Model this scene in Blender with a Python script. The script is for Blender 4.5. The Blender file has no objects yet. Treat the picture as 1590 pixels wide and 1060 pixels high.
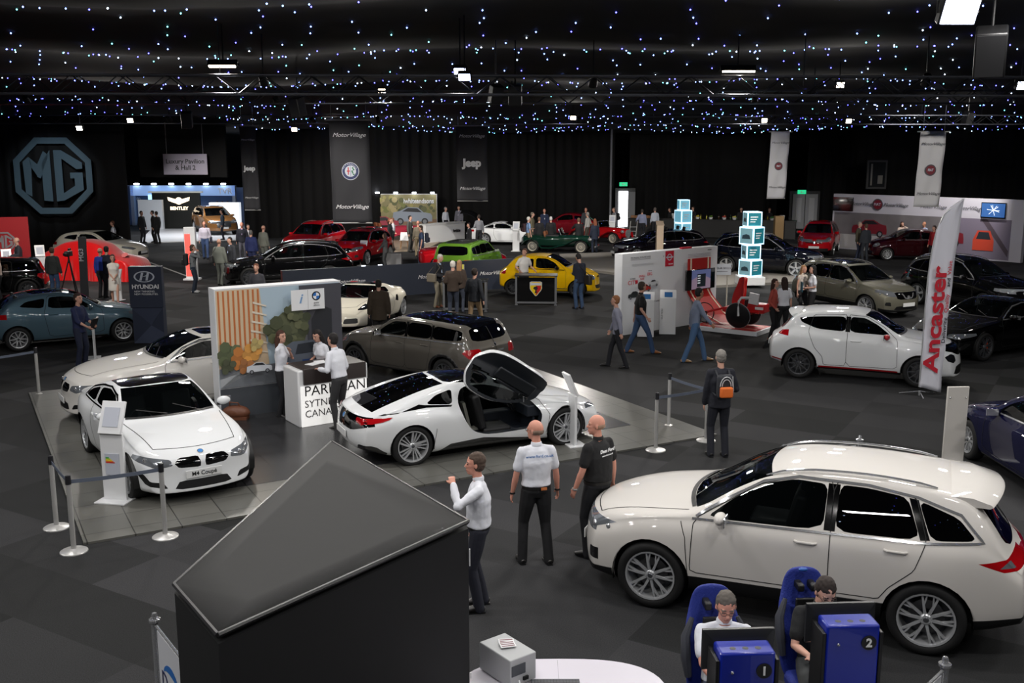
import bpy, bmesh, math, random
from mathutils import Vector, Matrix, noise
from mathutils.bvhtree import BVHTree
random.seed(7)
SC = bpy.context.scene
COL = SC.collection
PI = math.pi
R = math.radians
# ---------------------------------------------------------------- camera, world, exposure
CH, F, PITCH = 5.0, 1560.0, R(10.57)
cd = bpy.data.cameras.new('camera'); cam = bpy.data.objects.new('camera', cd); COL.objects.link(cam)
cd.sensor_width = 36; cd.lens = F / 1590 * 36; cd.clip_end = 300
cam.location = (0, 0, CH); cam.rotation_euler = (R(90) - PITCH, 0, 0)
SC.camera = cam
SC.view_settings.view_transform = 'Standard'; SC.view_settings.look = 'None'
SC.view_settings.exposure = 0.0; SC.view_settings.gamma = 1; SC.view_settings.use_curve_mapping = False
w = bpy.data.worlds.new('world'); SC.world = w; w.use_nodes = True
w.node_tree.nodes['Background'].inputs[0].default_value = (.016, .018, .024, 1)
w.node_tree.nodes['Background'].inputs[1].default_value = 1.0
SC.cycles.max_bounces = 6; SC.cycles.diffuse_bounces = 2; SC.cycles.glossy_bounces = 3
SC.cycles.transparent_max_bounces = 8; SC.cycles.transmission_bounces = 3
SC.cycles.sample_clamp_indirect = 4; SC.cycles.caustics_reflective = False; SC.cycles.caustics_refractive = False
SC.cycles.use_denoising = True

def area(x, y, z, sx, sy, power, col=(1, .97, .93), aim=None):
 l = bpy.data.lights.new('flood', 'AREA'); l.shape = 'RECTANGLE'; l.size = sx; l.size_y = sy
 l.energy = power; l.color = col
 o = bpy.data.objects.new('hall_flood', l); COL.objects.link(o); o.location = (x, y, z)
 if aim: o.rotation_euler = (Vector(aim) - Vector((x, y, z))).to_track_quat('-Z', 'Y').to_euler()
 return o
def spot(x, y, z, aim, power, ang=70, col=(1, .95, .88), rad=.12):
 l = bpy.data.lights.new('spot', 'SPOT'); l.energy = power; l.color = col; l.spot_size = R(ang); l.spot_blend = .6
 l.shadow_soft_size = rad
 o = bpy.data.objects.new('hall_spot', l); COL.objects.link(o); o.location = (x, y, z)
 o.rotation_euler = (Vector(aim) - Vector((x, y, z))).to_track_quat('-Z', 'Y').to_euler()
 return o
# floods hung under the roof above and around the balcony the photo was taken from
for yy, xs in ((1.5, (-9, 0, 9)), (6, (-12, -6.5, -1, 4.5, 11)), (10.5, (-13, -7.5, -2, 3.5, 9, 15)), (15.5, (-14, -8, -2.5, 3, 8.5, 14))):
 for xx in xs:
  area(xx + .6 * math.sin(yy * 3 + xx), yy, 7.45, 1.3, .17, 138, (1, .975, .945))

# ---------------------------------------------------------------- pixel -> place (1590 x 1060 frame)
def ray(px, py):
 dx, dy = (px - 795) / F, (530 - py) / F
 c, s = math.cos(PITCH), math.sin(PITCH)
 return Vector((dx, c + dy * s, -s + dy * c))
def G(px, py, z=0.0):
 r = ray(px, py); t = (z - CH) / r.z
 return Vector((r.x * t, r.y * t, z))
def P(px, py, Y):
 r = ray(px, py); t = Y / r.y
 return Vector((r.x * t, Y, CH + r.z * t))
# ---------------------------------------------------------------- materials
def lin(c):
 return tuple(((v / 255) / 12.92 if v / 255 <= .04045 else ((v / 255 + .055) / 1.055) ** 2.4) for v in c)
_M = {}
def mat(name, rgb, rough=.5, metal=0, coat=0, emit=0, ecol=None, bump=0, bscale=40, var=0, vscale=3, alpha=1, inside=None, spec=.5, sheen=0):
 if name in _M: return _M[name]
 m = bpy.data.materials.new(name); m.use_nodes = True; _M[name] = m
 nt = m.node_tree; N = nt.nodes; b = N['Principled BSDF']
 c = lin(rgb) + (1,)
 b.inputs['Base Color'].default_value = c; b.inputs['Roughness'].default_value = rough
 b.inputs['Metallic'].default_value = metal; b.inputs['Coat Weight'].default_value = coat
 b.inputs['Coat Roughness'].default_value = .03; b.inputs['Specular IOR Level'].default_value = spec
 if sheen: b.inputs['Sheen Weight'].default_value = sheen
 m.diffuse_color = c
 if name.startswith('paint'): b.inputs['Specular IOR Level'].default_value = .04; b.inputs['Metallic'].default_value = metal * (.35 if sum(rgb) < 130 else 1); b.inputs['Roughness'].default_value = .5; b.inputs['Coat Roughness'].default_value = .012
 if emit:
  b.inputs['Emission Color'].default_value = (lin(ecol or rgb) + (1,)); b.inputs['Emission Strength'].default_value = emit
  if emit > 30 or name.startswith('star'): m.cycles.emission_sampling = 'NONE'
 if var:
  t = N.new('ShaderNodeTexNoise'); t.inputs['Scale'].default_value = vscale; t.inputs['Detail'].default_value = 4
  co = N.new('ShaderNodeTexCoord'); nt.links.new(co.outputs['Object'], t.inputs['Vector'])
  mx = N.new('ShaderNodeMix'); mx.data_type = 'RGBA'
  mx.inputs[6].default_value = tuple(v * (1 - var) for v in c[:3]) + (1,); mx.inputs[7].default_value = tuple(min(1, v * (1 + var)) for v in c[:3]) + (1,)
  nt.links.new(t.outputs['Fac'], mx.inputs[0]); nt.links.new(mx.outputs[2], b.inputs['Base Color'])
 if bump:
  t = N.new('ShaderNodeTexNoise'); t.inputs['Scale'].default_value = bscale; t.inputs['Detail'].default_value = 3
  co = N.new('ShaderNodeTexCoord'); nt.links.new(co.outputs['Object'], t.inputs['Vector'])
  bp = N.new('ShaderNodeBump'); bp.inputs['Strength'].default_value = bump; bp.inputs['Distance'].default_value = .02
  nt.links.new(t.outputs['Fac'], bp.inputs['Height']); nt.links.new(bp.outputs[0], b.inputs['Normal'])
 out = N['Material Output']; last = b.outputs[0]
 if alpha < 1:
  tr = N.new('ShaderNodeBsdfTransparent'); tr.inputs[0].default_value = (.75, .8, .8, 1)
  mx = N.new('ShaderNodeMixShader'); mx.inputs[0].default_value = alpha
  nt.links.new(tr.outputs[0], mx.inputs[1]); nt.links.new(last, mx.inputs[2]); last = mx.outputs[0]
 if inside:          # painted outside, dark lining on the inner face of the shell
  g = N.new('ShaderNodeNewGeometry'); d = N.new('ShaderNodeBsdfDiffuse'); d.inputs[0].default_value = lin(inside) + (1,)
  mx = N.new('ShaderNodeMixShader'); nt.links.new(g.outputs['Backfacing'], mx.inputs[0])
  nt.links.new(last, mx.inputs[1]); nt.links.new(d.outputs[0], mx.inputs[2]); last = mx.outputs[0]
 nt.links.new(last, out.inputs[0])
 return m
def _p(name, rgb, metal=0, rough=.3): return mat('paint_' + name, rgb, rough, metal, coat=1, inside=(20, 20, 22))
black = mat('black_plastic', (16, 16, 17), .45)
gloss_black = mat('gloss_black', (8, 8, 9), .08, coat=1)
rubber = mat('tyre_rubber', (17, 17, 18), .75)
chrome = mat('chrome', (222, 224, 228), .10, .8)
steel = mat('brushed_steel', (205, 204, 202), .34, .55)
alloy = mat('alloy_silver', (200, 202, 205), .28, .5)
alloy_dark = mat('alloy_dark', (92, 94, 98), .28, .6)
glass = mat('car_glass', (6, 8, 9), .0, spec=.75, alpha=.66)
glass_dark = mat('privacy_glass', (4, 4, 5), .0, spec=.8)
lamp_clear = mat('lamp_clear', (150, 155, 162), .08, .6, coat=1)
lamp_dark = mat('lamp_dark', (38, 40, 46), .08, .5, coat=1)
lamp_red = mat('lamp_red', (165, 12, 20), .12, coat=1)
seam = mat('seam_dark', (22, 22, 23), .8)
white_gloss = mat('white_gloss', (225, 226, 228), .25)
white_panel = mat('white_panel', (222, 224, 228), .5)
white_text = mat('white_text', (235, 236, 238), .5)
black_text = mat('black_text', (22, 22, 24), .5)
interior = mat('car_interior', (30, 30, 32), .6)
# ---------------------------------------------------------------- tagging and objects
def tag(o, label=None, cat=None, group=None, kind=None):
 if label: o['label'] = label
 if cat: o['category'] = cat
 if group: o['group'] = group
 if kind: o['kind'] = kind
 return o
def link(name, data, parent=None, smooth=True):
 o = bpy.data.objects.new(name, data); COL.objects.link(o)
 if parent: o.parent = parent
 return o
def empty(name, label, cat, loc=(0, 0, 0), rz=0, group=None, kind=None):
 o = bpy.data.objects.new(name, None); COL.objects.link(o); o.location = loc; o.rotation_euler = (0, 0, rz)
 o.empty_display_size = .1
 return tag(o, label, cat, group, kind)
def dup(o, parent=None):
 c = o.copy(); COL.objects.link(c); c.parent = parent
 for ch in o.children: dup(ch, c)
 return c
def frame_from(d, up=(0, 0, 1)):
 d = Vector(d).normalized(); u = Vector(up)
 if abs(d.dot(u)) > .98: u = Vector((1, 0, 0))
 x = u.cross(d).normalized(); y = d.cross(x)
 return x, y, d
class MB:
 def __init__(s): s.v = []; s.f = []; s.m = []; s.mats = []; s.cur = 0; s.T = None
 def use(s, m):
  if m not in s.mats: s.mats.append(m)
  s.cur = s.mats.index(m); return s
 def av(s, p):
  p = Vector(p)
  if s.T is not None: p = s.T @ p
  s.v.append(p); return len(s.v) - 1
 def af(s, idx): s.f.append(tuple(idx)); s.m.append(s.cur)
 def quad(s, *pts): s.af([s.av(p) for p in pts])
 def box(s, c, d, rot=None, taper=1):
  c = Vector(c); i = []
  Rm = rot if rot is not None else Matrix.Identity(3)
  for z in (-1, 1):
   k = taper if z > 0 else 1
   for x, y in ((-1, -1), (1, -1), (1, 1), (-1, 1)):
    i.append(s.av(c + Rm @ Vector((x * d[0] / 2 * k, y * d[1] / 2 * k, z * d[2] / 2))))
  for q in ((3, 2, 1, 0), (4, 5, 6, 7), (0, 1, 5, 4), (1, 2, 6, 5), (2, 3, 7, 6), (3, 0, 4, 7)): s.af([i[k] for k in q])
  return s
 def tube(s, pts, rad, n=10, caps=True, flat=1, up=(0, 0, 1)):
  pts = [Vector(p) for p in pts]; rings = []
  if not hasattr(rad, '__len__'): rad = [rad] * len(pts)
  px = None
  for k, p in enumerate(pts):
   d = (pts[min(k + 1, len(pts) - 1)] - pts[max(k - 1, 0)])
   x, y, d_ = frame_from(d, up)
   if px is not None:
    q_ = px - d_ * px.dot(d_)
    if q_.length > .1: x = q_.normalized(); y = d_.cross(x)
   px = x
   rings.append([s.av(p + x * math.cos(a) * rad[k] + y * math.sin(a) * rad[k] * flat) for a in (2 * PI * q / n for q in range(n))])
  for a, b in zip(rings, rings[1:]):
   for q in range(n): s.af((a[q], a[(q + 1) % n], b[(q + 1) % n], b[q]))
  if caps: s.af(rings[0][::-1]); s.af(rings[-1])
  return s
 def rings(s, rs, caps=True):       # rs: list of closed rings of points
  R_ = [[s.av(p) for p in r] for r in rs]; n = len(R_[0])
  for a, b in zip(R_, R_[1:]):
   for q in range(n): s.af((a[q], a[(q + 1) % n], b[(q + 1) % n], b[q]))
  if caps: s.af(R_[0][::-1]); s.af(R_[-1])
  return s
 def lathe(s, prof, c=(0, 0, 0), axis='z', n=24, arc=(0, 2 * PI), closed=True):
  c = Vector(c); full = arc[1] - arc[0] > 6.28; m = n if full else n + 1; rr = []
  for q in range(m):
   a = arc[0] + (arc[1] - arc[0]) * q / n; ca, sa = math.cos(a), math.sin(a); r_ = []
   for (r, h) in prof:
    p = (r * ca, r * sa, h) if axis == 'z' else ((r * ca, h, r * sa) if axis == 'y' else (h, r * ca, r * sa))
    r_.append(s.av(c + Vector(p)))
   rr.append(r_)
  for q in range(n):
   a, b = rr[q], rr[(q + 1) % m]
   for k in range(len(prof) - 1):
    s.af((a[k], b[k], b[k + 1], a[k + 1]) if axis != 'y' else (a[k + 1], b[k + 1], b[k], a[k]))
  return s
 def ell(s, c, r, rot=None, n=12, m=8):
  c = Vector(c); Rm = rot if rot is not None else Matrix.Identity(3)
  if not hasattr(r, '__len__'): r = (r, r, r)
  top = s.av(c + Rm @ Vector((0, 0, r[2]))); bot = s.av(c + Rm @ Vector((0, 0, -r[2]))); rr = []
  for k in range(1, m):
   t = PI * k / m
   rr.append([s.av(c + Rm @ Vector((r[0] * math.sin(t) * math.cos(a), r[1] * math.sin(t) * math.sin(a), r[2] * math.cos(t)))) for a in (2 * PI * q / n for q in range(n))])
  for q in range(n):
   s.af((top, rr[0][q], rr[0][(q + 1) % n])); s.af((bot, rr[-1][(q + 1) % n], rr[-1][q]))
   for k in range(m - 2): s.af((rr[k][q], rr[k + 1][q], rr[k + 1][(q + 1) % n], rr[k][(q + 1) % n]))
  return s
 def prism(s, poly, o, ax, ay, az, depth):   # poly (a,b) in axes ax, ay; thickness along az
  o, ax, ay, az = Vector(o), Vector(ax), Vector(ay), Vector(az)
  A = [s.av(o + ax * p[0] + ay * p[1]) for p in poly]; n = len(A)
  if depth == 0: s.af(A); return s
  B = [s.av(o + ax * p[0] + ay * p[1] + az * depth) for p in poly]
  flip = ax.cross(ay).dot(az) * depth > 0
  area2 = sum(poly[i][0] * poly[(i + 1) % n][1] - poly[(i + 1) % n][0] * poly[i][1] for i in range(n))
  if area2 < 0: flip = not flip
  s.af(A[::-1] if flip else A); s.af(B if flip else B[::-1])
  for q in range(n):
   f = (A[q], A[(q + 1) % n], B[(q + 1) % n], B[q]); s.af(f if flip else f[::-1])
  return s
 def mesh(s, name, smooth=True, sharp=35):
  me = bpy.data.meshes.new(name); me.from_pydata([tuple(p) for p in s.v], [], s.f)
  for m in s.mats: me.materials.append(m)
  me.polygons.foreach_set('material_index', s.m)
  if smooth:
   me.polygons.foreach_set('use_smooth', [True] * len(me.polygons)); me.set_sharp_from_angle(angle=R(sharp))
  me.update(); return me
 def build(s, name, m=None, parent=None, smooth=True, bevel=0, sharp=35, seg=2):
  if m is not None: s.mats = [m]; s.m = [0] * len(s.f)
  o = link(name, s.mesh(name, smooth, sharp), parent)
  if bevel:
   b = o.modifiers.new('edge', 'BEVEL'); b.width = bevel; b.segments = seg; b.limit_method = 'ANGLE'; b.angle_limit = R(40)
  return o
def Rz(a): return Matrix.Rotation(a, 3, 'Z')
def Rx(a): return Matrix.Rotation(a, 3, 'X')
def Ry(a): return Matrix.Rotation(a, 3, 'Y')
def struct(o, label=None): o['kind'] = 'structure'; return o
def bake(mb, mods, name='baked', mats=None, smooth=True):
 me = mb.mesh(name, smooth=False) if isinstance(mb, MB) else mb
 t = bpy.data.objects.new('tmp', me); COL.objects.link(t)
 for typ, kw in mods:
  q = t.modifiers.new(typ, typ)
  for k, v_ in kw.items(): setattr(q, k, v_)
 bpy.context.view_layer.update()
 dg = bpy.context.evaluated_depsgraph_get()
 r = bpy.data.meshes.new_from_object(t.evaluated_get(dg))
 bpy.data.objects.remove(t); bpy.data.meshes.remove(me)
 r.name = name
 if mats is not None:
  r.materials.clear()
  for m in mats: r.materials.append(m)
 if smooth: r.polygons.foreach_set('use_smooth', [True] * len(r.polygons))
 return r
def text(s, size, m, parent, loc, rot=(PI / 2, 0, 0), align='CENTER', depth=.002, name='lettering', sx=1, bold=0, shear=0, space=1):
 c = bpy.data.curves.new(name, 'FONT'); c.body = s; c.size = size; c.align_x = align; c.align_y = 'CENTER'
 c.extrude = depth; c.offset = bold; c.shear = shear; c.space_character = space; c.resolution_u = 3; c.materials.append(m)
 t_ = bpy.data.objects.new('tmp', c); COL.objects.link(t_); bpy.context.view_layer.update()
 me = bpy.data.meshes.new_from_object(t_.evaluated_get(bpy.context.evaluated_depsgraph_get()))
 bpy.data.objects.remove(t_); bpy.data.curves.remove(c); me.name = name
 o = link(name, me, parent); o.location = loc; o.rotation_euler = rot; o.scale = (sx, 1, 1)
 return o
# ================================================================ cars
def pchip(pts):
 xs = [p[0] for p in pts]; ys = [p[1] for p in pts]; n = len(xs)
 h = [xs[i + 1] - xs[i] for i in range(n - 1)]; d = [(ys[i + 1] - ys[i]) / h[i] for i in range(n - 1)]
 m = [0] * n; m[0] = d[0]; m[-1] = d[-1]
 for i in range(1, n - 1):
  if d[i - 1] * d[i] > 0:
   w1 = 2 * h[i] + h[i - 1]; w2 = h[i] + 2 * h[i - 1]; m[i] = (w1 + w2) / (w1 / d[i - 1] + w2 / d[i])
 def f(x):
  if x <= xs[0]: return ys[0]
  if x >= xs[-1]: return ys[-1]
  i = 0
  while x > xs[i + 1]: i += 1
  t = (x - xs[i]) / h[i]
  return ((2 * t ** 3 - 3 * t * t + 1) * ys[i] + (t ** 3 - 2 * t * t + t) * h[i] * m[i] + (-2 * t ** 3 + 3 * t * t) * ys[i + 1] + (t ** 3 - t * t) * h[i] * m[i + 1])
 return f
def chaikin(p, n=1, r=.25, closed=True):
 for _ in range(n):
  q = []
  N = len(p)
  for i in range(N if closed else N - 1):
   a, b = p[i], p[(i + 1) % N]
   q.append((a[0] + (b[0] - a[0]) * r, a[1] + (b[1] - a[1]) * r)); q.append((a[0] + (b[0] - a[0]) * (1 - r), a[1] + (b[1] - a[1]) * (1 - r)))
  if not closed: q = [p[0]] + q[1:-1] + [p[-1]]
  p = q
 return p
def inpoly(x, y, P_):
 c = False; n = len(P_)
 for i in range(n):
  x1, y1 = P_[i]; x2, y2 = P_[i - 1]
  if (y1 > y) != (y2 > y) and x < (x2 - x1) * (y - y1) / (y2 - y1) + x1: c = not c
 return c
AX = {'side': (0, 2), 'top': (0, 1), 'front': (1, 2)}
def carve(bm, poly, proj, pred):
 a_, b_ = AX[proj]; third = 3 - a_ - b_
 lo = (min(p[0] for p in poly), min(p[1] for p in poly)); hi = (max(p[0] for p in poly), max(p[1] for p in poly))
 def bb(f, l, h):
  us = [v.co[a_] for v in f.verts]; vs = [v.co[b_] for v in f.verts]
  return max(us) >= l[0] and min(us) <= h[0] and max(vs) >= l[1] and min(vs) <= h[1]
 cand = {f for f in bm.faces if pred(f) and bb(f, lo, hi)}
 n = len(poly)
 for i in range(n):
  p, q = poly[i], poly[(i + 1) % n]
  dx, dy = q[0] - p[0], q[1] - p[1]
  if abs(dx) + abs(dy) < 1e-5: continue
  co = [0, 0, 0]; co[a_], co[b_] = p; no = [0, 0, 0]; no[a_], no[b_] = -dy, dx
  l = (min(p[0], q[0]) - .004, min(p[1], q[1]) - .004); h = (max(p[0], q[0]) + .004, max(p[1], q[1]) + .004)
  sel = [f for f in cand if f.is_valid and bb(f, l, h)]
  if not sel: continue
  g = set(sel)
  for f in sel: g.update(f.edges); g.update(f.verts)
  r = bmesh.ops.bisect_plane(bm, geom=list(g), dist=1e-5, plane_co=co, plane_no=no)
  cand = {f for f in cand if f.is_valid}
  for e in r['geom_cut']:
   for f in e.link_faces:
    if pred(f): cand.add(f)
 out = []
 for f in cand:
  if f.is_valid:
   c = f.calc_center_median()
   if inpoly(c[a_], c[b_], poly): out.append(f)
 return out
def extract(bm, faces, name, m, parent, off=0, thick=0, kids=None):
 idx = {}; vs = []; fs = []
 bm.normal_update()
 for f in faces:
  r = []
  for v in f.verts:
   if v.index not in idx or idx[v.index][0] is not v:
    pass
   k = id(v)
   k = (round(v.co.x, 5), round(v.co.y, 5), round(v.co.z, 5))
   if k not in idx: idx[k] = len(vs); vs.append(v.co + v.normal * off)
   r.append(idx[k])
  if len(set(r)) > 2: fs.append(r)
 if not fs: return None
 me = bpy.data.meshes.new(name); me.from_pydata([tuple(v) for v in vs], [], fs); me.materials.append(m)
 me.polygons.foreach_set('use_smooth', [True] * len(fs)); me.update()
 bmesh.ops.delete(bm, geom=list(faces), context='FACES')
 o = link(name, me, parent)
 if thick:
  s = o.modifiers.new('t', 'SOLIDIFY'); s.thickness = thick; s.offset = -1
 return o
def resample(p, d, closed=False):
 q = list(p) + ([p[0]] if closed else []); out = [q[0]]
 for a, b in zip(q, q[1:]):
  L_ = math.hypot(b[0] - a[0], b[1] - a[1]); k = max(1, int(L_ / d))
  out += [(a[0] + (b[0] - a[0]) * t / k, a[1] + (b[1] - a[1]) * t / k) for t in range(1, k + 1)]
 return out
def hit(bvh, proj, u, v, sgn):
 if proj == 'side': o, d = Vector((u, 3 * sgn, v)), Vector((0, -sgn, 0))
 elif proj == 'top': o, d = Vector((u, v, 4)), Vector((0, 0, -1))
 else: o, d = Vector((7 * sgn, u, v)), Vector((-sgn, 0, 0))
 r = bvh.ray_cast(o, d)
 return (r[0], r[1]) if r[0] is not None else (None, None)
def ribbon(mb, bvh, pts, wd, proj='side', sgn=1, off=.003, closed=False):
 q = resample(pts, .04, closed); prev = None; N = len(q)
 for i, p in enumerate(q):
  a = q[i - 1] if i > 0 else (q[-2] if closed else q[0]); b = q[i + 1] if i < N - 1 else (q[1] if closed else q[-1])
  dx, dy = b[0] - a[0], b[1] - a[1]; l = math.hypot(dx, dy) or 1; nx, ny = -dy / l * wd / 2, dx / l * wd / 2
  h1, n1 = hit(bvh, proj, p[0] + nx, p[1] + ny, sgn); h2, n2 = hit(bvh, proj, p[0] - nx, p[1] - ny, sgn)
  cur = None
  if h1 is not None and h2 is not None and (h1 - h2).length < wd * 4 + .05:
   cur = (mb.av(h1 + n1 * off), mb.av(h2 + n2 * off))
  if prev and cur:
   f = (prev[0], prev[1], cur[1], cur[0]); mb.af(f if sgn > 0 else f[::-1])
  prev = cur
def decal(mb, bvh, poly, proj='front', sgn=-1, off=.006, step=.03):
 """a thin plate that follows the body: grid cells of the polygon projected on the surface"""
 lo = (min(p[0] for p in poly), min(p[1] for p in poly)); hi = (max(p[0] for p in poly), max(p[1] for p in poly))
 nu = max(2, int((hi[0] - lo[0]) / step)); nv = max(2, int((hi[1] - lo[1]) / step))
 rows = []
 for j in range(nv + 1):
  v = lo[1] + (hi[1] - lo[1]) * (.001 + .998 * j / nv); xs = []
  for i in range(len(poly)):
   p, q = poly[i], poly[i - 1]
   if (p[1] > v) != (q[1] > v): xs.append(p[0] + (q[0] - p[0]) * (v - p[1]) / (q[1] - p[1]))
  if len(xs) < 2: continue
  a, b = min(xs), max(xs); row = []
  for i in range(nu + 1):
   h_, n_ = hit(bvh, proj, a + (b - a) * i / nu, v, sgn)
   row.append(mb.av(h_ + n_ * off) if h_ is not None else None)
  rows.append(row)
 for r1, r2 in zip(rows, rows[1:]):
  for i in range(nu):
   f = (r1[i], r1[i + 1], r2[i + 1], r2[i])
   if None not in f: mb.af(f)
DEF = dict(bow=.30, bowr=.22, crown=.055, tum=.42, sh=.045, rise=.0, tuck=.10, fade=1.1, fader=.9, flare=.02, lvl=2, rw=.33, clad=None,
           nose=[(0, .10), (.35, .02), (.55, 0), (.8, .04), (1.1, .1)], tail=[(0, .12), (.4, .0), (.7, 0), (1.1, .06), (1.5, .1)], rim='v5', rimcol=None, archgap=.05)
def body_cage(S_):
 S = dict(DEF); S.update(S_)
 L, W = S['L'], S['W'] / 2
 zt, zs, zb, wp = pchip(S['top']), pchip(S['belt']), pchip(S['bot']), pchip(S['plan'])
 nose, tail = pchip(S['nose']), pchip(S['tail'])
 cp = pchip(S['crownp']) if 'crownp' in S else (lambda x: S['crown'])
 xs = [0, .035, .12]; x = .25
 while x < L - .2: xs.append(x); x += (L - .45) / round((L - .45) / .17)
 xs += [L - .12, L - .035, L]
 XF, XR = S['wf'], S['wr_']
 def B(X): return (S['bow'] * max(0, 1 - X / 1.5) ** 2 + S.get('bowm', .10) * math.exp(-((X - S['cowl']) / .7) ** 2)) - S['bowr'] * max(0, 1 - (L - X) / 1.3) ** 2
 fr = [.14, .42, .72, 1.0]
 def place(X, y, z):
  q = min(1.2, abs(y) / W)
  dx = B(X) * q ** 2.4
  dx += nose(z) * max(0, 1 - X / S['fade']) ** 1.5
  dx -= tail(z) * max(0, 1 - (L - X) / S['fader']) ** 1.5
  return Vector((X + dx, y, z))
 rings = []
 for X in xs:
  w_, t, s, b = wp(X), zt(X), zs(X), zb(X)
  cr = cp(X); s = min(s, t - cr - .03); zc = max(t - cr, s + .03)
  fl = S['flare'] * (math.exp(-((X - XF) / .42) ** 4) + math.exp(-((X - XR) / .42) ** 4))
  wsh = w_ - S['sh']; wc = wsh - .015 - S['tum'] * max(0, zc - s - .04)
  H_ = s - b
  side = [(w_ - S['tuck'], b), (w_ - .035, b + .05), (w_ + fl * .8 - .012, b + .28 * H_), (w_ + fl - S.get('waist', 0), b + .62 * H_), (w_ + fl * .5 - .008, s - .10 * H_ - .01),
    (wsh, s), (wsh * .52 + wc * .48 + .006, s + .5 * (zc - s)), (wc + .012, zc - min(.03, .25 * (zc - s))), (wc - .03, zc + .012)]
  wcc = side[-1][0]; zcc = side[-1][1]; cr2 = t - zcc
  top = [(wcc * (1 - f_), zcc + cr2 * (1 - (1 - f_) ** 2.2)) for f_ in fr]
  bot = [(side[0][0] * (1 - f_), b) for f_ in fr]
  rings.append((side, top, bot))
 V = []; Fc = []; Mi = []
 def add(p): V.append(p); return len(V) - 1
 cols = []
 for X, (side, top, bot) in zip(xs, rings):
  cols.append(([add(place(X, *p)) for p in side], [add(place(X, *p)) for p in top], [add(place(X, *p)) for p in bot]))
 def face(*f_, m): Fc.append(f_); Mi.append(m)
 for (s0, t0, b0), (s1, t1, b1) in zip(cols, cols[1:]):
  for k in range(len(s0) - 1): face(s0[k], s0[k + 1], s1[k + 1], s1[k], m=1)
  T0, T1 = [s0[-1]] + t0, [s1[-1]] + t1; B0, B1 = [s0[0]] + b0, [s1[0]] + b1
  for k in range(4):
   face(T0[k], T0[k + 1], T1[k + 1], T1[k], m=0); face(B0[k], B1[k], B1[k + 1], B0[k + 1], m=4)
 for end, ci in ((0, 0), (1, -1)):
  side, top, bot = rings[ci]; sI, tI, bI = cols[ci]; X = xs[ci]; ns = len(side)
  grid = [[sI[0]] + bI]
  zc0 = side[-1][1]; crn = top[-1][1] - zc0
  for k in range(1, ns - 1):
   row = [sI[k]]
   for f_ in fr: row.append(add(place(X, side[k][0] * (1 - f_), side[k][1] + crn * (k / (ns - 1)) ** 2 * (1 - (1 - f_) ** 2.2))))
   grid.append(row)
  grid.append([sI[-1]] + tI)
  for r0, r1 in zip(grid, grid[1:]):
   for k in range(4):
    f_ = (r0[k], r0[k + 1], r1[k + 1], r1[k])
    face(*(f_ if end == 0 else f_[::-1]), m=2 + end)
 n = len(V)
 V2 = [Vector((p.x, -p.y, p.z)) for p in V]
 F2 = [tuple(i + n for i in f_[::-1]) for f_ in Fc]
 me = bpy.data.meshes.new('cage'); me.from_pydata([tuple(p) for p in V + V2], [], Fc + F2)
 for k in range(5): me.materials.append(black)
 me.polygons.foreach_set('material_index', Mi + Mi)
 bm = bmesh.new(); bm.from_mesh(me); bmesh.ops.remove_doubles(bm, verts=bm.verts, dist=1e-4)
 bmesh.ops.recalc_face_normals(bm, faces=bm.faces); bm.to_mesh(me); bm.free()
 return me
RIMS = {}
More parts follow.
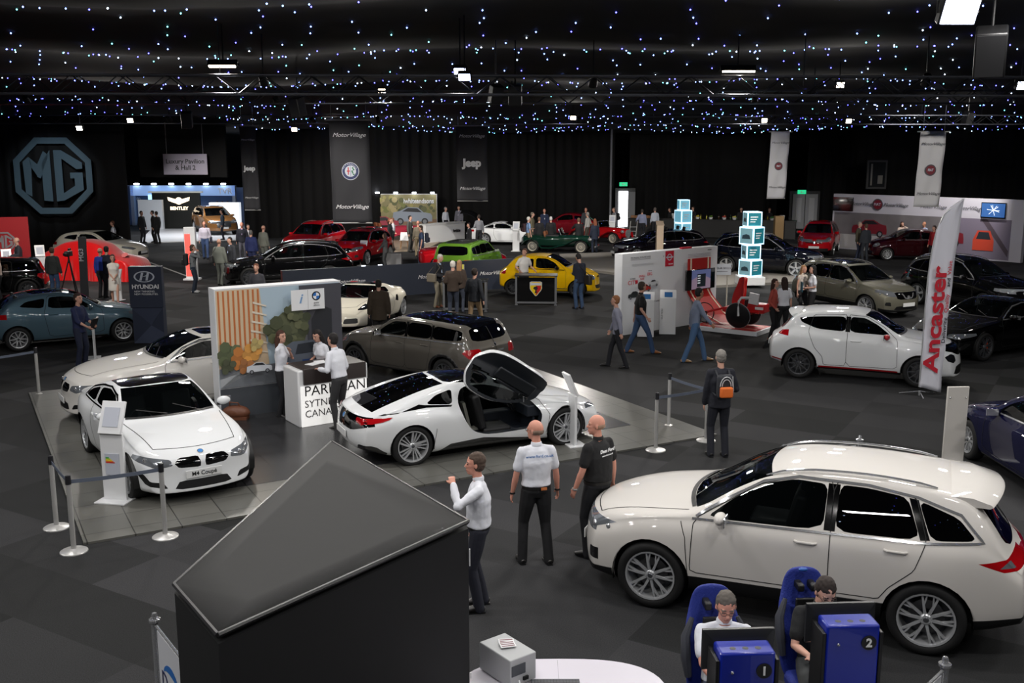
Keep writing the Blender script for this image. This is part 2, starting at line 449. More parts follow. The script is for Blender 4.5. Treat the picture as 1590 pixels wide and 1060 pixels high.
def make_wheel(r, rw, style, col, parent, loc, side, tw=.235, caliper=None, capm=None):
 """wheel > rim (> hub); side = -1 or +1, the outer face looks along side*y"""
 key = (round(r, 3), round(rw, 3), style, col.name, tw, caliper.name if caliper else 0)
 if key not in RIMS:
  t = MB(); h = tw / 2
  t.lathe([(rw, -h * .9), (rw + .012, -h), (r - .05, -h * 1.02), (r - .018, -h * .93), (r - .004, -h * .72), (r, -h * .3), (r, h * .3), (r - .004, h * .72), (r - .018, h * .93), (r - .05, h * 1.02), (rw + .012, h), (rw, h * .9), (rw - .01, h * .6), (rw - .01, -h * .6), (rw, -h * .9)], axis='y', n=40)
  tm = t.mesh('tyre', sharp=60); tm.materials.append(rubber)
  q = MB().use(col)
  o = h * .82
  q.lathe([(rw - .004, o + .012), (rw - .004, o + .02), (rw - .022, o + .016), (rw - .03, o - .01), (rw - .045, -h * .7)], axis='y', n=40)
  q.use(alloy_dark).lathe([(rw - .045, -h * .7), (.03, -h * .55)], axis='y', n=28)
  q.use(mat('brake_disc', (120, 120, 122), .35, .9)).lathe([(.08, -.02), (rw * .62, -.02), (rw * .62, .0), (.08, .0)], axis='y', n=28)
  if caliper: q.use(caliper).prism([(rw * .70 * math.cos(a), rw * .70 * math.sin(a)) for a in [R(d) for d in range(140, 221, 16)]] + [(rw * .34 * math.cos(a), rw * .34 * math.sin(a)) for a in [R(d) for d in range(220, 139, -16)]], (0, .03, 0), (1, 0, 0), (0, 0, 1), (0, 1, 0), .03)
  q.use(col)
  def spoke(a, a2, w0, w1, r0=.05, r1=None, d0=-.012, d1=.0, th=.028):
   r1 = r1 or rw - .012
   p0 = Vector((r0 * math.cos(a), 0, r0 * math.sin(a))); p1 = Vector((r1 * math.cos(a2), 0, r1 * math.sin(a2)))
   dv = (p1 - p0).normalized(); n_ = Vector((-dv.z, 0, dv.x))
   rs = []
   for f_ in (0, .5, 1):
    c = p0.lerp(p1, f_); w_ = w0 + (w1 - w0) * f_; y = o + d0 + (d1 - d0) * f_ + .008 * math.sin(f_ * PI)
    rs.append([c - n_ * w_ + Vector((0, y - th, 0)), c - n_ * w_ * .9 + Vector((0, y, 0)), c + n_ * w_ * .9 + Vector((0, y, 0)), c + n_ * w_ + Vector((0, y - th, 0))])
   q.rings(rs)
  if style == 'v5':
   for k in range(5):
    a = k * 2 * PI / 5 + PI / 2
    for s_ in (-1, 1): spoke(a + s_ * .12, a + s_ * .33, .014, .012)
  elif style == 'v10':
   for k in range(10):
    a = k * 2 * PI / 10 + .1; b = (-1) ** k
    spoke(a - b * .06, a + b * .02, .016, .010); spoke(a, a + b * .2, .010, .008, r0=rw * .5)
  elif style == 'turbine':
   for k in range(5):
    a = k * 2 * PI / 5
    spoke(a, a + .35, .018, .016); spoke(a + .45, a + .62, .010, .010); spoke(a + .85, a + .92, .010, .010)
  elif style == 'five':
   for k in range(5):
    a = k * 2 * PI / 5 + PI / 2
    spoke(a, a, .036, .05); 
  elif style == 'multi':
   for k in range(7):
    a = k * 2 * PI / 7 + .2
    spoke(a - .05, a - .16, .011, .009); spoke(a + .05, a + .16, .011, .009)
  elif style == 'ten':
   for k in range(10): spoke(k * 2 * PI / 10, k * 2 * PI / 10, .014, .012)
  elif style == 'wire':
   for k in range(24): spoke(k * 2 * PI / 24, k * 2 * PI / 24 + (.3 if k % 2 else -.3), .004, .004, r0=.03, d0=.03, th=.008)
  q.lathe([(0, o + .004), (.045, o + .002), (.06, o - .012), (.06, o - .04)], axis='y', n=20)
  for k in range(5):
   a = k * 2 * PI / 5; q.use(chrome).ell((.045 * math.cos(a), o - .0, .045 * math.sin(a)), .008, n=6, m=4)
  hb = MB().use(capm or alloy_dark).lathe([(0, o + .012), (.022, o + .011), (.03, o + .002)], axis='y', n=16)
  RIMS[key] = (tm, q.mesh('rim', sharp=40), hb.mesh('hub_cap'))
 tm, rm, hm = RIMS[key]
 wo = link('wheel', tm, parent); wo.location = loc; wo.rotation_euler = (0, 0, 0 if side > 0 else PI)
 ro = link('rim', rm, wo); link('hub_cap', hm, wo)
 return wo
def mirror_part(S, parent, m):
 x, z, y = S['mirror']
 for sg in (-1, 1):
  q = MB().use(m)
  q.ell((x + .02, sg * (y + .075), z + .05), (.07, .115, .07), n=14, m=10)
  q.use(black).box((x + .02, sg * (y + .03), z), (.05, .12, .03))
  q.use(chrome).box((x + .085, sg * (y + .12), z + .05), (.01, .19, .10))
  q.build('wing_mirror', None, parent)
def make_car(S_, label, name='car', cat='car', group=None):
 S = dict(DEF); S.update(S_)
 root = empty(name, label, cat, group=group)
 L, W = S['L'], S['W'] / 2; XF, XR = S['wf'], S['wr_']; xm = (XF + XR) / 2
 body_m = S['paint']
 me = bake_mesh = None
 cage = body_cage(S)
 me = bake(cage, [('SUBSURF', dict(levels=S['lvl'], render_levels=S['lvl']))], smooth=False)
 bm = bmesh.new(); bm.from_mesh(me); bpy.data.meshes.remove(me)
 for f in bm.faces: f.smooth = True
 bvh = BVHTree.FromBMesh(bm)
 sidef = lambda f: abs(f.normal.y) > .35
 pk = lambda f: f.normal.z > -.2
 wr = S['wrad']; ra = wr + S['archgap']
 zr = pchip(S['top']); belt = pchip(S['belt'])
 # wheel arches
 for xw in (XF, XR):
  zc_ = wr
  pl = [(xw + ra * math.cos(a), zc_ + ra * math.sin(a)) for a in (2 * PI * k / 28 for k in range(28))]
  fs = carve(bm, pl, 'side', lambda f: abs(f.calc_center_median().y) > W - .34)
  bmesh.ops.delete(bm, geom=fs, context='FACES')
  if S.get('archtrim'):
   rb = ra + S['archtrim']
   pl = [(xw + rb * math.cos(a), zc_ + rb * math.sin(a)) for a in (2 * PI * k / 32 for k in range(32))]
   fs = carve(bm, pl, 'side', lambda f: abs(f.calc_center_median().y) > W - .34 and abs(f.normal.y) > .3)
   extract(bm, fs, 'wheel_arch_trim', black, root, .004, .01)
 for xw in (XF, XR):
  for sg in (-1, 1):
   lin_ = MB().use(black)
   prof = [(ra + .004, sg * (W - .035)), (ra + .004, sg * (W - .36)), (.02, sg * (W - .36))]
   lin_.lathe(prof, c=(xw, 0, wr), axis='y', n=24, arc=(-.25, PI + .25))
   lin_.build('wheel_arch_liner', black, root)
 # lower cladding
 if S['clad']:
  for x0, x1, z0, z1 in S['clad']:
   fs = carve(bm, [(x0, -.2), (x1, -.2), (x1, z1), (x0, z0)], 'side', lambda f: True)
   if fs: extract(bm, fs, 'sill_cladding', S.get('cladm', black), root, .002, .006)
 # windscreen and rear window, cut in plan
 if 'ws' in S:
  x0, x1, h0, h1 = S['ws']; bw = S.get('wsbow', .10)
  ys = [-1 + 2 * k / 10 for k in range(11)]
  pl = [(x0 - bw + bw * y * y, y * h0) for y in ys] + [(x1 - bw * .6 + bw * .6 * y * y, y * h1) for y in ys[::-1]]
  fs = carve(bm, chaikin(pl, 0), 'top', lambda f: f.normal.z > .05 and f.calc_center_median().z > .6)
  extract(bm, fs, 'windscreen', glass, root, -.004)
  wi = MB().use(black)
  ribbon(wi, bvh, [(x0 - bw - .03 + bw * y * y, y * (h0 - .02)) for y in ys], .05, 'top', off=.006)
  for k in (0, 1):
   ribbon(wi, bvh, [(x0 - bw + .01, -h0 * .7 + k * h0 * .8), (x0 - bw * .6 + .16, -h0 * .1 + k * h0 * .8)], .018, 'top', off=.016)
  wi.build('wiper', black, root)
 if 'rwt' in S:   # shallow rear window, cut in plan
  x0, x1, h0, h1 = S['rwt']; ys = [-1 + 2 * k / 8 for k in range(9)]
  pl = [(x0 + .05 - .05 * y * y, y * h0) for y in ys] + [(x1 + .06 - .06 * y * y, y * h1) for y in ys[::-1]]
  extract(bm, carve(bm, pl, 'top', lambda f: f.normal.z > .05 and f.calc_center_median().z > .6), 'rear_window', glass_dark, root, -.004)
 if 'rwf' in S:   # steep rear window, cut from behind
  h0, h1, z0, z1 = S['rwf']
  pl = chaikin([(-h0, z0), (h0, z0), (h1, z1), (-h1, z1)], 2, .15)
  extract(bm, carve(bm, pl, 'front', lambda f: f.normal.x > .12 and f.calc_center_median().x > L * .6), 'rear_window', glass_dark, root, -.004)
 if 'roofx' in S:
  x0, x1, h_ = S['roofx'][:3]
  pl = chaikin([(x0, -h_), (x1, -h_), (x1, h_), (x0, h_)], 2, .15)
  extract(bm, carve(bm, pl, 'top', lambda f: f.normal.z > .4 and f.calc_center_median().z > .9), S['roofx'][4] if len(S['roofx']) > 4 else 'sunroof', S['roofx'][3], root, .002)
 for pl in S.get('side', []):
  pl_ = chaikin(pl[0], 2, .13)
  for sg in (-1, 1):
   extract(bm, carve(bm, pl_, 'side', lambda f: f.normal.y * sg > .25), 'side_window', pl[1], root, -.004)
 # lamps, grilles and dark regions cut from the front or the back: (name, polygon in y,z for y>0, material, view, mirrored)
 for nm, pl, m_, vw, mir, *dp in S.get('face', []):
  dp = dp[0] if dp else .42
  for sg in ((-1, 1) if mir else (1,)):
   q = [(p[0] * sg, p[1]) for p in pl]
   q = chaikin(q, 1, .12)
   xd = dp if vw == 'front' else L - dp
   gl = [f for f in bm.faces if min(v.co.x for v in f.verts) < xd < max(v.co.x for v in f.verts)]
   if gl:
    gs = set(gl)
    for f in gl: gs.update(f.edges); gs.update(f.verts)
    bmesh.ops.bisect_plane(bm, geom=list(gs), dist=1e-5, plane_co=(xd, 0, 0), plane_no=(1, 0, 0))
   extract(bm, carve(bm, q, 'front', (lambda f: f.calc_center_median().x < dp) if vw == 'front' else (lambda f: f.calc_center_median().x > L - dp)), nm, m_, root, -.002 if nm == 'grille' else .002)
 for nm, pl, m_ in S.get('sideparts', []):
  for sg in (-1, 1):
   extract(bm, carve(bm, pl, 'side', lambda f: f.normal.y * sg > (.06 if 'light' in nm else .2)), nm, m_, root, .001)
 # doors
 hd = S.get('handles', [])
 for k, pl in enumerate(S.get('doors', [])):
  for sg in (-1, 1):
   q = chaikin(pl, 1, .08)
   d_ = extract(bm, carve(bm, q, 'side', lambda f: f.normal.y * sg > .25), 'door', body_m, root)
   if d_ and k < len(hd):
    hx, hz = hd[k]; h_, n_ = hit(bvh, 'side', hx, hz, sg)
    if h_ is not None:
     hb = MB().use(S.get('handlem', body_m)); hb.tube([h_ + Vector((-.11, -.004 * sg, 0)), h_ + Vector((-.08, .022 * sg, 0)), h_ + Vector((.08, .022 * sg, 0)), h_ + Vector((.11, -.004 * sg, 0))], .014, 8)
     hb.build('handle', None, d_)
 if 'bonnet' in S:
  x0, x1, h0, h1 = S['bonnet']; ys = [-1 + 2 * k / 8 for k in range(9)]
  pl = [(x0 + .16 * y * y, y * h0) for y in ys] + [(x1 - .1 + .1 * y * y, y * h1) for y in ys[::-1]]
  extract(bm, carve(bm, pl, 'top', lambda f: f.normal.z > .2), 'bonnet', body_m, root)
 # the shell itself
 bo = bpy.data.meshes.new('body'); under = mat('underbody', (14, 14, 15), .8)
 for f in bm.faces: f.material_index = 1 if f.material_index == 4 else 0
 bm.to_mesh(bo); bm.free(); bo.materials.append(body_m); bo.materials.append(under)
 link('body', bo, root)
 # seams, trims
 sm = MB()
 for pl in S.get('doors', []):
  for sg in (-1, 1): ribbon(sm, bvh, chaikin(pl, 1, .08), .009, 'side', sg, closed=True)
 for pl in S.get('seams', []):
  for sg in (-1, 1): ribbon(sm, bvh, pl, .008, 'side', sg)
 if 'bonnet' in S:
  for sg in (-1, 1):
   ribbon(sm, bvh, [(x0 + .16, sg * h0), (x1, sg * h1)], .010, 'top')
  ribbon(sm, bvh, [(x0 + .16 * y * y, y * h0) for y in ys], .010, 'top')
 for pl in S.get('tseams', []): ribbon(sm, bvh, pl, .010, 'top')
 if sm.f: sm.build('panel_seams', seam, root)
 if S.get('trim'):
  tm = MB()
  for pl in S['trimlines']:
   for sg in (-1, 1): ribbon(tm, bvh, pl, .022, 'side', sg, off=.008)
  tm.build('window_trim', S['trim'], root)
 for nm, pts, wd, vw, m_ in S.get('lines', []):
  tm = MB()
  if vw == 'side':
   for sg in (-1, 1):
    tm = MB(); ribbon(tm, bvh, pts, wd, 'side', sg, off=.006)
    if tm.f: tm.build(nm, m_, root)
   continue
  elif vw == 'top': ribbon(tm, bvh, pts, wd, 'top', 1, off=.008)
  else:
   sg = -1 if vw == 'front' else 1
   for s2 in (-1, 1): ribbon(tm, bvh, [(p[0] * s2, p[1]) for p in pts], wd, 'front', sg, off=.010)
  if tm.f: tm.build(nm, m_, root)
 # reflectors inside the lamps
 for (y, z, rr) in S.get('lampdots', []):
  for sg in (-1, 1):
   h_, n_ = hit(bvh, 'front', y * sg, z, -1)
   if h_ is not None:
    q = MB().use(chrome).ell(h_ + n_ * .0, (rr * .5, rr, rr), rot=Rz(math.atan2(n_.y, n_.x)), n=14, m=8); q.build('headlamp_lens', None, root)
 for vw, z, s_, wdt, mm in S.get('plates', []):
  sg = -1 if vw == 'front' else 1
  h_, n_ = hit(bvh, 'front', 0, z, sg)
  if h_ is not None:
   tl = math.asin(max(-1, min(1, n_.z))) * sg
   q = MB(); q.box((0, 0, 0), (.014, wdt, .115)); po = q.build('number_plate', mm, root, bevel=.003)
   po.location = h_ + n_ * .018; po.rotation_euler = (0, 0, 0)
   if s_: text(s_, .085, black_text, po, (sg * .009, 0, 0), (PI / 2, 0, sg * PI / 2), name='plate_lettering', bold=.001)
 if 'badge' in S:
  vw, z, rr, mm = S['badge']; sg = -1 if vw == 'front' else 1
  h_, n_ = hit(bvh, 'front', 0, z, sg)
  if h_ is not None:
   q = MB().use(chrome).lathe([(0, .014), (rr * .98, .012), (rr, 0)], axis='x', n=24)
   q.use(mm).lathe([(0, .0155), (rr * .8, .0135)], axis='x', n=24)
   if sg < 0:
    for i_, v_ in enumerate(q.v): q.v[i_] = Vector((-v_.x, v_.y, v_.z))
   bo = q.build('badge', None, root); bo.location = h_; 
   bo.rotation_euler = Vector((n_.x * sg, n_.y, n_.z * sg)).to_track_quat('X', 'Z').to_euler() if True else (0, 0, 0)
 if 'mirror' in S: mirror_part(S, root, S.get('mirrorm', body_m))
 # wheels
 tw = S.get('tw', .24)
 for xw in (XF, XR):
  for sg in (-1, 1):
   make_wheel(wr, S.get('rimr', wr * .72), S['rim'], S['rimcol'] or alloy, root, (xw, sg * (W - .015 - tw / 2), wr), sg, tw, S.get('caliper'))
 # cabin: floor tub, seats, dash, steering wheel (seen dimly through the glass)
 if S.get('cabin', True):
  zf = S.get('zseat', belt(XF + 1.2) - .42); xc = S['cowl']; ce = S.get('cabend', XR)
  q = MB().use(S.get('intm', interior))
  q.box(((xc + ce) / 2 + .1, 0, .30), (ce - xc, 2 * W - .5, .04)).box((xc + .18, 0, belt(xc) - .1), (.34, 2 * W - .36, .2))
  q.build('dashboard', None, root, bevel=.03)
  rows = [xc + 1.05] + ([xc + 1.95] if ce - xc > 2.2 else [])
  for xr_ in rows:
   for sg in (-1, 1):
    q = MB().use(S.get('seatm', interior)); y = sg * .37
    q.box((xr_ - .22, y, zf), (.52, .5, .16)); q.box((xr_ + .1, y, zf + .36), (.14, .48, .62), rot=Ry(R(14))); q.box((xr_ + .2, y, zf + .76), (.09, .26, .17), rot=Ry(R(10)))
    q.build('car_seat', None, root, bevel=.04)
  q = MB(); q.lathe([(.17 + .014 * math.cos(a), .014 * math.sin(a)) for a in (2 * PI * k / 6 for k in range(7))], n=20)
  q.box((0, 0, -.01), (.05, .34, .02)).box((0, 0, -.01), (.34, .05, .02))
  so = q.build('steering_wheel', black, root); so.location = (xc + .5, S.get('drv', 1) * .37, belt(xc) - .02); so.rotation_euler = (0, R(-65), 0)
 for fn in S.get('extra', []): fn(S, root, bvh)
 for o in root.children: o.location.x -= xm
 S_['xm'] = xm
 return root
def place_car(root, S, front_px, rear_px, side, z=0, wb=True):
 """stand the car so that its front and rear wheels on one side touch the two ground points; side = 'L' or 'R'"""
 A = G(*front_px, z); B_ = G(*rear_px, z); d = (A - B_).normalized(); left = Vector((-d.y, d.x, 0))
 c = (A + B_) / 2; t = S['W'] / 2 - .12
 c += left * (-t if side == 'L' else t)
 root.location = (c.x, c.y, z); root.rotation_euler = (0, 0, math.atan2(-d.y, -d.x))
 return root
def put_car(root, centre, heading, z=0):
 root.location = (centre[0], centre[1], z); root.rotation_euler = (0, 0, R(heading) + PI)
 return root

def place_head(root, S, front_px, side, heading, z=0):
 A = G(*front_px, z); h = R(heading); d = Vector((math.cos(h), math.sin(h), 0)); left = Vector((-d.y, d.x, 0))
 t = S['W'] / 2 - .12; wb = S['wr_'] - S['wf']
 c = A - d * wb / 2 + left * (-t if side == 'L' else t)
 root.location = (c.x, c.y, z); root.rotation_euler = (0, 0, math.atan2(-d.y, -d.x))
 return root
def rescale(S, L=None, W=None, H=None, **over):
 fx = (L or S['L']) / S['L']; fy = (W or S['W']) / S['W']; H0 = max(p[1] for p in S['top']); fz = (H or H0) / H0
 T = dict(S); T['L'] = S['L'] * fx; T['W'] = S['W'] * fy
 for k in ('top', 'belt', 'bot'): T[k] = [(x * fx, z * fz) for x, z in S[k]]
 T['plan'] = [(x * fx, y * fy) for x, y in S['plan']]
 for k in ('nose', 'tail'):
  if k in S: T[k] = [(z * fz, d) for z, d in S[k]]
 for k in ('wf', 'wr_', 'cowl', 'cabend', 'fade'):
  if k in S: T[k] = S[k] * fx
 for k in ('ws', 'rwt', 'bonnet'):
  if k in S: a = S[k]; T[k] = (a[0] * fx, a[1] * fx, a[2] * fy, a[3] * fy)
 if 'roofx' in S: a = S['roofx']; T['roofx'] = (a[0] * fx, a[1] * fx, a[2] * fy) + tuple(a[3:])
 if 'rwf' in S: a = S['rwf']; T['rwf'] = (a[0] * fy, a[1] * fy, a[2] * fz, a[3] * fz)
 if 'mirror' in S: a = S['mirror']; T['mirror'] = (a[0] * fx, a[1] * fz, a[2] * fy)
 if 'spoil' in S: a = S['spoil']; T['spoil'] = (a[0] * fx, a[1] * fx, a[2] * fy, a[3], a[4] * fz)
 if 'rails' in S: a = S['rails']; T['rails'] = (a[0] * fx, a[1] * fx, a[2] * fy)
 sc = lambda P_: [(x * fx, z * fz) for x, z in P_]
 for k in ('doors', 'seams', 'trimlines'):
  if k in S: T[k] = [sc(p) for p in S[k]]
 if 'handles' in S: T['handles'] = sc(S['handles'])
 if 'side' in S: T['side'] = [(sc(p), m) for p, m in S['side']]
 if 'sideparts' in S: T['sideparts'] = [(n, sc(p), m) for n, p, m in S['sideparts']]
 if 'clad' in S and S['clad']: T['clad'] = [(a * fx, b * fx, c * fz, d * fz) for a, b, c, d in S['clad']]
 if 'face' in S: T['face'] = [(f[0], [(y * fy, z * fz) for y, z in f[1]]) + tuple(f[2:]) for f in S['face']]
 if 'lampdots' in S: T['lampdots'] = [(y * fy, z * fz, r) for y, z, r in S['lampdots']]
 if 'plates' in S: T['plates'] = [(a, z * fz, t, w_, m) for a, z, t, w_, m in S['plates']]
 if 'badge' in S: a = S['badge']; T['badge'] = (a[0], a[1] * fz) + tuple(a[2:])
 if 'lines' in S: T['lines'] = [(n, ([(x * fx, z * fz) for x, z in p] if v == 'side' else [(x * fx, z * fy) for x, z in p] if v == 'top' else [(x * fy, z * fz) for x, z in p]), w_, v, m) for n, p, w_, v, m in S['lines']]
 if 'tseams' in S: T['tseams'] = [[(x * fx, y * fy) for x, y in p] for p in S['tseams']]
 T.update(over); return T
# ================================================================ the hall
def V2(p): return Vector((p[0], p[1], 0))
# carpet tiles: each 1 m tile a slightly different charcoal
cm = mat('carpet_tiles', (40, 40, 41), .95, spec=.2); nt = cm.node_tree; N = nt.nodes; Lk = nt.links
co = N.new('ShaderNodeTexCoord'); mp = N.new('ShaderNodeMapping'); mp.inputs['Rotation'].default_value = (0, 0, R(31)); Lk.new(co.outputs['Object'], mp.inputs[0])
sn = N.new('ShaderNodeVectorMath'); sn.operation = 'SNAP'; sn.inputs[1].default_value = (2.0, 1.0, 10); Lk.new(mp.outputs[0], sn.inputs[0])
wn = N.new('ShaderNodeTexWhiteNoise'); Lk.new(sn.outputs[0], wn.inputs['Vector'])
fz = N.new('ShaderNodeTexNoise'); fz.inputs['Scale'].default_value = 90; fz.inputs['Detail'].default_value = 5; Lk.new(co.outputs['Object'], fz.inputs['Vector'])
mx = N.new('ShaderNodeMix'); mx.data_type = 'RGBA'; mx.inputs[6].default_value = lin((31, 32, 32)) + (1,); mx.inputs[7].default_value = lin((58, 58, 60)) + (1,)
Lk.new(wn.outputs['Value'], mx.inputs[0])
m2 = N.new('ShaderNodeMix'); m2.data_type = 'RGBA'; m2.blend_type = 'MULTIPLY'; m2.inputs[0].default_value = .8; Lk.new(mx.outputs[2], m2.inputs[6])
cr = N.new('ShaderNodeValToRGB'); cr.color_ramp.elements[0].position = .3; cr.color_ramp.elements[0].color = (.45, .45, .45, 1); cr.color_ramp.elements[1].position = .7; cr.color_ramp.elements[1].color = (1.3, 1.3, 1.3, 1)
Lk.new(fz.outputs['Fac'], cr.inputs[0]); Lk.new(cr.outputs[0], m2.inputs[7]); Lk.new(m2.outputs[2], N['Principled BSDF'].inputs['Base Color'])
q = MB(); q.box((0, 28, -.1), (76, 104, .2)); struct(q.build('floor', cm, smooth=False))
drape = mat('black_drape', (14, 13, 14), .9, bump=.3, bscale=6)
def curtain(name, a, b, z1, amp=.10, step=.35, z0=0):
 a, b = V2(a), V2(b); d = b - a; L_ = d.length; u = d / L_; n = Vector((-u.y, u.x, 0)); q = MB(); k = max(2, int(L_ / step * 4)); top = []; bot = []
 for i in range(k + 1):
  t = L_ * i / k; o = amp * math.sin(t / step * PI) * (.6 + .4 * math.sin(t * .7))
  p = a + u * t + n * o; top.append(q.av((p.x, p.y, z1))); bot.append(q.av((p.x, p.y, z0)))
 for i in range(k): q.af((bot[i], bot[i + 1], top[i + 1], top[i]))
 o = q.build(name, drape, sharp=180); s = o.modifiers.new('t', 'SOLIDIFY'); s.thickness = .03; return struct(o)
WB = [(-36, 49.5), (-19.4, 51.2)]
curtain('wall_left_drape', *WB, 9)
curtain('wall_left_return', (-19.4, 51.2), (-23.8, 60), 9)
curtain('wall_middle_drape', (-15.9, 60.2), (7.2, 71.6), 9.2)
curtain('wall_middle_return', (-15.9, 60.2), (-15.7, 66), 9)
curtain('wall_right_drape', (8.3, 71.9), (17.5, 70.4), 9)
curtain('wall_right_corner', (17.5, 70.4), (17.9, 68.9), 9)
curtain('wall_far_right', (19.9, 68.6), (37, 56), 9)
wallm = mat('black_wall', (16, 16, 17), .9)
for n_, c, d in (('wall_left', (-36.5, 28, 4.5), (.3, 103, 9.4)), ('wall_right', (37.5, 28, 4.5), (.3, 103, 9.4)), ('wall_back', (0, 79.5, 4.5), (76, .3, 9.4)), ('wall_front', (0, -23.5, 4.5), (76, .3, 9.4))):
 q = MB(); q.box(c, d); struct(q.build(n_, wallm, smooth=False))
# pelmet over the pavilion opening
q = MB(); q.box((-18.6, 55.5, 6.55), (6.2, .25, 5.6)); struct(q.build('wall_pavilion_header', wallm, smooth=False))
# starcloth ceiling with shallow swags between its rigging lines
def zc(x, y):
 z = 8.0 - 1.45 * max(0, min(1, (y - 22) / 36)) + .35 * max(0, min(1, (20 - y) / 20))
 z += .16 * math.cos(y * 2 * PI / 7.5 + .6 * math.sin(x * .22)) + .10 * math.sin(x * .45 + y * .08)
 return z
clm = mat('starcloth', (6, 6, 7), .9)
q = MB(); nx, ny = 50, 100; ids = []
for j in range(ny + 1):
 ids.append([q.av((-37 + 74 * i / nx, -24 + 103 * j / ny, zc(-37 + 74 * i / nx, -24 + 103 * j / ny))) for i in range(nx + 1)])
for j in range(ny):
 for i in range(nx): q.af((ids[j][i], ids[j + 1][i], ids[j + 1][i + 1], ids[j][i + 1]))
o = q.build('ceiling', clm, sharp=180); struct(o)
# the stars: small lamps pushed through the cloth
sc_ = [mat('star_blue', (90, 130, 255), emit=11, ecol=(120, 150, 255)), mat('star_white', (190, 215, 255), emit=11, ecol=(200, 222, 255)), mat('star_cyan', (70, 190, 210), emit=8, ecol=(110, 215, 225)), mat('star_deep', (60, 60, 255), emit=10, ecol=(92, 92, 255))]
rs = random.Random(11); stars = []
def oct_(mb, c, r):
 i = [mb.av(c + Vector(d) * r) for d in ((1, 0, 0), (-1, 0, 0), (0, 1, 0), (0, -1, 0), (0, 0, 1), (0, 0, -1))]
 for a, b in ((0, 2), (2, 1), (1, 3), (3, 0)): mb.af((i[a], i[b], i[4])); mb.af((i[b], i[a], i[5]))
for j in range(-29, 80):
 for i in range(62):
  x = -34 + 1.1 * i + (.65 if j % 2 else 0) + rs.uniform(-.5, .5); y = 3 + .83 * j + rs.uniform(-.45, .45)
  if y > 66 - .1 * abs(x) or (y > 3 and abs(x) > 9 + y * .58): continue
  if y > 50 and x < -15: continue
  if y < 3 and (abs(x) > 20 or rs.random() < .3): continue
  if rs.random() < .12: continue
  if y < 24 and rs.random() < .55: continue
  stars.append((x, y, zc(x, y) - .035, rs.choices((0, 1, 2, 3), (6, 1.6, 2, 4))[0]))
stars.sort(key=lambda p: p[0] ** 2 + (p[1]) ** 2 if p[1] > 13 else 1e6)
smesh = []
for m_ in sc_:
 q = MB().use(m_); oct_(q, Vector(), .021); smesh.append(q.mesh('star_light', smooth=False))
for x, y, z, k in stars[:298]:
 o = link('star_light', smesh[k]); o.location = (x, y, z); tag(o, 'tiny bluish star light set in the black ceiling cloth nearer the camera', 'star light', 'star lights in the ceiling cloth')
q = MB()
for x, y, z, k in stars[298:]:
 q.use(sc_[k]); oct_(q, Vector((x, y, z)), .021 + .00022 * max(0, y - 25))
o = q.build('distant_star_lights', smooth=False); tag(o, 'dense field of tiny blue star lights in the farther ceiling cloth', 'star lights', kind='stuff')
# lattice trusses
tr = mat('truss_alu', (74, 76, 82), .4, .8)
def truss(a, b, s=.32, label='', r=.024):
 a, b = Vector(a), Vector(b); d = (b - a); L_ = d.length; u = d / L_; n = Vector((-u.y, u.x, 0)); z = Vector((0, 0, 1)); q = MB().use(tr)
 cs = [n * s / 2 + z * s / 2, -n * s / 2 + z * s / 2, n * s / 2 - z * s / 2, -n * s / 2 - z * s / 2]
 for c in cs: q.tube([a + c, b + c], r, 5)
 k = int(L_ / (s * 1.3))
 for i in range(k):
  p, p2 = a + u * (L_ * i / k), a + u * (L_ * (i + 1) / k)
  if i % 2: q.tube([p + cs[0], p2 + cs[2]], r * .5, 4, caps=False); q.tube([p + cs[1], p2 + cs[3]], r * .5, 4, caps=False)
  else: q.tube([p + cs[2], p2 + cs[0]], r * .5, 4, caps=False); q.tube([p + cs[3], p2 + cs[1]], r * .5, 4, caps=False)
 for f_ in (.12, .37, .63, .88): c = a + d * f_; q.tube([c, (c.x, c.y, zc(c.x, c.y) + .02)], .012, 4)
 return tag(q.build('lighting_truss', tr, smooth=True), label, 'truss', 'lighting trusses under the ceiling')
truss((-26, 24, 6.62), (26, 24, 6.50), .42, 'long lattice truss spanning the whole hall, carrying the large flood lamps')
truss((-26, 33, 6.75), (30, 31, 6.70), .38, 'lattice truss behind the one that carries the double flood lamp')
truss((-24, 44, 6.45), (-6, 44, 6.45), .34, 'short lattice truss over the dark hanging banners')
truss((-2, 50, 6.6), (22, 50, 6.6), .34, 'lattice truss over the bar and the aubergine estate')
truss((10, 40, 6.3), (26, 40, 6.3), .34, 'lattice truss above the pale banners')
# lamps
lampw = mat('flood_face', (235, 240, 255), emit=14, ecol=(215, 225, 255)); lampy = mat('flood_warm', (255, 246, 230), emit=9, ecol=(255, 240, 220))
def flood(px, py, Y, w, h, tilt, label, m=lampw, power=220, cat='flood lamp', dirx=0):
 p = P(px, py, Y); r = empty('flood_lamp', label, cat, p, R(dirx)); tx = Rx(R(tilt))
 q = MB().use(black).box(tx @ Vector((0, .09, 0)), (w * 1.12, .16, h * 1.15), rot=tx); q.build('housing', black, r, bevel=.02)
 q = MB().box((0, 0.0, 0), (w, .02, h), rot=tx); q.build('lamp_face', m, r)
 q = MB(); q.tube([(-w * .6, .1, 0), (-w * .6, .1, h * .8), (w * .6, .1, h * .8), (w * .6, .1, 0)], .02, 5); q.tube([(0, .1, h * .8), (0, .1, max(h * .8 + .3, zc(p.x, p.y) - p.z + .02))], .015, 5); q.build('yoke', black, r)
 l = spot(p.x, p.y - .15, p.z - .15, (p.x * .8, p.y - 8, 0), power, 110, rad=.3)
 return r
flood(1491, 19, 15.5, .50, .36, 30, 'big bright square flood lamp at the top corner', power=500)
flood(714, 111, 24, .26, .15, 35, 'upper lamp of the bright pair over the dark banner truss', power=300)
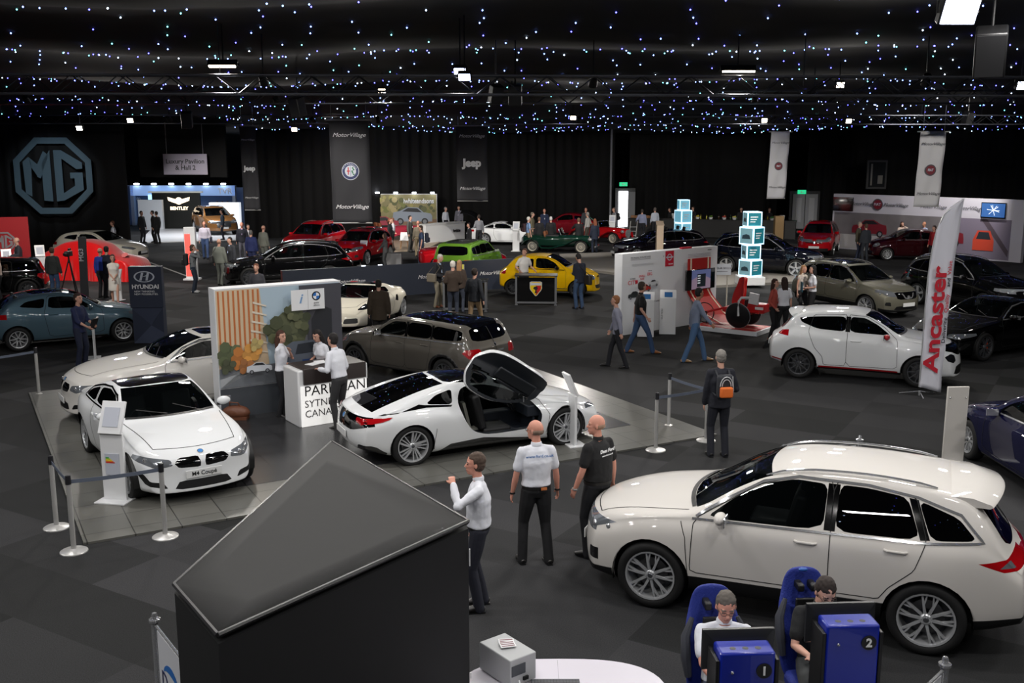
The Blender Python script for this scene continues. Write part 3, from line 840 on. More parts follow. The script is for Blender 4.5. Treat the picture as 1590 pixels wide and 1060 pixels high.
flood(721, 120, 23.7, .26, .15, 35, 'lower lamp of the bright pair over the dark banner truss', power=300)
flood(345, 103, 24, .62, .07, 60, 'wide warm flood lamp on the truss above the pavilion sign', lampy, 900)
flood(1147, 111, 24, .75, .05, 60, 'wide warm flood lamp on the truss above the bar', lampy, 900)
flood(1588, 133, 26, .25, .2, 20, 'small bright lamp at the very edge below the big square one', power=200)
for i, (px, py, Y, pw, lb) in enumerate(((123, 199, 40, 500, 'small warm lamp above the big octagon emblem'), (202, 187, 40, 700, 'small warm lamp between the emblem and the pavilion sign'), (457, 201, 43, 900, 'small warm lamp beside the tall round-badge banner'),
  (890, 183, 44, 1100, 'small warm lamp above the green roadster'), (1187, 187, 42, 900, 'small bright lamp beside the first pale banner'), (1318, 188, 42, 900, 'small lamp between the two pale banners'), (593, 142, 33, 900, 'dim small lamp above the tall dark banners'), (1305, 132, 31, 700, 'dim small lamp over the right hand truss end'))):
 flood(px, py, Y, .22, .16, 25, lb, lampy, pw * 1.0)
def par(x, y, z, aim, power, label):  # spot lamps added, with their cans, to light the far stands
 r = empty('added_par_can', label, 'added spot lamp', (x, y, z)); q = MB().use(black).lathe([(.0, .16), (.09, .15), (.12, -.12), (.10, -.12), (.08, .1)], n=14); a_ = q.build('housing', black, r)
 q = MB().tube([(0, 0, .1), (0, 0, zc(x, y) - z + .02)], .015, 5); q.build('hanging_pole', black, r)
 q = MB().lathe([(0, -.10), (.1, -.10)], n=14); b_ = q.build('lens', lampy, r); b_.rotation_euler = a_.rotation_euler = (-(Vector(aim) - Vector((x, y, z)))).to_track_quat('Z', 'Y').to_euler()
 spot(*(Vector((x, y, z)) + (Vector(aim) - Vector((x, y, z))).normalized() * .25), aim, power, 80)
for i, (x, y, ax, ay, lb) in enumerate(((-14, 26, -13, 33, 'the grey-blue hatchback'), (-6, 25, -6, 34, 'the poster wall'), (2, 25.5, 1, 33, 'the yellow car'), (10, 25, 11, 31, 'the silver crossover'), (18, 26, 16, 33, 'the black crossover'),
  (-16, 34, -17, 43, 'the red silk cover'), (-8, 35, -8, 43, 'the black estate'), (0, 35, 0, 43, 'the dark partition'), (8, 34, 9, 43, 'the navy off-roader'), (17, 34, 17, 47, 'the maroon city car'),
  (-15, 45, -14, 53, 'the totem by the pavilion'), (-6, 46, -6, 55, 'the light floor stand'), (3, 46, 2, 55, 'the green roadster'), (12, 47, 11, 58, 'the bar'), (21, 46, 22, 53, 'the long white wall'), (-9, 46.5, -5, 61, 'the photo backdrop'))):
 par(x, y, 6.75 if y < 40 else 6.5, (ax, ay, 0), 1500 if y < 30 else 1900, 'added small black spot lamp aimed down at ' + lb)
# black loudspeakers hung from the truss
def speaker(px, py, Y, s, rx, rz, label):
 p = P(px, py, Y); r = empty('loudspeaker', label, 'loudspeaker', p, R(rz)); tx = Rx(R(rx))
 q = MB().box((0, 0, 0), (.55 * s, .5 * s, .85 * s), rot=tx); q.build('cabinet', black, r, bevel=.03)
 q = MB().box(tx @ Vector((0, -.26 * s, 0)), (.48 * s, .02, .78 * s), rot=tx); q.build('front_grille', mat('speaker_mesh', (34, 34, 36), .6), r)
 q = MB(); q.tube([(0, 0, .4 * s), (0, 0, max(.9 * s, zc(p.x, p.y) - p.z + .02))], .02, 5); q.build('bracket', black, r)
speaker(1538, 80, 16.5, .85, 25, -25, 'large black loudspeaker tilted beside the big square lamp')
speaker(770, 146, 26, .55, 20, 25, 'black loudspeaker left half of the pair over the middle aisle')
speaker(800, 147, 26, .6, 15, -5, 'black loudspeaker right half of the pair over the middle aisle')
speaker(462, 166, 32, .7, 15, -30, 'black loudspeaker hanging above the tall dark banner')
speaker(290, 186, 38, .7, 15, 10, 'black loudspeaker hanging above the pavilion sign')
speaker(1503, 183, 40, .6, 20, 20, 'grey loudspeaker above the second pale banner')
# doors, window, pole
dm = mat('door_grey', (120, 122, 126), .5); fm = mat('door_frame', (58, 58, 60), .6); sky = mat('daylight', (255, 255, 255), emit=5, ecol=(250, 252, 255))
p0, p1 = P(955, 300, 71.0), P(986, 300, 71.0)
q = MB().box(((p0.x + p1.x) / 2, 70.9, 1.30), (p1.x - p0.x, .2, 2.7)); struct(q.build('door_2_frame', fm))
pa, pb = P(961, 300, 70.7), P(975, 300, 70.7)
q = MB().box(((pa.x + pb.x) / 2, 70.72, 1.22), (pb.x - pa.x, .06, 2.45)); struct(q.build('door_2_daylight', sky))
q = MB().box((pb.x + .25, 70.6, 1.2), (.5, .06, 2.4)); struct(q.build('door_2', dm))
def exit_sign(px, py, Y, label):
 p = P(px, py, Y); r = empty('exit_sign', label, 'exit sign', p)
 q = MB().box((0, 0, 0), (.55, .08, .26)); q.build('sign_box', mat('exit_green', (40, 190, 130), emit=1.2), r)
 q = MB().use(white_text); q.ell((-.06, -.05, .05), (.03, .01, .03)); q.box((-.05, -.05, -.02), (.05, .01, .09)); q.box((.06, -.05, -.02), (.12, .01, .03)); q.build('pictogram', white_text, r)
exit_sign(968, 286, 70.4, 'green exit sign above the bright open door'); exit_sign(1245, 298, 68.0, 'green exit sign above the grey double doors')
c0, c1 = P(1232, 340, 67.5), P(1272, 340, 67.5)
q = MB().box(((c0.x + c1.x) / 2, 68.2, 1.25), (c1.x - c0.x + .3, .2, 2.6)); struct(q.build('door_3_frame', fm))
for k in (0, 1):
 q = MB().box((c0.x + (c1.x - c0.x) * (.25 + .5 * k), 68.0, 1.2), ((c1.x - c0.x) / 2 - .04, .08, 2.3)); d_ = struct(q.build('door_3', mat('door_pale', (160, 162, 166), .5), bevel=.01))
 q = MB().box((c0.x + (c1.x - c0.x) * (.25 + .5 * k), 67.94, 1.3), ((c1.x - c0.x) / 2 - .5, .02, 1.6)); struct(q.build('door_3_panel', mat('door_paler', (190, 192, 196), .5)))
wp_ = P(1361, 271, 62.5)
q = MB().box((wp_.x, wp_.y, wp_.z), (1.25, .12, 1.75)); struct(q.build('window_1_frame', fm, bevel=.02))
q = MB().box((wp_.x, wp_.y - .07, wp_.z), (1.0, .04, 1.5)); struct(q.build('window_1', mat('window_glass', (40, 42, 46), .1)))
q = MB().box((wp_.x - .34, wp_.y - .10, wp_.z), (.10, .02, 1.3)); q.box((wp_.x + .2, wp_.y - .10, wp_.z - .3), (.3, .02, .5)); struct(q.build('window_1_view', mat('room_behind', (120, 118, 112), .5)))
q = MB().tube([(0, 0, 0), (0, 0, 7.6)], .07, 8); o = q.build('support_pole', mat('pole_grey', (120, 122, 128), .5)); o.location = G(947, 362); tag(o, 'slim grey steel pole rising to the ceiling beside the open door', 'pole')
# light slit where two curtains part
q = MB().prism([(-.16, 0), (.22, 0), (.05, 2.9)], (P(911, 310, 71.2).x, 71.2, .1), (1, 0, 0), (0, 0, 1), (0, 1, 0), .03); struct(q.build('wall_gap_daylight', mat('daylight_dim', (235, 220, 200), emit=.9)))
# stand floors
def slab(name, pts, z, m, label=None, kind='structure'):
 q = MB(); q.prism([(p[0], p[1]) for p in pts], (0, 0, -.02), (1, 0, 0), (0, 1, 0), (0, 0, 1), z + .02); o = q.build(name, m, smooth=False); o['kind'] = kind; return o
def tiles(name, c1, c2, rough=.18, ang=30, size=.6):
 m = mat(name, c1, rough, coat=.0, spec=.5); nt = m.node_tree; N = nt.nodes
 co = N.new('ShaderNodeTexCoord'); mp = N.new('ShaderNodeMapping'); mp.inputs['Rotation'].default_value = (0, 0, -R(ang)); nt.links.new(co.outputs['Object'], mp.inputs[0])
 b = N.new('ShaderNodeTexBrick'); b.offset = 0; b.inputs['Scale'].default_value = 1; b.inputs['Brick Width'].default_value = size; b.inputs['Row Height'].default_value = size; b.inputs['Mortar Size'].default_value = .008
 b.inputs['Color1'].default_value = lin(c1) + (1,); b.inputs['Color2'].default_value = lin(c2) + (1,); b.inputs['Mortar'].default_value = lin(tuple(v * .5 for v in c1)) + (1,)
 nt.links.new(mp.outputs[0], b.inputs['Vector']); nt.links.new(b.outputs[0], N['Principled BSDF'].inputs['Base Color']); return m
C1 = G(130, 846); C2 = G(1113, 676); du = (C2 - C1).normalized(); dn = Vector((-du.y, du.x, 0)); Wd = (C2 - C1).length; Dp = 9.6
def loc(u, v): p = C1 + du * u + dn * v; return (p.x, p.y)
BMW_ANG = math.degrees(math.atan2(du.y, du.x))
slab('floor_stand_border', [loc(0, 0), loc(Wd, 0), loc(Wd, Dp), loc(-0, Dp)], .03, tiles('stand_tile_grey', (100, 99, 94), (92, 92, 88), .32, BMW_ANG))
slab('floor_stand_tiles', [loc(1.35, 1.25), loc(Wd - 1.0, 1.25), loc(Wd - 1.0, Dp - .6), loc(1.35, Dp - .6)], .034, tiles('stand_tile_black', (54, 54, 56), (46, 46, 48), .26, BMW_ANG))
slab('floor_platform_pale', [G(868, 397).xy, G(1020, 392).xy, G(1322, 424).xy, G(1322, 436).xy, G(1108, 447).xy, G(880, 417).xy], .10, mat('platform_grey', (120, 116, 110), .6))
slab('floor_light_stand', [G(575, 393).xy, G(660, 389).xy, G(700, 368).xy, G(590, 366).xy], .06, mat('stand_wood', (176, 160, 140), .5))
slab('floor_pavilion', [(-21.2, 57), (-15.9, 59.2), (-15.6, 74), (-26, 74)], .05, mat('pavilion_white', (205, 205, 208), .4))
# ---------------------------------------------------------------- the white estate-like crossover in front
pearl = mat('paint_pearl_white', (214, 210, 205), .32, .0, coat=1, inside=(20, 20, 22))
pure = mat('paint_pure_white', (226, 228, 230), .3, coat=1, inside=(20, 20, 22))
bluebadge = mat('badge_blue', (20, 50, 130), .3)
plate_w = mat('plate_white', (225, 226, 226), .5)
def spoiler(S, root, bvh):
 x0, x1, h_, drop, z0 = S['spoil']
 zt = pchip(S['top']); q = MB(); rs = []
 for k in range(13):
  f_ = -1 + k / 6; y = f_ * h_; xe = x1 - .13 * f_ ** 2; zz = -.075 * f_ ** 2
  a = z0 + zz; b = a - drop
  rs.append([(x0, y, a + .002), ((x0 + xe) / 2, y, a + .018 - drop * .3), (xe - .02, y, b + .01), (xe, y, b - .012), (xe - .03, y, b - .03), (x0 + .05, y, a - .09)])
 q.rings(rs); o = q.build('roof_spoiler', S['paint'], root, sharp=50)
def roof_rails(S, root, bvh):
 x0, x1, y0 = S['rails']
 for sg in (-1, 1):
  q = MB(); pts = []; 
  for k in range(11):
   x = x0 + (x1 - x0) * k / 10; h_, n_ = hit(bvh, 'top', x, sg * y0, 1)
   pts.append(h_ + Vector((0, 0, .012 + .028 * math.sin(PI * k / 10) ** .4)))
  q.tube(pts, [.012] + [.018] * 9 + [.012], 8, flat=.8)
  q.build('roof_rail', S.get('railm', steel), root)
EDGE = dict(L=4.80, W=1.92, wf=.98, wr_=3.83, cowl=1.30, wrad=.385, rimr=.285, tw=.25, paint=pearl, lvl=3, bow=.42, bowr=.16, fade=1.0, flare=.025, sh=.06, tum=.50, crown=.06,
 top=[(0, .90), (.12, .99), (.5, 1.08), (1.0, 1.15), (1.38, 1.21), (1.8, 1.46), (2.2, 1.65), (2.6, 1.725), (3.1, 1.74), (3.7, 1.71), (4.12, 1.66), (4.3, 1.56), (4.5, 1.34), (4.68, 1.10), (4.80, .99)],
 belt=[(0, .78), (.3, .90), (.8, 1.02), (1.3, 1.07), (2, 1.10), (3, 1.14), (3.8, 1.19), (4.3, 1.20), (4.6, 1.07), (4.8, .93)],
 bot=[(0, .26), (.5, .24), (1.5, .27), (3.4, .28), (4.3, .30), (4.8, .40)],
 plan=[(0, .80), (.3, .90), (.8, .945), (2.4, .955), (3.9, .955), (4.4, .92), (4.8, .80)],
 nose=[(0, .12), (.3, .03), (.5, 0), (.75, .02), (.9, .07), (1.2, .16)], tail=[(.2, .12), (.5, 0), (.75, 0), (.95, .05), (1.3, .1)],
 ws=(1.44, 2.22, .72, .60), wsbow=.12, rwf=(.60, .54, 1.12, 1.55),
 side=[([(1.56, 1.13), (2.78, 1.165), (2.80, 1.60), (2.46, 1.61), (2.18, 1.54), (1.85, 1.36)], glass),
          ([(2.90, 1.17), (3.72, 1.20), (3.58, 1.57), (3.2, 1.61), (2.92, 1.61)], glass_dark), ([(3.82, 1.21), (4.24, 1.25), (4.06, 1.44), (3.68, 1.56)], glass_dark)],
 doors=[[(1.42, .54), (1.44, 1.10), (2.10, 1.52), (2.5, 1.64), (2.86, 1.635), (2.86, .53), (1.50, .51)], [(2.86, .53), (2.86, 1.635), (3.3, 1.63), (3.66, 1.58), (3.78, 1.2), (3.68, .90), (3.45, .68), (3.36, .54)]],
 handles=[(2.62, 1.03), (3.50, 1.07)], bonnet=(.16, 1.36, .62, .76), mirror=(1.72, 1.12, .89),
 clad=[(-.1, .52, .30, .38), (4.24, 5, .44, .54), (1.34, 3.48, .46, .50)], archtrim=.0,
 trim=chrome, trimlines=[[(1.42, 1.105), (2.84, 1.145), (3.78, 1.18), (4.30, 1.235), (4.08, 1.47), (3.68, 1.58), (3.2, 1.635), (2.5, 1.635), (2.14, 1.55), (1.80, 1.355), (1.46, 1.13)]],
 sideparts=[('headlight', [(-.1, .74), (.22, .78), (.56, .92), (.36, .925), (-.1, .90)], lamp_clear), ('lamp_centre', [(4.46, 1.0), (4.74, .995), (4.74, 1.055), (4.54, 1.06)], lamp_clear), ('tail_light', [(4.26, 1.045), (4.50, .965), (5.0, .98), (5.0, 1.09), (4.55, 1.085)], lamp_red), ('pillar_trim', [(2.79, 1.17), (2.90, 1.17), (2.92, 1.61), (2.80, 1.61)], gloss_black), ('pillar_trim', [(3.72, 1.20), (3.81, 1.21), (3.68, 1.56), (3.59, 1.57)], gloss_black)],
 face=[('headlight', [(.48, .80), (.62, .76), (.82, .77), (.82, .90), (.62, .89)], lamp_clear, 'front', True, .30),
          ('grille', [(-.44, .58), (.44, .58), (.50, .70), (.42, .84), (-.42, .84), (-.50, .70)], alloy_dark, 'front', False),
          ('fog_lamp', [(.66, .42), (.84, .44), (.86, .58), (.70, .56)], gloss_black, 'front', True, .34),
          ('grille', [(-.5, .30), (.5, .30), (.4, .44), (-.4, .44)], black, 'front', False),
          ('tail_light', [(0, .95), (.6, .98), (.72, .98), (.72, 1.07), (.6, 1.08), (0, 1.03)], lamp_red, 'rear', True, .30)],
 lampdots=[(.72, .83, .04), (.82, .85, .035)], badge=('front', .74, .07, bluebadge), plates=[('front', .50, 'EDGE', .52, plate_w)],
 seams=[[(1.40, .46), (1.36, .90), (1.30, 1.06)]], lines=[],
 tseams=[[(4.02, -.62), (4.02, .62)]], spoil=(3.98, 4.50, .66, .06, 1.70), rails=(2.15, 3.85, .585), railm=chrome, rim='v10', rimcol=alloy, extra=[spoiler, roof_rails], zseat=.75)
car_edge = make_car(EDGE, 'pearl white five-door crossover with roof rails parked large behind the two simulators')
place_car(car_edge, EDGE, (1008, 938), (1437, 1012), 'L')
# ---------------------------------------------------------------- the other cars
white_r = mat('badge_white_blue', (60, 130, 200), .3)
carbon = mat('carbon_roof', (22, 20, 20), .12, coat=1, var=.3, vscale=60)
COUPE = dict(L=4.67, W=1.87, wf=.80, wr_=3.61, cowl=1.48, wrad=.34, rimr=.262, tw=.27, paint=pure, lvl=3, bow=.34, bowr=.24, flare=.045, sh=.075, tum=.52, crown=.05, archgap=.035,
 top=[(0, .70), (.10, .76), (.5, .87), (1.0, .94), (1.5, .99), (1.9, 1.20), (2.25, 1.33), (2.6, 1.383), (3.0, 1.36), (3.4, 1.25), (3.8, 1.10), (4.1, 1.04), (4.45, 1.03), (4.67, .93)],
 belt=[(0, .60), (.4, .74), (.9, .83), (1.5, .88), (2.4, .92), (3.2, .96), (3.8, .97), (4.3, .94), (4.67, .85)],
 bot=[(0, .20), (.5, .17), (1.5, .17), (3.2, .18), (4.2, .22), (4.67, .32)],
 plan=[(0, .74), (.35, .87), (.8, .915), (1.6, .895), (2.6, .90), (3.5, .93), (4.1, .91), (4.67, .76)],
 nose=[(0, .06), (.2, .0), (.45, .03), (.6, .03), (.72, .10), (.9, .18)], tail=[(.2, .12), (.45, 0), (.7, .02), (.9, .04), (1.1, .1)],
 ws=(1.66, 2.36, .70, .56), wsbow=.14, rwt=(3.16, 3.78, .52, .62), roofx=(2.32, 3.14, .56, carbon, 'roof_panel'),
 side=[([(1.78, .99), (2.98, 1.01), (2.98, 1.24), (2.6, 1.28), (2.25, 1.23), (1.98, 1.11)], glass), ([(3.05, 1.01), (3.60, 1.04), (3.40, 1.15), (3.06, 1.24)], glass_dark)],
 doors=[[(1.56, .30), (1.60, .92), (2.1, 1.20), (2.6, 1.31), (3.02, 1.29), (3.03, .62), (2.88, .34), (2.8, .28)]], handles=[(2.86, .84)],
 bonnet=(.28, 1.52, .60, .74), mirror=(1.86, .97, .86), mirrorm=pure, trim=gloss_black,
 trimlines=[[(1.68, .96), (2.98, .985), (3.62, 1.015), (3.42, 1.18), (3.02, 1.275), (2.6, 1.31), (2.2, 1.245), (1.94, 1.12), (1.70, .98)]],
 face=[('headlight', [(.42, .60), (.62, .57), (.84, .64), (.90, .72), (.60, .70), (.44, .68)], lamp_clear, 'front', True, .62),
          ('grille', [(.04, .545), (.34, .56), (.40, .63), (.33, .695), (.06, .70), (.03, .62)], gloss_black, 'front', True, .40),
          ('air_intake', [(-.42, .25), (.42, .25), (.34, .37), (-.34, .37)], black, 'front', False, .4),
          ('air_intake', [(.50, .27), (.76, .32), (.84, .47), (.78, .48), (.72, .38), (.56, .36)], black, 'front', True, .5),
          ('tail_light', [(.45, .78), (.9, .80), (.9, .92), (.45, .90)], lamp_red, 'rear', True, .35), ('number_recess', [(-.5, .28), (.5, .28), (.45, .4), (-.45, .4)], black, 'rear', False, .3)],
 lampdots=[(.58, .64, .042), (.74, .66, .04)], badge=('front', .735, .045, white_r), plates=[('front', .455, 'M4 Coupé', .52, plate_w)], rim='multi', rimcol=alloy, zseat=.45, cabend=3.2)
car_m4 = make_car(COUPE, 'white two-door coupe with dark carbon roof facing the camera behind the belt stanchions', 'car')
place_car(car_m4, COUPE, (208, 771), (144, 702), 'R')
# saloon behind it
SALOON = rescale(COUPE, 5.10, 1.90, 1.475, wf=.88, wr_=3.95, wrad=.36, rimr=.27, tw=.25, lvl=2, paint=mat('paint_cream_white', (212, 209, 204), .3, coat=1, inside=(20, 20, 22)), roofx=(2.62, 3.3, .42, gloss_black), flare=.02, sh=.05,
 mirrorm=None)
SALOON['mirrorm'] = SALOON['paint']; SALOON['trim'] = chrome
SALOON['top'] = [(0, .80), (.12, .88), (.5, .97), (1.1, 1.04), (1.62, 1.10), (2.05, 1.31), (2.4, 1.43), (2.9, 1.478), (3.4, 1.45), (3.85, 1.34), (4.2, 1.20), (4.5, 1.14), (4.9, 1.13), (5.1, 1.0)]
SALOON['side'] = [([(1.92, 1.07), (2.86, 1.09), (2.86, 1.36), (2.55, 1.36), (2.2, 1.26)], glass), ([(2.94, 1.09), (3.7, 1.10), (3.62, 1.28), (3.3, 1.35), (2.94, 1.37)], glass_dark)]
SALOON['doors'] = [[(1.70, .34), (1.76, 1.02), (2.3, 1.33), (2.9, 1.42), (2.92, .32)], [(2.92, .32), (2.9, 1.42), (3.4, 1.40), (3.78, 1.28), (3.75, .8), (3.5, .5), (3.4, .34)]]
SALOON['handles'] = [(2.74, .95), (3.60, .97)]
SALOON['trimlines'] = [[(1.80, 1.04), (2.9, 1.06), (3.75, 1.075), (3.66, 1.31), (3.3, 1.39), (2.9, 1.40), (2.5, 1.385), (2.14, 1.27), (1.84, 1.06)]]
SALOON['rwt'] = (3.55, 4.2, .54, .64); SALOON['plates'] = [('front', .42, '', .5, plate_w)]; SALOON['cabend'] = 3.6
car_7 = make_car(SALOON, 'long cream-white saloon with dark sunroof half hidden behind the poster wall', 'car')
place_head(car_7, SALOON, (188, 655), 'L', -146)
# ---- hybrid sports car with its door up
I8 = dict(L=4.69, W=1.94, wf=.97, wr_=3.77, cowl=1.30, wrad=.345, rimr=.265, tw=.22, paint=pure, lvl=3, bow=.40, bowr=.26, flare=.05, sh=.10, tum=.62, crown=.05, archgap=.03, fader=.7,
 top=[(0, .60), (.12, .66), (.5, .77), (1.0, .85), (1.3, .90), (1.8, 1.12), (2.2, 1.25), (2.6, 1.293), (3.0, 1.27), (3.5, 1.17), (4.0, 1.03), (4.4, .93), (4.69, .86)],
 belt=[(0, .50), (.4, .66), (.9, .78), (1.3, .76), (2.0, .74), (2.8, .82), (3.4, .90), (3.9, .92), (4.4, .88), (4.69, .78)],
 bot=[(0, .20), (.5, .15), (1.5, .16), (3.2, .17), (4.2, .20), (4.69, .30)],
 plan=[(0, .72), (.35, .88), (.95, .955), (1.6, .90), (2.4, .88), (3.2, .93), (3.8, .965), (4.3, .93), (4.69, .80)],
 nose=[(0, .08), (.25, 0), (.45, .04), (.6, .12), (.9, .2)], tail=[(.2, .14), (.45, .0), (.68, .02), (.86, .10), (1.1, .16)],
 ws=(1.50, 2.16, .66, .52), wsbow=.16, roofx=(2.20, 3.06, .53, gloss_black, 'roof_panel'), rwt=(3.08, 4.34, .50, .58),
 side=[([(3.02, .93), (3.50, .99), (3.30, 1.10), (2.98, 1.16)], glass_dark)], cornern=1,
 sideparts=[('side_blade', [(3.05, .90), (3.5, .94), (4.2, .90), (4.30, .87), (4.0, .90), (3.62, 1.00), (3.52, .98), (3.02, .925)], gloss_black), ('sill_cladding', [(1.36, .12), (3.44, .12), (3.36, .17), (3.1, .30), (2.5, .33), (2.0, .27), (1.5, .22)], gloss_black)],
 bonnet=(.42, 1.38, .52, .60), mirror=(1.74, .90, .80), mirrorm=gloss_black,
 face=[('headlight', [(.44, .56), (.82, .60), (.88, .68), (.5, .64)], lamp_clear, 'front', True, .5), ('grille', [(.05, .42), (.36, .44), (.40, .52), (.06, .52)], gloss_black, 'front', True, .3), ('air_intake', [(-.6, .22), (.6, .22), (.5, .36), (-.5, .36)], black, 'front', False, .3),
          ('rear_panel', [(0, .60), (.42, .60), (.92, .74), (.9, .84), (.4, .84), (0, .84)], gloss_black, 'rear', True, .32),
          ('diffuser', [(-.9, .18), (.9, .18), (.84, .40), (.6, .40), (.5, .31), (-.5, .31), (-.6, .40), (-.84, .40)], gloss_black, 'rear', False, .5)],
 plates=[('rear', .50, '', .52, plate_w)], badge=('rear', .76, .05, white_r), rim='turbine', rimcol=alloy, zseat=.32, cabend=3.0, drv=1,
 seams=[[(1.36, .30), (1.30, .62), (1.42, .84), (1.62, .96)], [(3.40, .36), (3.36, .60)]], intm=mat('leather_dark', (34, 40, 50), .5))
I8_APER = chaikin([(1.48, .40), (1.42, .66), (1.60, .88), (1.95, 1.05), (2.35, 1.165), (2.80, 1.17), (2.92, .98), (2.86, .70), (2.70, .46), (2.40, .36)], 2, .2)
def i8_door(S, root, bvh): pass
def make_i8():
 S = I8
 r = make_car(S, 'white low hybrid sports car with its near door swung up and black roof', 'car')
 xm = S['xm']; body = [o for o in r.children if o.name.startswith('body')][0]
 bm = bmesh.new(); bm.from_mesh(body.data)
 fs = carve(bm, I8_APER, 'side', lambda f: f.calc_center_median().y > .3 and f.normal.y > .1)
 dr = extract(bm, fs, 'door', S['paint'], r)
 bm.to_mesh(body.data); bm.free(); body.data.update()
 me = dr.data; me.materials.append(glass)
 # window in the door: the faces above the belt; the rest is skin; a dark inner shell behind it
 gw = [p for p in me.polygons]
 for p in gw:
  c = p.center
  if c.z > .80 and inpoly(c.x, c.z, [(1.66, .84), (2.86, .84), (2.74, 1.12), (2.36, 1.12), (2.0, 1.02)]): p.material_index = 1
 s = dr.modifiers.new('t', 'SOLIDIFY'); s.thickness = .09; s.offset = -1; s.use_rim = True
 me.materials.append(mat('door_lining', (26, 30, 36), .45)); me.materials.append(glass); s.material_offset = 2; s.material_offset_rim = 0
 H_ = Vector((1.52, .80, .78))
 for v in me.vertices: v.co -= H_
 dr.location = H_ + Vector((.05 - xm, .06, .16))
 a_ = Vector((.84, .04, .54)).normalized(); s_ = Vector((-.44, .40, .72)); s_ = (s_ - a_ * s_.dot(a_)).normalized(); n_ = a_.cross(s_)
 dr.rotation_euler = Matrix((a_, n_, -s_)).transposed().to_euler()
 q = MB().use(mat('door_lining', (26, 30, 36), .45)); q.box((.55, -.13, -.12), (.8, .05, .20)).box((.6, -.12, .02), (.5, .07, .06)); q.build('door_pull', None, dr, bevel=.02)
 # sill, jambs and tub seen through the opening
 q = MB().use(mat('jamb', (30, 34, 40), .4))
 for k in range(len(I8_APER)):
  a, b = I8_APER[k], I8_APER[(k + 1) % len(I8_APER)]
  ha, _ = hit(bvh_of(S), 'side', a[0], a[1], 1); hb, _ = hit(bvh_of(S), 'side', b[0], b[1], 1)
  if ha is None or hb is None: continue
  i = Vector((0, -.13, 0)); q.quad(ha - Vector((xm, 0, 0)), ha + i - Vector((xm, 0, 0)), hb + i - Vector((xm, 0, 0)), hb - Vector((xm, 0, 0)))
 q.build('door_jamb', None, r)
 q = MB(); q.box((2.15 - xm, 0, .24), (1.5, 1.5, .04)).box((1.5 - xm, 0, .5), (.06, 1.5, .5)).box((3.0 - xm, 0, .6), (.08, 1.5, .7)).box((2.1 - xm, 0, .40), (1.2, .22, .28))
 q.build('cabin_tub', mat('leather_dark', (34, 40, 50), .5), r, bevel=.02)
 for y in (-.37, .37): q = MB().box((2.3 - xm, y, .36), (.5, .12, .05)).box((2.62 - xm, y, .60), (.05, .14, .5), rot=Ry(R(14))); q.build('seat_insert', mat('leather_cream', (150, 150, 140), .5), r)
 return r
_B = {}
def bvh_of(S):
 k = id(S)
 if k not in _B:
  me = bake(body_cage(S), [('SUBSURF', dict(levels=2, render_levels=2))], smooth=False); b = bmesh.new(); b.from_mesh(me); _B[k] = BVHTree.FromBMesh(b); b.free()
 return _B[k]
def rear_swoop_lights(r, S):
 xm = S['xm']; bv = bvh_of(S)
 for sg in (-1, 1):
  q = MB(); decal(q, bv, chaikin([(sg * .46, .78), (sg * .60, .70), (sg * .86, .76), (sg * .93, .86), (sg * .80, .82), (sg * .62, .78), (sg * .5, .84)], 1), 'front', 1, .008)
  if q.f:
   o = q.build('tail_light', lamp_red, r); o.location.x = -xm
car_i8 = make_i8(); rear_swoop_lights(car_i8, I8)
place_car(car_i8, I8, (872, 691), (643, 722), 'R')
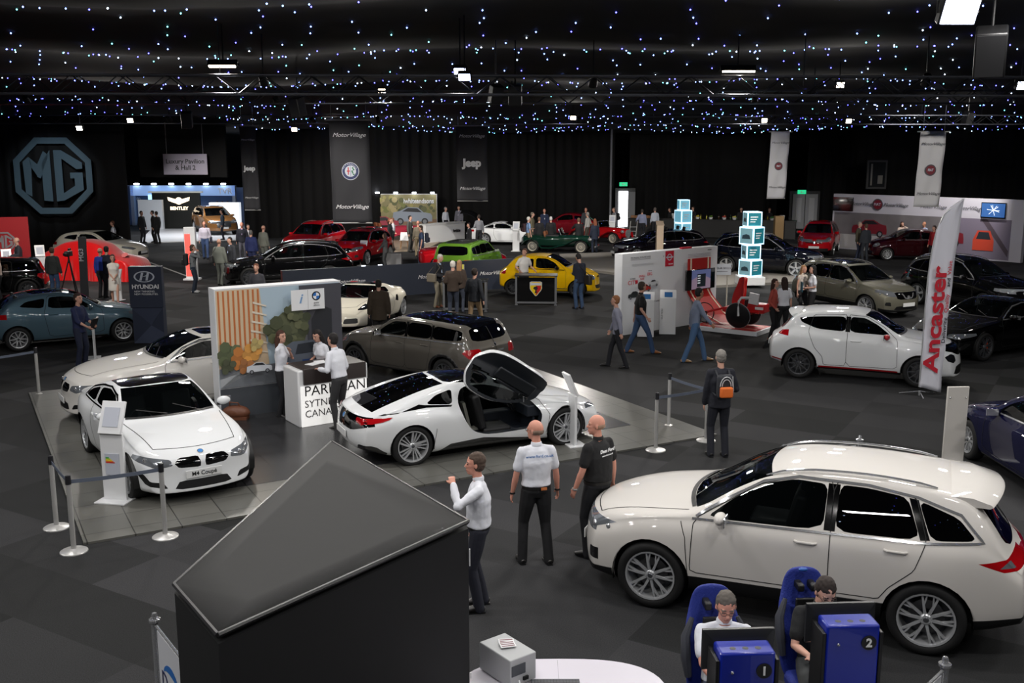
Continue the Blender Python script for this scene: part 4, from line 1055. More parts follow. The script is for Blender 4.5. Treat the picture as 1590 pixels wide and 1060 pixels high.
# ---- small crossover, white
JUKE = dict(L=4.13, W=1.77, wf=.84, wr_=3.37, cowl=1.12, wrad=.345, rimr=.25, tw=.225, paint=pure, lvl=2, bow=.36, bowr=.20, flare=.06, sh=.09, tum=.36, crown=.05, archgap=.045,
 top=[(0, .86), (.12, .93), (.5, 1.02), (.95, 1.07), (1.2, 1.12), (1.6, 1.36), (1.95, 1.53), (2.3, 1.575), (2.9, 1.56), (3.45, 1.50), (3.62, 1.42), (3.85, 1.16), (4.0, 1.0), (4.13, .92)],
 belt=[(0, .76), (.4, .90), (.9, .97), (1.6, 1.0), (2.4, 1.03), (3.0, 1.10), (3.5, 1.14), (3.9, 1.02), (4.13, .84)],
 bot=[(0, .25), (.5, .23), (1.5, .24), (2.9, .25), (3.7, .28), (4.13, .38)],
 plan=[(0, .70), (.3, .82), (.84, .875), (1.7, .84), (2.5, .84), (3.3, .885), (3.8, .85), (4.13, .72)],
 nose=[(0, .1), (.3, 0), (.5, 0), (.7, .04), (.86, .10), (1.2, .2)], tail=[(.2, .10), (.5, 0), (.7, .0), (.9, .06), (1.3, .14)],
 ws=(1.32, 2.02, .66, .56), wsbow=.12, rwf=(.56, .50, 1.08, 1.42),
 side=[([(1.46, 1.09), (2.32, 1.11), (2.32, 1.44), (2.02, 1.43), (1.75, 1.30)], glass), ([(2.42, 1.115), (3.0, 1.15), (3.36, 1.28), (3.42, 1.38), (3.0, 1.42), (2.42, 1.44)], glass_dark)],
 sideparts=[('pillar_trim', [(2.32, 1.11), (2.42, 1.115), (2.42, 1.44), (2.32, 1.44)], gloss_black)],
 doors=[[(1.30, .38), (1.32, 1.0), (1.6, 1.25), (1.98, 1.46), (2.37, 1.48), (2.37, .36)], [(2.37, .36), (2.37, 1.48), (3.1, 1.46), (3.2, 1.1), (3.05, .75), (2.88, .55), (2.84, .36)]], handles=[(2.18, .93)],
 bonnet=(.22, 1.18, .52, .64), mirror=(1.52, 1.02, .80), mirrorm=mat('mirror_red', (170, 20, 30), .2, coat=1),
 face=[('headlight', [(.44, .92), (.70, .96), (.76, 1.06), (.60, 1.04), (.48, 1.0)], lamp_clear, 'front', True, .5), ('grille', [(-.36, .70), (.36, .70), (.78, .86), (.78, .93), (-.78, .93), (-.78, .86)], gloss_black, 'front', False, .35),
          ('fog_lamp', [(.52, .60), (.62, .56), (.72, .60), (.74, .70), (.64, .76), (.54, .72)], lamp_dark, 'front', True, .4), ('air_intake', [(-.6, .30), (.6, .30), (.5, .50), (-.5, .50)], black, 'front', False, .3),
          ('tail_light', [(.60, .98), (.9, .96), (.86, 1.12), (.62, 1.06)], lamp_red, 'rear', True, .5)],
 lines=[('sill_stripe', [(1.28, .315), (2.95, .315)], .035, 'side', mat('stripe_red', (150, 15, 25), .3)), ('bumper_stripe', [(3.75, .40), (4.02, .44)], .03, 'side', mat('stripe_red', (150, 15, 25), .3))],
 clad=[(1.22, 2.98, .30, .30)], spoil=(3.40, 3.74, .54, .05, 1.52), rim='ten', rimcol=alloy_dark, extra=[spoiler], zseat=.65, plates=[('rear', .7, '', .5, plate_w)])
car_juke = make_car(JUKE, 'white small crossover with red door mirrors and red sill stripe behind the feather flag')
place_car(car_juke, JUKE, (1425, 601), (1240, 586), 'R')
# ---- estate hatch with black roof, seen from behind
taupe = mat('paint_taupe', (98, 94, 88), .3, .5, coat=1, inside=(20, 20, 22))
CLUB = dict(L=4.25, W=1.80, wf=.76, wr_=3.43, cowl=1.16, wrad=.33, rimr=.23, tw=.22, paint=taupe, lvl=2, bow=.30, bowr=.16, flare=.03, sh=.05, tum=.30, crown=.05, fader=.5,
 top=[(0, .80), (.12, .88), (.5, .98), (1.0, 1.03), (1.2, 1.07), (1.55, 1.29), (1.85, 1.42), (2.3, 1.45), (3.2, 1.43), (3.85, 1.39), (4.02, 1.30), (4.12, 1.1), (4.2, .96), (4.25, .90)],
 belt=[(0, .72), (.4, .86), (.9, .93), (1.6, .95), (2.6, .97), (3.6, .99), (4.0, .97), (4.25, .84)],
 bot=[(0, .22), (.5, .2), (1.5, .21), (3, .21), (3.8, .24), (4.25, .34)],
 plan=[(0, .70), (.3, .82), (.76, .88), (1.7, .875), (3.4, .89), (3.9, .87), (4.25, .80)],
 nose=[(0, .08), (.3, 0), (.6, 0), (.8, .06), (1.1, .16)], tail=[(.2, .10), (.45, 0), (.7, .02), (1.0, .08), (1.45, .10)],
 ws=(1.30, 1.90, .70, .60), wsbow=.10, rwf=(.62, .56, 1.04, 1.32), roofx=(1.92, 3.92, .60, gloss_black, 'roof_panel'),
 side=[([(1.42, 1.02), (2.26, 1.03), (2.26, 1.33), (1.9, 1.32), (1.66, 1.2)], glass), ([(2.34, 1.03), (3.02, 1.04), (3.02, 1.33), (2.34, 1.34)], glass_dark), ([(3.08, 1.04), (3.86, 1.07), (3.84, 1.28), (3.08, 1.33)], glass_dark)],
 sideparts=[('pillar_trim', [(2.26, 1.02), (2.34, 1.02), (2.34, 1.34), (2.26, 1.34)], gloss_black), ('pillar_trim', [(3.02, 1.04), (3.08, 1.04), (3.08, 1.33), (3.02, 1.33)], gloss_black)],
 doors=[[(1.26, .34), (1.30, .98), (1.56, 1.22), (1.88, 1.36), (2.3, 1.37), (2.3, .32)], [(2.3, .32), (2.3, 1.37), (3.04, 1.36), (3.06, .8), (2.92, .34)]], handles=[(2.14, .88), (2.88, .90)],
 bonnet=(.2, 1.14, .6, .7), mirror=(1.50, 1.0, .84), mirrorm=gloss_black, archtrim=.06, clad=[(-.1, 4.4, .27, .27)],
 face=[('headlight', [(.50, .70), (.66, .66), (.80, .72), (.80, .86), (.66, .90), (.52, .84)], lamp_clear, 'front', True, .5), ('grille', [(-.42, .50), (.42, .50), (.5, .68), (.36, .76), (-.36, .76), (-.5, .68)], gloss_black, 'front', False, .4),
          ('tail_light', [(.46, .70), (.80, .70), (.84, .82), (.80, .90), (.50, .90)], lamp_red, 'rear', True, .35)],
 trim=chrome, trimlines=[[(1.30, .985), (3.9, 1.02)]], lines=[('boot_split', [(.004, .45), (.004, 1.30)], .012, 'rear', seam), ('boot_handle', [(.06, .80), (.26, .80)], .035, 'rear', chrome)],
 badge=('rear', .93, .04, gloss_black), plates=[('rear', .46, '', .5, plate_w)], rim='ten', rimcol=alloy_dark, zseat=.55)
car_club = make_car(CLUB, 'metallic taupe estate hatch with black roof and round-cornered red rear lamps')
place_head(car_club, CLUB, (556, 578), 'L', 144)
# ---- three-door hatch, grey blue
steelblue = mat('paint_steel_blue', (84, 108, 122), .3, .35, coat=1, inside=(20, 20, 22))
HATCH3 = dict(L=4.045, W=1.73, wf=.80, wr_=3.37, cowl=1.16, wrad=.315, rimr=.225, tw=.2, paint=steelblue, lvl=2, bow=.34, bowr=.22, flare=.02, sh=.05, tum=.40, crown=.05,
 top=[(0, .74), (.12, .82), (.5, .93), (.95, 1.0), (1.25, 1.05), (1.65, 1.29), (2.0, 1.43), (2.4, 1.465), (2.9, 1.44), (3.4, 1.35), (3.68, 1.22), (3.86, 1.04), (4.045, .92)],
 belt=[(0, .64), (.4, .80), (.9, .88), (1.6, .92), (2.4, .96), (3.2, 1.04), (3.6, 1.04), (4.045, .84)],
 bot=[(0, .22), (.5, .19), (1.5, .20), (3, .21), (3.6, .24), (4.045, .34)],
 plan=[(0, .68), (.3, .80), (.8, .85), (1.7, .85), (3.2, .86), (3.7, .83), (4.045, .70)],
 nose=[(0, .08), (.3, 0), (.5, 0), (.7, .06), (1.0, .16)], tail=[(.2, .10), (.5, 0), (.7, 0), (.9, .05), (1.3, .12)],
 ws=(1.38, 2.06, .66, .54), wsbow=.12, rwf=(.55, .48, 1.06, 1.30),
 side=[([(1.50, 1.0), (2.62, 1.06), (2.56, 1.33), (2.3, 1.34), (2.02, 1.31), (1.78, 1.2)], glass), ([(2.72, 1.07), (3.30, 1.14), (3.12, 1.26), (2.66, 1.32)], glass_dark)],
 doors=[[(1.28, .34), (1.30, .94), (1.6, 1.16), (1.98, 1.36), (2.6, 1.37), (2.72, .9), (2.62, .32)]], handles=[(2.50, .90)], bonnet=(.22, 1.16, .54, .66), mirror=(1.58, .98, .80),
 face=[('headlight', [(.40, .70), (.60, .66), (.78, .74), (.80, .84), (.52, .78)], lamp_clear, 'front', True, .62), ('grille', [(-.42, .40), (.42, .40), (.36, .58), (-.36, .58)], black, 'front', False, .3), ('tail_light', [(.50, .86), (.9, .84), (.9, .98), (.62, .96)], lamp_red, 'rear', True, .45)],
 clad=[(1.2, 3.05, .26, .26)], rim='v5', rimcol=alloy, zseat=.55, plates=[('front', .52, '', .5, plate_w)], roofx=(2.1, 3.0, .5, gloss_black))
car_i20 = make_car(HATCH3, 'grey-blue three-door hatchback standing beside the dark blue totem')
place_car(car_i20, HATCH3, (191, 530), (31, 545), 'R')
# ---- bubble city car
def bubble(paint_m, rim, extra=None, **kw):
 S = dict(L=3.66, W=1.63, wf=.72, wr_=3.02, cowl=.98, wrad=.305, rimr=.22, tw=.2, paint=paint_m, lvl=2, bow=.34, bowr=.24, flare=.03, sh=.07, tum=.32, crown=.06, archgap=.035,
  top=[(0, .76), (.12, .86), (.45, .98), (.85, 1.05), (1.05, 1.10), (1.42, 1.34), (1.75, 1.46), (2.15, 1.485), (2.7, 1.44), (3.1, 1.33), (3.35, 1.12), (3.52, .96), (3.66, .84)],
  belt=[(0, .66), (.35, .83), (.8, .90), (1.5, .93), (2.3, .96), (2.9, .98), (3.3, .94), (3.66, .76)],
  bot=[(0, .22), (.5, .2), (1.4, .2), (2.7, .21), (3.3, .24), (3.66, .34)],
  plan=[(0, .66), (.3, .76), (.72, .81), (1.5, .80), (2.9, .815), (3.3, .78), (3.66, .66)],
  nose=[(0, .06), (.25, 0), (.5, .02), (.75, .06), (1.0, .16)], tail=[(.2, .08), (.45, 0), (.7, 0), (.9, .05), (1.3, .12)],
  ws=(1.16, 1.84, .64, .54), wsbow=.12, rwf=(.52, .46, 1.0, 1.30),
  side=[([(1.32, 1.0), (2.22, 1.02), (2.22, 1.36), (1.85, 1.36), (1.55, 1.22)], glass), ([(2.30, 1.02), (2.92, 1.04), (2.86, 1.20), (2.66, 1.30), (2.30, 1.35)], glass_dark)],
  doors=[[(1.12, .32), (1.12, .94), (1.42, 1.22), (1.8, 1.39), (2.26, 1.40), (2.27, .30)]], handles=[(2.10, .88)], bonnet=(.2, 1.0, .5, .60), mirror=(1.40, .98, .77),
  face=[('headlight', chaikin([(.44, .64), (.62, .62), (.68, .74), (.60, .84), (.46, .80)], 1), lamp_clear, 'front', True, .5), ('grille', [(-.42, .30), (.42, .30), (.5, .44), (-.5, .44)], black, 'front', False, .4),
              ('tail_light', [(.56, .80), (.72, .78), (.72, 1.0), (.60, .98)], lamp_red, 'rear', True, .35)],
  lines=[('front_trim', [(0, .72), (.30, .73)], .035, 'front', chrome)], lampdots=[(.56, .73, .06)], trim=chrome, trimlines=[[(1.18, .965), (2.95, 1.0)]],
  rim=rim, rimcol=alloy, zseat=.55, plates=[('front', .50, '', .46, plate_w)])
 S.update(kw); return S
yellow = mat('paint_yellow', (240, 190, 8), .3, coat=1, inside=(20, 20, 22))
ABARTH = bubble(yellow, 'ten', rimcol=alloy_dark, mirrorm=gloss_black, trim=gloss_black, lines=[('front_trim', [(0, .72), (.26, .72)], .05, 'front', gloss_black)], plates=[],
 sideparts=[('sill_stripe', [(1.08, .30), (2.66, .30), (2.66, .33), (1.08, .33)], mat('stripe_grey', (60, 60, 60), .4))])
car_abarth = make_car(ABARTH, 'bright yellow three-door city car behind the black and silver counter')
place_car(car_abarth, ABARTH, (899, 462), (795, 459), 'R')
maroon = mat('paint_maroon', (46, 5, 12), .3, .2, coat=1, inside=(20, 20, 22))
MAR = bubble(maroon, 'ten')
car_maroon = make_car(MAR, 'dark maroon city car standing before the long white display wall')
place_head(car_maroon, MAR, (1376, 404), 'L', 176)
# ---- mid-engined spider, white, and a red one far behind
def spider(pm, seatm, extra=[]):
 return dict(L=3.99, W=1.87, wf=.86, wr_=3.24, cowl=1.18, wrad=.32, rimr=.25, tw=.24, paint=pm, lvl=2, bow=.40, bowr=.28, flare=.08, sh=.11, tum=.55, crown=.04, archgap=.03,
  top=[(0, .56), (.12, .63), (.5, .74), (.9, .80), (1.2, .84), (1.6, 1.04), (1.95, 1.16), (2.3, 1.185), (2.6, 1.15), (2.9, 1.02), (3.3, .96), (3.7, .94), (3.99, .88)],
  belt=[(0, .48), (.4, .66), (.9, .74), (1.5, .74), (2.2, .78), (2.9, .86), (3.4, .88), (3.99, .76)],
  bot=[(0, .18), (.5, .14), (1.5, .15), (3, .16), (3.5, .2), (3.99, .32)],
  plan=[(0, .70), (.35, .85), (.86, .90), (1.7, .84), (2.4, .87), (3.2, .925), (3.6, .90), (3.99, .76)],
  nose=[(0, .08), (.2, 0), (.45, .06), (.6, .14), (.9, .2)], tail=[(.2, .1), (.45, 0), (.7, 0), (.9, .08)],
  ws=(1.38, 1.98, .70, .56), wsbow=.16, roofx=(2.02, 2.56, .54, gloss_black, 'soft_top'), 
  side=[([(1.52, .86), (2.50, .90), (2.42, 1.05), (2.1, 1.08), (1.82, 1.01)], glass)], sideparts=[('air_intake', [(2.62, .62), (2.78, .58), (2.80, .78), (2.70, .76)], gloss_black)],
  doors=[[(1.26, .28), (1.28, .72), (1.5, .86), (2.5, .88), (2.56, .5), (2.42, .28)]], bonnet=(.35, 1.2, .5, .6), mirror=(1.62, .88, .82),
  face=[('grille', [(-.16, .52), (0, .22), (.16, .52)], gloss_black, 'front', False, .4), ('air_intake', [(.26, .26), (.66, .28), (.64, .42), (.30, .40)], black, 'front', True, .45),
              ('headlight', [(.56, .62), (.76, .62), (.82, .74), (.66, .78)], lamp_dark, 'front', True, .8), ('tail_light', [(.54, .70), (.68, .68), (.70, .80), (.56, .80)], lamp_red, 'rear', True, .3)],
  rim='five', rimcol=alloy, zseat=.34, seatm=seatm, cabend=2.6, badge=('front', .56, .05, white_r))
ivory = mat('paint_ivory', (222, 216, 200), .3, coat=1, inside=(20, 20, 22))
redseat = mat('seat_red', (150, 20, 38), .5)
S4C = spider(ivory, redseat)
car_4c = make_car(S4C, 'ivory white two-seat sports car with red seats partly behind the poster wall')
place_head(car_4c, S4C, (578, 511), 'L', -104)
red = mat('paint_red', (176, 12, 24), .3, .1, coat=1, inside=(20, 20, 22))
S4R = spider(red, interior); S4R['roofx'] = (2.0, 2.05, .3, red, 'soft_top')
car_4cr = make_car(S4R, 'low red sports car seen beyond the green boxy off-roader')
put_car(car_4cr, G(718, 417).xy, 12)
# ---- rescaled crossovers
def suv(L, W, H, pm, **kw):
 a = dict(paint=pm, lvl=2, badge=('front', .74 * H / 1.74, .06, chrome), mirrorm=pm)
 a.update(kw); S = rescale(EDGE, L, W, H, **a)
 S['plates'] = [('front', .50 * H / 1.74, '', .5, plate_w)]
 S['spoil'] = S['spoil'][:1] + (S['spoil'][0] + .28 * L / 4.8,) + S['spoil'][2:]
 S['lines'] = []
 return S
navy = mat('paint_navy', (5, 8, 20), .2, .3, coat=1, inside=(20, 20, 22))
TOU = suv(4.80, 1.94, 1.72, navy, wf=.94, wr_=3.83, wrad=.38, rim='five', archtrim=.0)
car_tou = make_car(TOU, 'navy blue five-door off-roader with five-spoke wheels behind the cube tower')
place_car(car_tou, TOU, (1236, 431), (1127, 425), 'R')
aub = mat('paint_aubergine', (14, 9, 17), .25, .4, coat=1, inside=(20, 20, 22))
PAS = suv(4.77, 1.83, 1.48, aub, wf=.90, wr_=3.69, wrad=.33, extra=[])
car_pas = make_car(PAS, 'dark aubergine estate parked behind the white brand wall')
place_head(car_pas, PAS, (988, 407), 'L', -166)
X500 = suv(4.25, 1.80, 1.62, red, wf=.88, wr_=3.45, wrad=.34, rim='five')
X500['face'] = [('headlight', chaikin([(.52, .78), (.72, .76), (.78, .88), (.68, .96), (.54, .92)], 1), lamp_clear, 'front', True, .6), ('grille', [(-.40, .66), (.40, .66), (.44, .70), (-.44, .70)], gloss_black, 'front', False), ('bumper_guard', [(-.6, .25), (.6, .25), (.7, .42), (-.7, .42)], black, 'front', False)]
X500['lines'] = [('front_trim', [(0, .76), (.30, .77)], .04, 'front', chrome)]
car_x500 = make_car(X500, 'red small crossover facing forward beside the grey double doors')
place_head(car_x500, X500, (1291, 397), 'L', -113)
silv = mat('paint_champagne', (128, 126, 112), .28, .6, coat=1, inside=(20, 20, 22))
def nissan_face(m=chrome):
 return [('headlight', [(.46, .84), (.66, .78), (.86, .82), (.90, .92), (.60, .88)], lamp_clear, 'front', True, .62), ('grille', [(-.40, .62), (.40, .62), (.48, .84), (-.48, .84)], gloss_black, 'front', False),
   ('air_intake', [(-.5, .30), (.5, .30), (.42, .42), (-.42, .42)], black, 'front', False), ('fog_lamp', [(.58, .42), (.74, .44), (.72, .54), (.60, .54)], black, 'front', True, .4)]
VL = [('grille_trim', [(.24, .80), (.14, .66), (0, .64)], .04, 'front', chrome)]
QAS = suv(4.38, 1.81, 1.59, silv, wf=.92, wr_=3.57, wrad=.345, rim='multi'); QAS['face'] = nissan_face(); QAS['lines'] = VL; QAS['roofx'] = (2.1, 3.2, .46, gloss_black)
car_qas = make_car(QAS, 'champagne silver crossover with glass roof behind the white small crossover')
place_head(car_qas, QAS, (1345, 492), 'R', -62)
blk = mat('paint_black', (3, 3, 4), .18, .1, coat=1, inside=(20, 20, 22))
XTR = suv(4.64, 1.83, 1.71, blk, wf=.95, wr_=3.65, wrad=.36, rim='five'); XTR['face'] = nissan_face(); XTR['lines'] = VL
car_xtr = make_car(XTR, 'black seven-seat crossover facing forward behind the tall feather flag')
put_car(car_xtr, G(1502, 478).xy, -66)
GTR = rescale(COUPE, 4.71, 1.90, 1.37, wf=.92, wr_=3.70, wrad=.355, rimr=.27, rim='multi', rimcol=alloy_dark, paint=blk, mirrorm=blk, caliper=mat('caliper_orange', (220, 70, 20), .4), roofx=(2.3, 2.34, .3, blk), plates=[], trim=chrome, lvl=2)
GTR['badge'] = ('front', .6, .04, chrome)
car_gtr = make_car(GTR, 'black sports coupe with orange brake calipers at the edge beyond the flag')
place_head(car_gtr, GTR, (1523, 560), 'L', -150)
FOC = rescale(HATCH3, 4.36, 1.82, 1.48, wf=.86, wr_=3.51, wrad=.33, paint=mat('paint_deep_blue', (9, 11, 50), .25, .4, coat=1, inside=(20, 20, 22)), trim=chrome, lvl=2)
FOC['trimlines'] = [[(1.40, 1.0), (2.72, 1.06), (3.5, 1.10)]]; FOC['mirrorm'] = FOC['paint']; FOC.pop('roofx')
car_foc = make_car(FOC, 'deep blue hatchback cut by the frame behind the large crossover')
place_head(car_foc, FOC, (1508, 712), 'L', 90)
VOL = suv(4.95, 1.94, 1.66, blk, wf=.92, wr_=3.90, wrad=.38, rimcol=alloy_dark)
car_vol = make_car(VOL, 'long glossy black estate-like off-roader behind the dark partition')
place_head(car_vol, VOL, (389, 446), 'L', -163)
XTRR = suv(4.64, 1.83, 1.73, red, wf=.95, wr_=3.65, wrad=.36); XTRR['face'] = nissan_face(); XTRR['lines'] = VL
car_xtrr = make_car(XTRR, 'red seven-seat crossover facing forward against the black curtain')
place_head(car_xtrr, XTRR, (492, 403), 'L', -106)
QASR = suv(4.38, 1.81, 1.57, red, wf=.92, wr_=3.57, wrad=.345); QASR['face'] = nissan_face(); QASR['lines'] = VL
car_qasr = make_car(QASR, 'red crossover just behind the long glossy black off-roader')
place_head(car_qasr, QASR, (568, 412), 'L', -106)
green = mat('paint_green', (88, 128, 38), .3, .2, coat=1, inside=(20, 20, 22))
REN = rescale(CLUB, 4.24, 1.80, 1.69, paint=green, archtrim=.06, clad=None, lvl=2, rim='five'); REN['mirrorm'] = gloss_black; REN['roofx'] = (1.95, 3.7, .5, mat('roof_grey', (52, 54, 52), .3, coat=1), 'roof_panel')
REN['badge'] = ('rear', 1.0, .04, green)
REN['lines'] = []
car_ren = make_car(REN, 'green boxy off-roader with grey roof seen from behind over the partition')
put_car(car_ren, G(730, 436).xy, 72)
cgold = mat('paint_bronze', (150, 104, 60), .3, .6, coat=1, inside=(20, 20, 22))
BEN = suv(5.14, 2.0, 1.74, cgold, wf=.95, wr_=3.94, wrad=.40); BEN['face'] = [('headlight', chaikin([(.56, .86), (.74, .84), (.78, .98), (.60, 1.0)], 1), lamp_clear, 'front', True, .5), ('grille', [(-.42, .50), (.42, .50), (.46, .92), (-.46, .92)], alloy_dark, 'front', False)]
car_ben = make_car(BEN, 'bronze luxury off-roader inside the lit pavilion opening')
put_car(car_ben, (-19.0, 64.5), -60)
MG = rescale(HATCH3, 4.40, 1.80, 1.50, wf=.86, wr_=3.50, paint=ivory, lvl=2); MG['mirrorm'] = ivory; MG.pop('roofx')
car_mg = make_car(MG, 'pearl white hatchback poking out behind the red silk covered car')
put_car(car_mg, G(160, 407).xy, -12)
MINI = rescale(CLUB, 3.82, 1.73, 1.42, wf=.7, wr_=3.2, paint=blk, lvl=2); MINI['roofx'] = (1.8, 1.84, .4, gloss_black, 'roof_panel')
car_mini = make_car(MINI, 'black small car at the hall edge beyond the grey-blue hatchback')
put_car(car_mini, G(-12, 462).xy, 200)
WSP = rescale(COUPE, 4.2, 1.75, 1.30, paint=pure, lvl=2, plates=[], wf=.75, wr_=3.25); WSP['roofx'] = (2.2, 2.25, .3, pure)
car_wsp = make_car(WSP, 'white sports coupe with its rear panel raised beside the white counter')
put_car(car_wsp, G(790, 379).xy, -8)
q = MB(); rs = []
for k in range(9):
 a = R(20 + 80 * k / 8); x = 2.35 - 1.0 * math.cos(a) + .1; z = .85 + 1.05 * math.sin(a)
 rs.append([(x, y, z - .12 * (abs(y) / .8) ** 2) for y in (-.8, -.4, 0, .4, .8)] + [(x + .03, y, z - .05 - .12 * (abs(y) / .8) ** 2) for y in (.8, .4, 0, -.4, -.8)])
q.rings(rs); q.build('raised_panel', pure, car_wsp)
RH = rescale(HATCH3, 3.95, 1.70, 1.46, wf=.76, wr_=3.25, paint=mat('paint_wine', (110, 10, 24), .3, .2, coat=1, inside=(20, 20, 22)), lvl=2, plates=[]); RH['mirrorm'] = RH['paint']; RH.pop('roofx')
car_rh = make_car(RH, 'wine red hatchback at the curtain beyond the group round the green roadster')
put_car(car_rh, G(878, 366).xy, 170)
# ---- vintage-style roadsters: long bonnet, swept separate wings, wire wheels
def roadster(label, pm, centre, heading, L=4.0):
 r = empty('roadster', label, 'car', loc=(centre[0], centre[1], 0), rz=R(heading))      # local +x is forward
 def loft(st, name, m, y0=0):
  q = MB(); rs = []
  for (x, w_, z0, z1) in st:
   ring = []
   for k in range(14):
    a = 2 * PI * k / 14; c_, s_ = math.cos(a), math.sin(a)
    ring.append((x, y0 + w_ * (abs(c_) ** .6) * (1 if c_ > 0 else -1), (z0 + z1) / 2 + (z1 - z0) / 2 * (abs(s_) ** .6) * (1 if s_ > 0 else -1)))
   rs.append(ring)
  q.rings(rs); return q.build(name, m, r)
 loft([(-1.95, .25, .42, .72), (-1.8, .48, .34, .84), (-1.3, .58, .28, .90), (-.6, .60, .26, .86), (.1, .56, .26, .90), (.8, .44, .28, .90), (1.5, .33, .32, .88), (1.78, .26, .36, .84)], 'body', pm)
 q = MB().use(interior).box((-.35, 0, .86), (.8, .9, .08)); q.build('cockpit', None, r, bevel=.03)
 for y in (-.25, .25): q = MB().use(mat('seat_tan', (120, 70, 40), .6)).box((-.68, y, .92), (.14, .4, .34), rot=Ry(R(-12))); q.build('car_seat', None, r, bevel=.04)
 q = MB().use(glass).box((.12, 0, 1.06), (.012, 1.0, .30), rot=Ry(R(-22))); ws_ = q.build('windscreen', None, r)
 q = MB().use(chrome).tube([(.18, -.5, .92), (.06, -.5, 1.22), (.06, .5, 1.22), (.18, .5, .92)], .014, 6); q.build('windscreen_frame', None, r)
 for s_ in (-1, 1):
  q = MB(); rs = []
  path = [(1.72, .36, .10), (1.60, .60, .17), (1.25, .72, .19), (.9, .66, .17), (.4, .42, .13), (-.3, .24, .10), (-.8, .24, .10), (-1.05, .46, .14), (-1.3, .70, .18), (-1.6, .62, .17), (-1.86, .40, .10)]
  for x, z, w_ in path: rs.append([(x, s_ * .62 + w_ * math.cos(a), z + .05 * math.sin(a)) for a in (2 * PI * k / 10 for k in range(10))])
  q.rings(rs); q.build('wing', pm, r)
  for x in (1.25, -1.27):
   wo = make_wheel(.33, .24, 'wire', mat('wire_cream', (190, 185, 170), .4), r, (x, s_ * .66, .33), s_, .15)
  q = MB().use(chrome).ell((1.66, s_ * .36, .70), (.12, .10, .10)); q.build('headlamp', None, r)
 q = MB().use(chrome)
 q.prism(chaikin([(-.2, .36), (.2, .36), (.26, .8), (-.26, .8)], 1), (1.78, 0, 0), (0, 1, 0), (0, 0, 1), (1, 0, 0), .05); q.build('radiator_grille', None, r)
 q = MB().use(chrome).tube([(1.98, -.7, .36), (2.02, 0, .34), (1.98, .7, .36)], .035, 8); q.build('bumper', None, r)
 return r
roadster('dark green vintage-style roadster with wire wheels among the visitors', mat('paint_bottle_green', (8, 40, 30), .25, coat=1), G(868, 391).xy, -13)
roadster('small red roadster with chrome lamps behind the green roadster nose', mat('paint_signal_red', (160, 14, 20), .25, coat=1), G(934, 376).xy, -40)
roadster('pinkish red roadster on the light floor behind the hanging banner', mat('paint_rose', (190, 60, 80), .25, coat=1), G(604, 374).xy, 30)
# ================================================================ people
SKIN = {'light': (206, 158, 138), 'pink': (212, 150, 130), 'tan': (172, 122, 96), 'dark': (96, 64, 50)}
def skinm(k): return mat('skin_' + k, SKIN[k], .55, spec=.4)
def cloth(name, rgb, rough=.85, bump=.25, sc=18): return mat('cloth_' + name, rgb, rough, bump=bump, bscale=sc)
def ik(a, b, l1, l2, pole):
 d = b - a; L_ = max(.02, min(d.length, l1 + l2 - .004)); u = d.normalized()
 x = (l1 * l1 - l2 * l2 + L_ * L_) / (2 * L_); h = math.sqrt(max(0, l1 * l1 - x * x))
 p = pole - u * pole.dot(u); p = p.normalized() if p.length > 1e-4 else Vector((0, 0, -1))
 return a + u * x + p * h, a + u * L_
def etube(mb, pts, rad, side=(0, 1, 0), n=12):
 """tube with elliptical sections: rad = (half depth, half width along side)"""
 pts = [Vector(p) for p in pts]; rs = []
 for k, p in enumerate(pts):
  d = (pts[min(k + 1, len(pts) - 1)] - pts[max(k - 1, 0)]).normalized(); s_ = Vector(side); s_ = (s_ - d * s_.dot(d)).normalized(); f_ = s_.cross(d)
  a, b = rad[k]; rs.append([p + f_ * math.cos(t) * a + s_ * math.sin(t) * b for t in (2 * PI * q / n for q in range(n))])
 mb.rings(rs)
def limb(mb, pts, rad, n=10):
 mb.tube(pts, rad, n)
 for p, r_ in zip(pts, rad): mb.ell(p, r_ * .99, n=8, m=6)
def remesh(mb, vox, it=4, fac=.5):
 return bake(mb, [('REMESH', dict(mode='VOXEL', voxel_size=vox, use_smooth_shade=True)), ('SMOOTH', dict(factor=fac, iterations=it))])
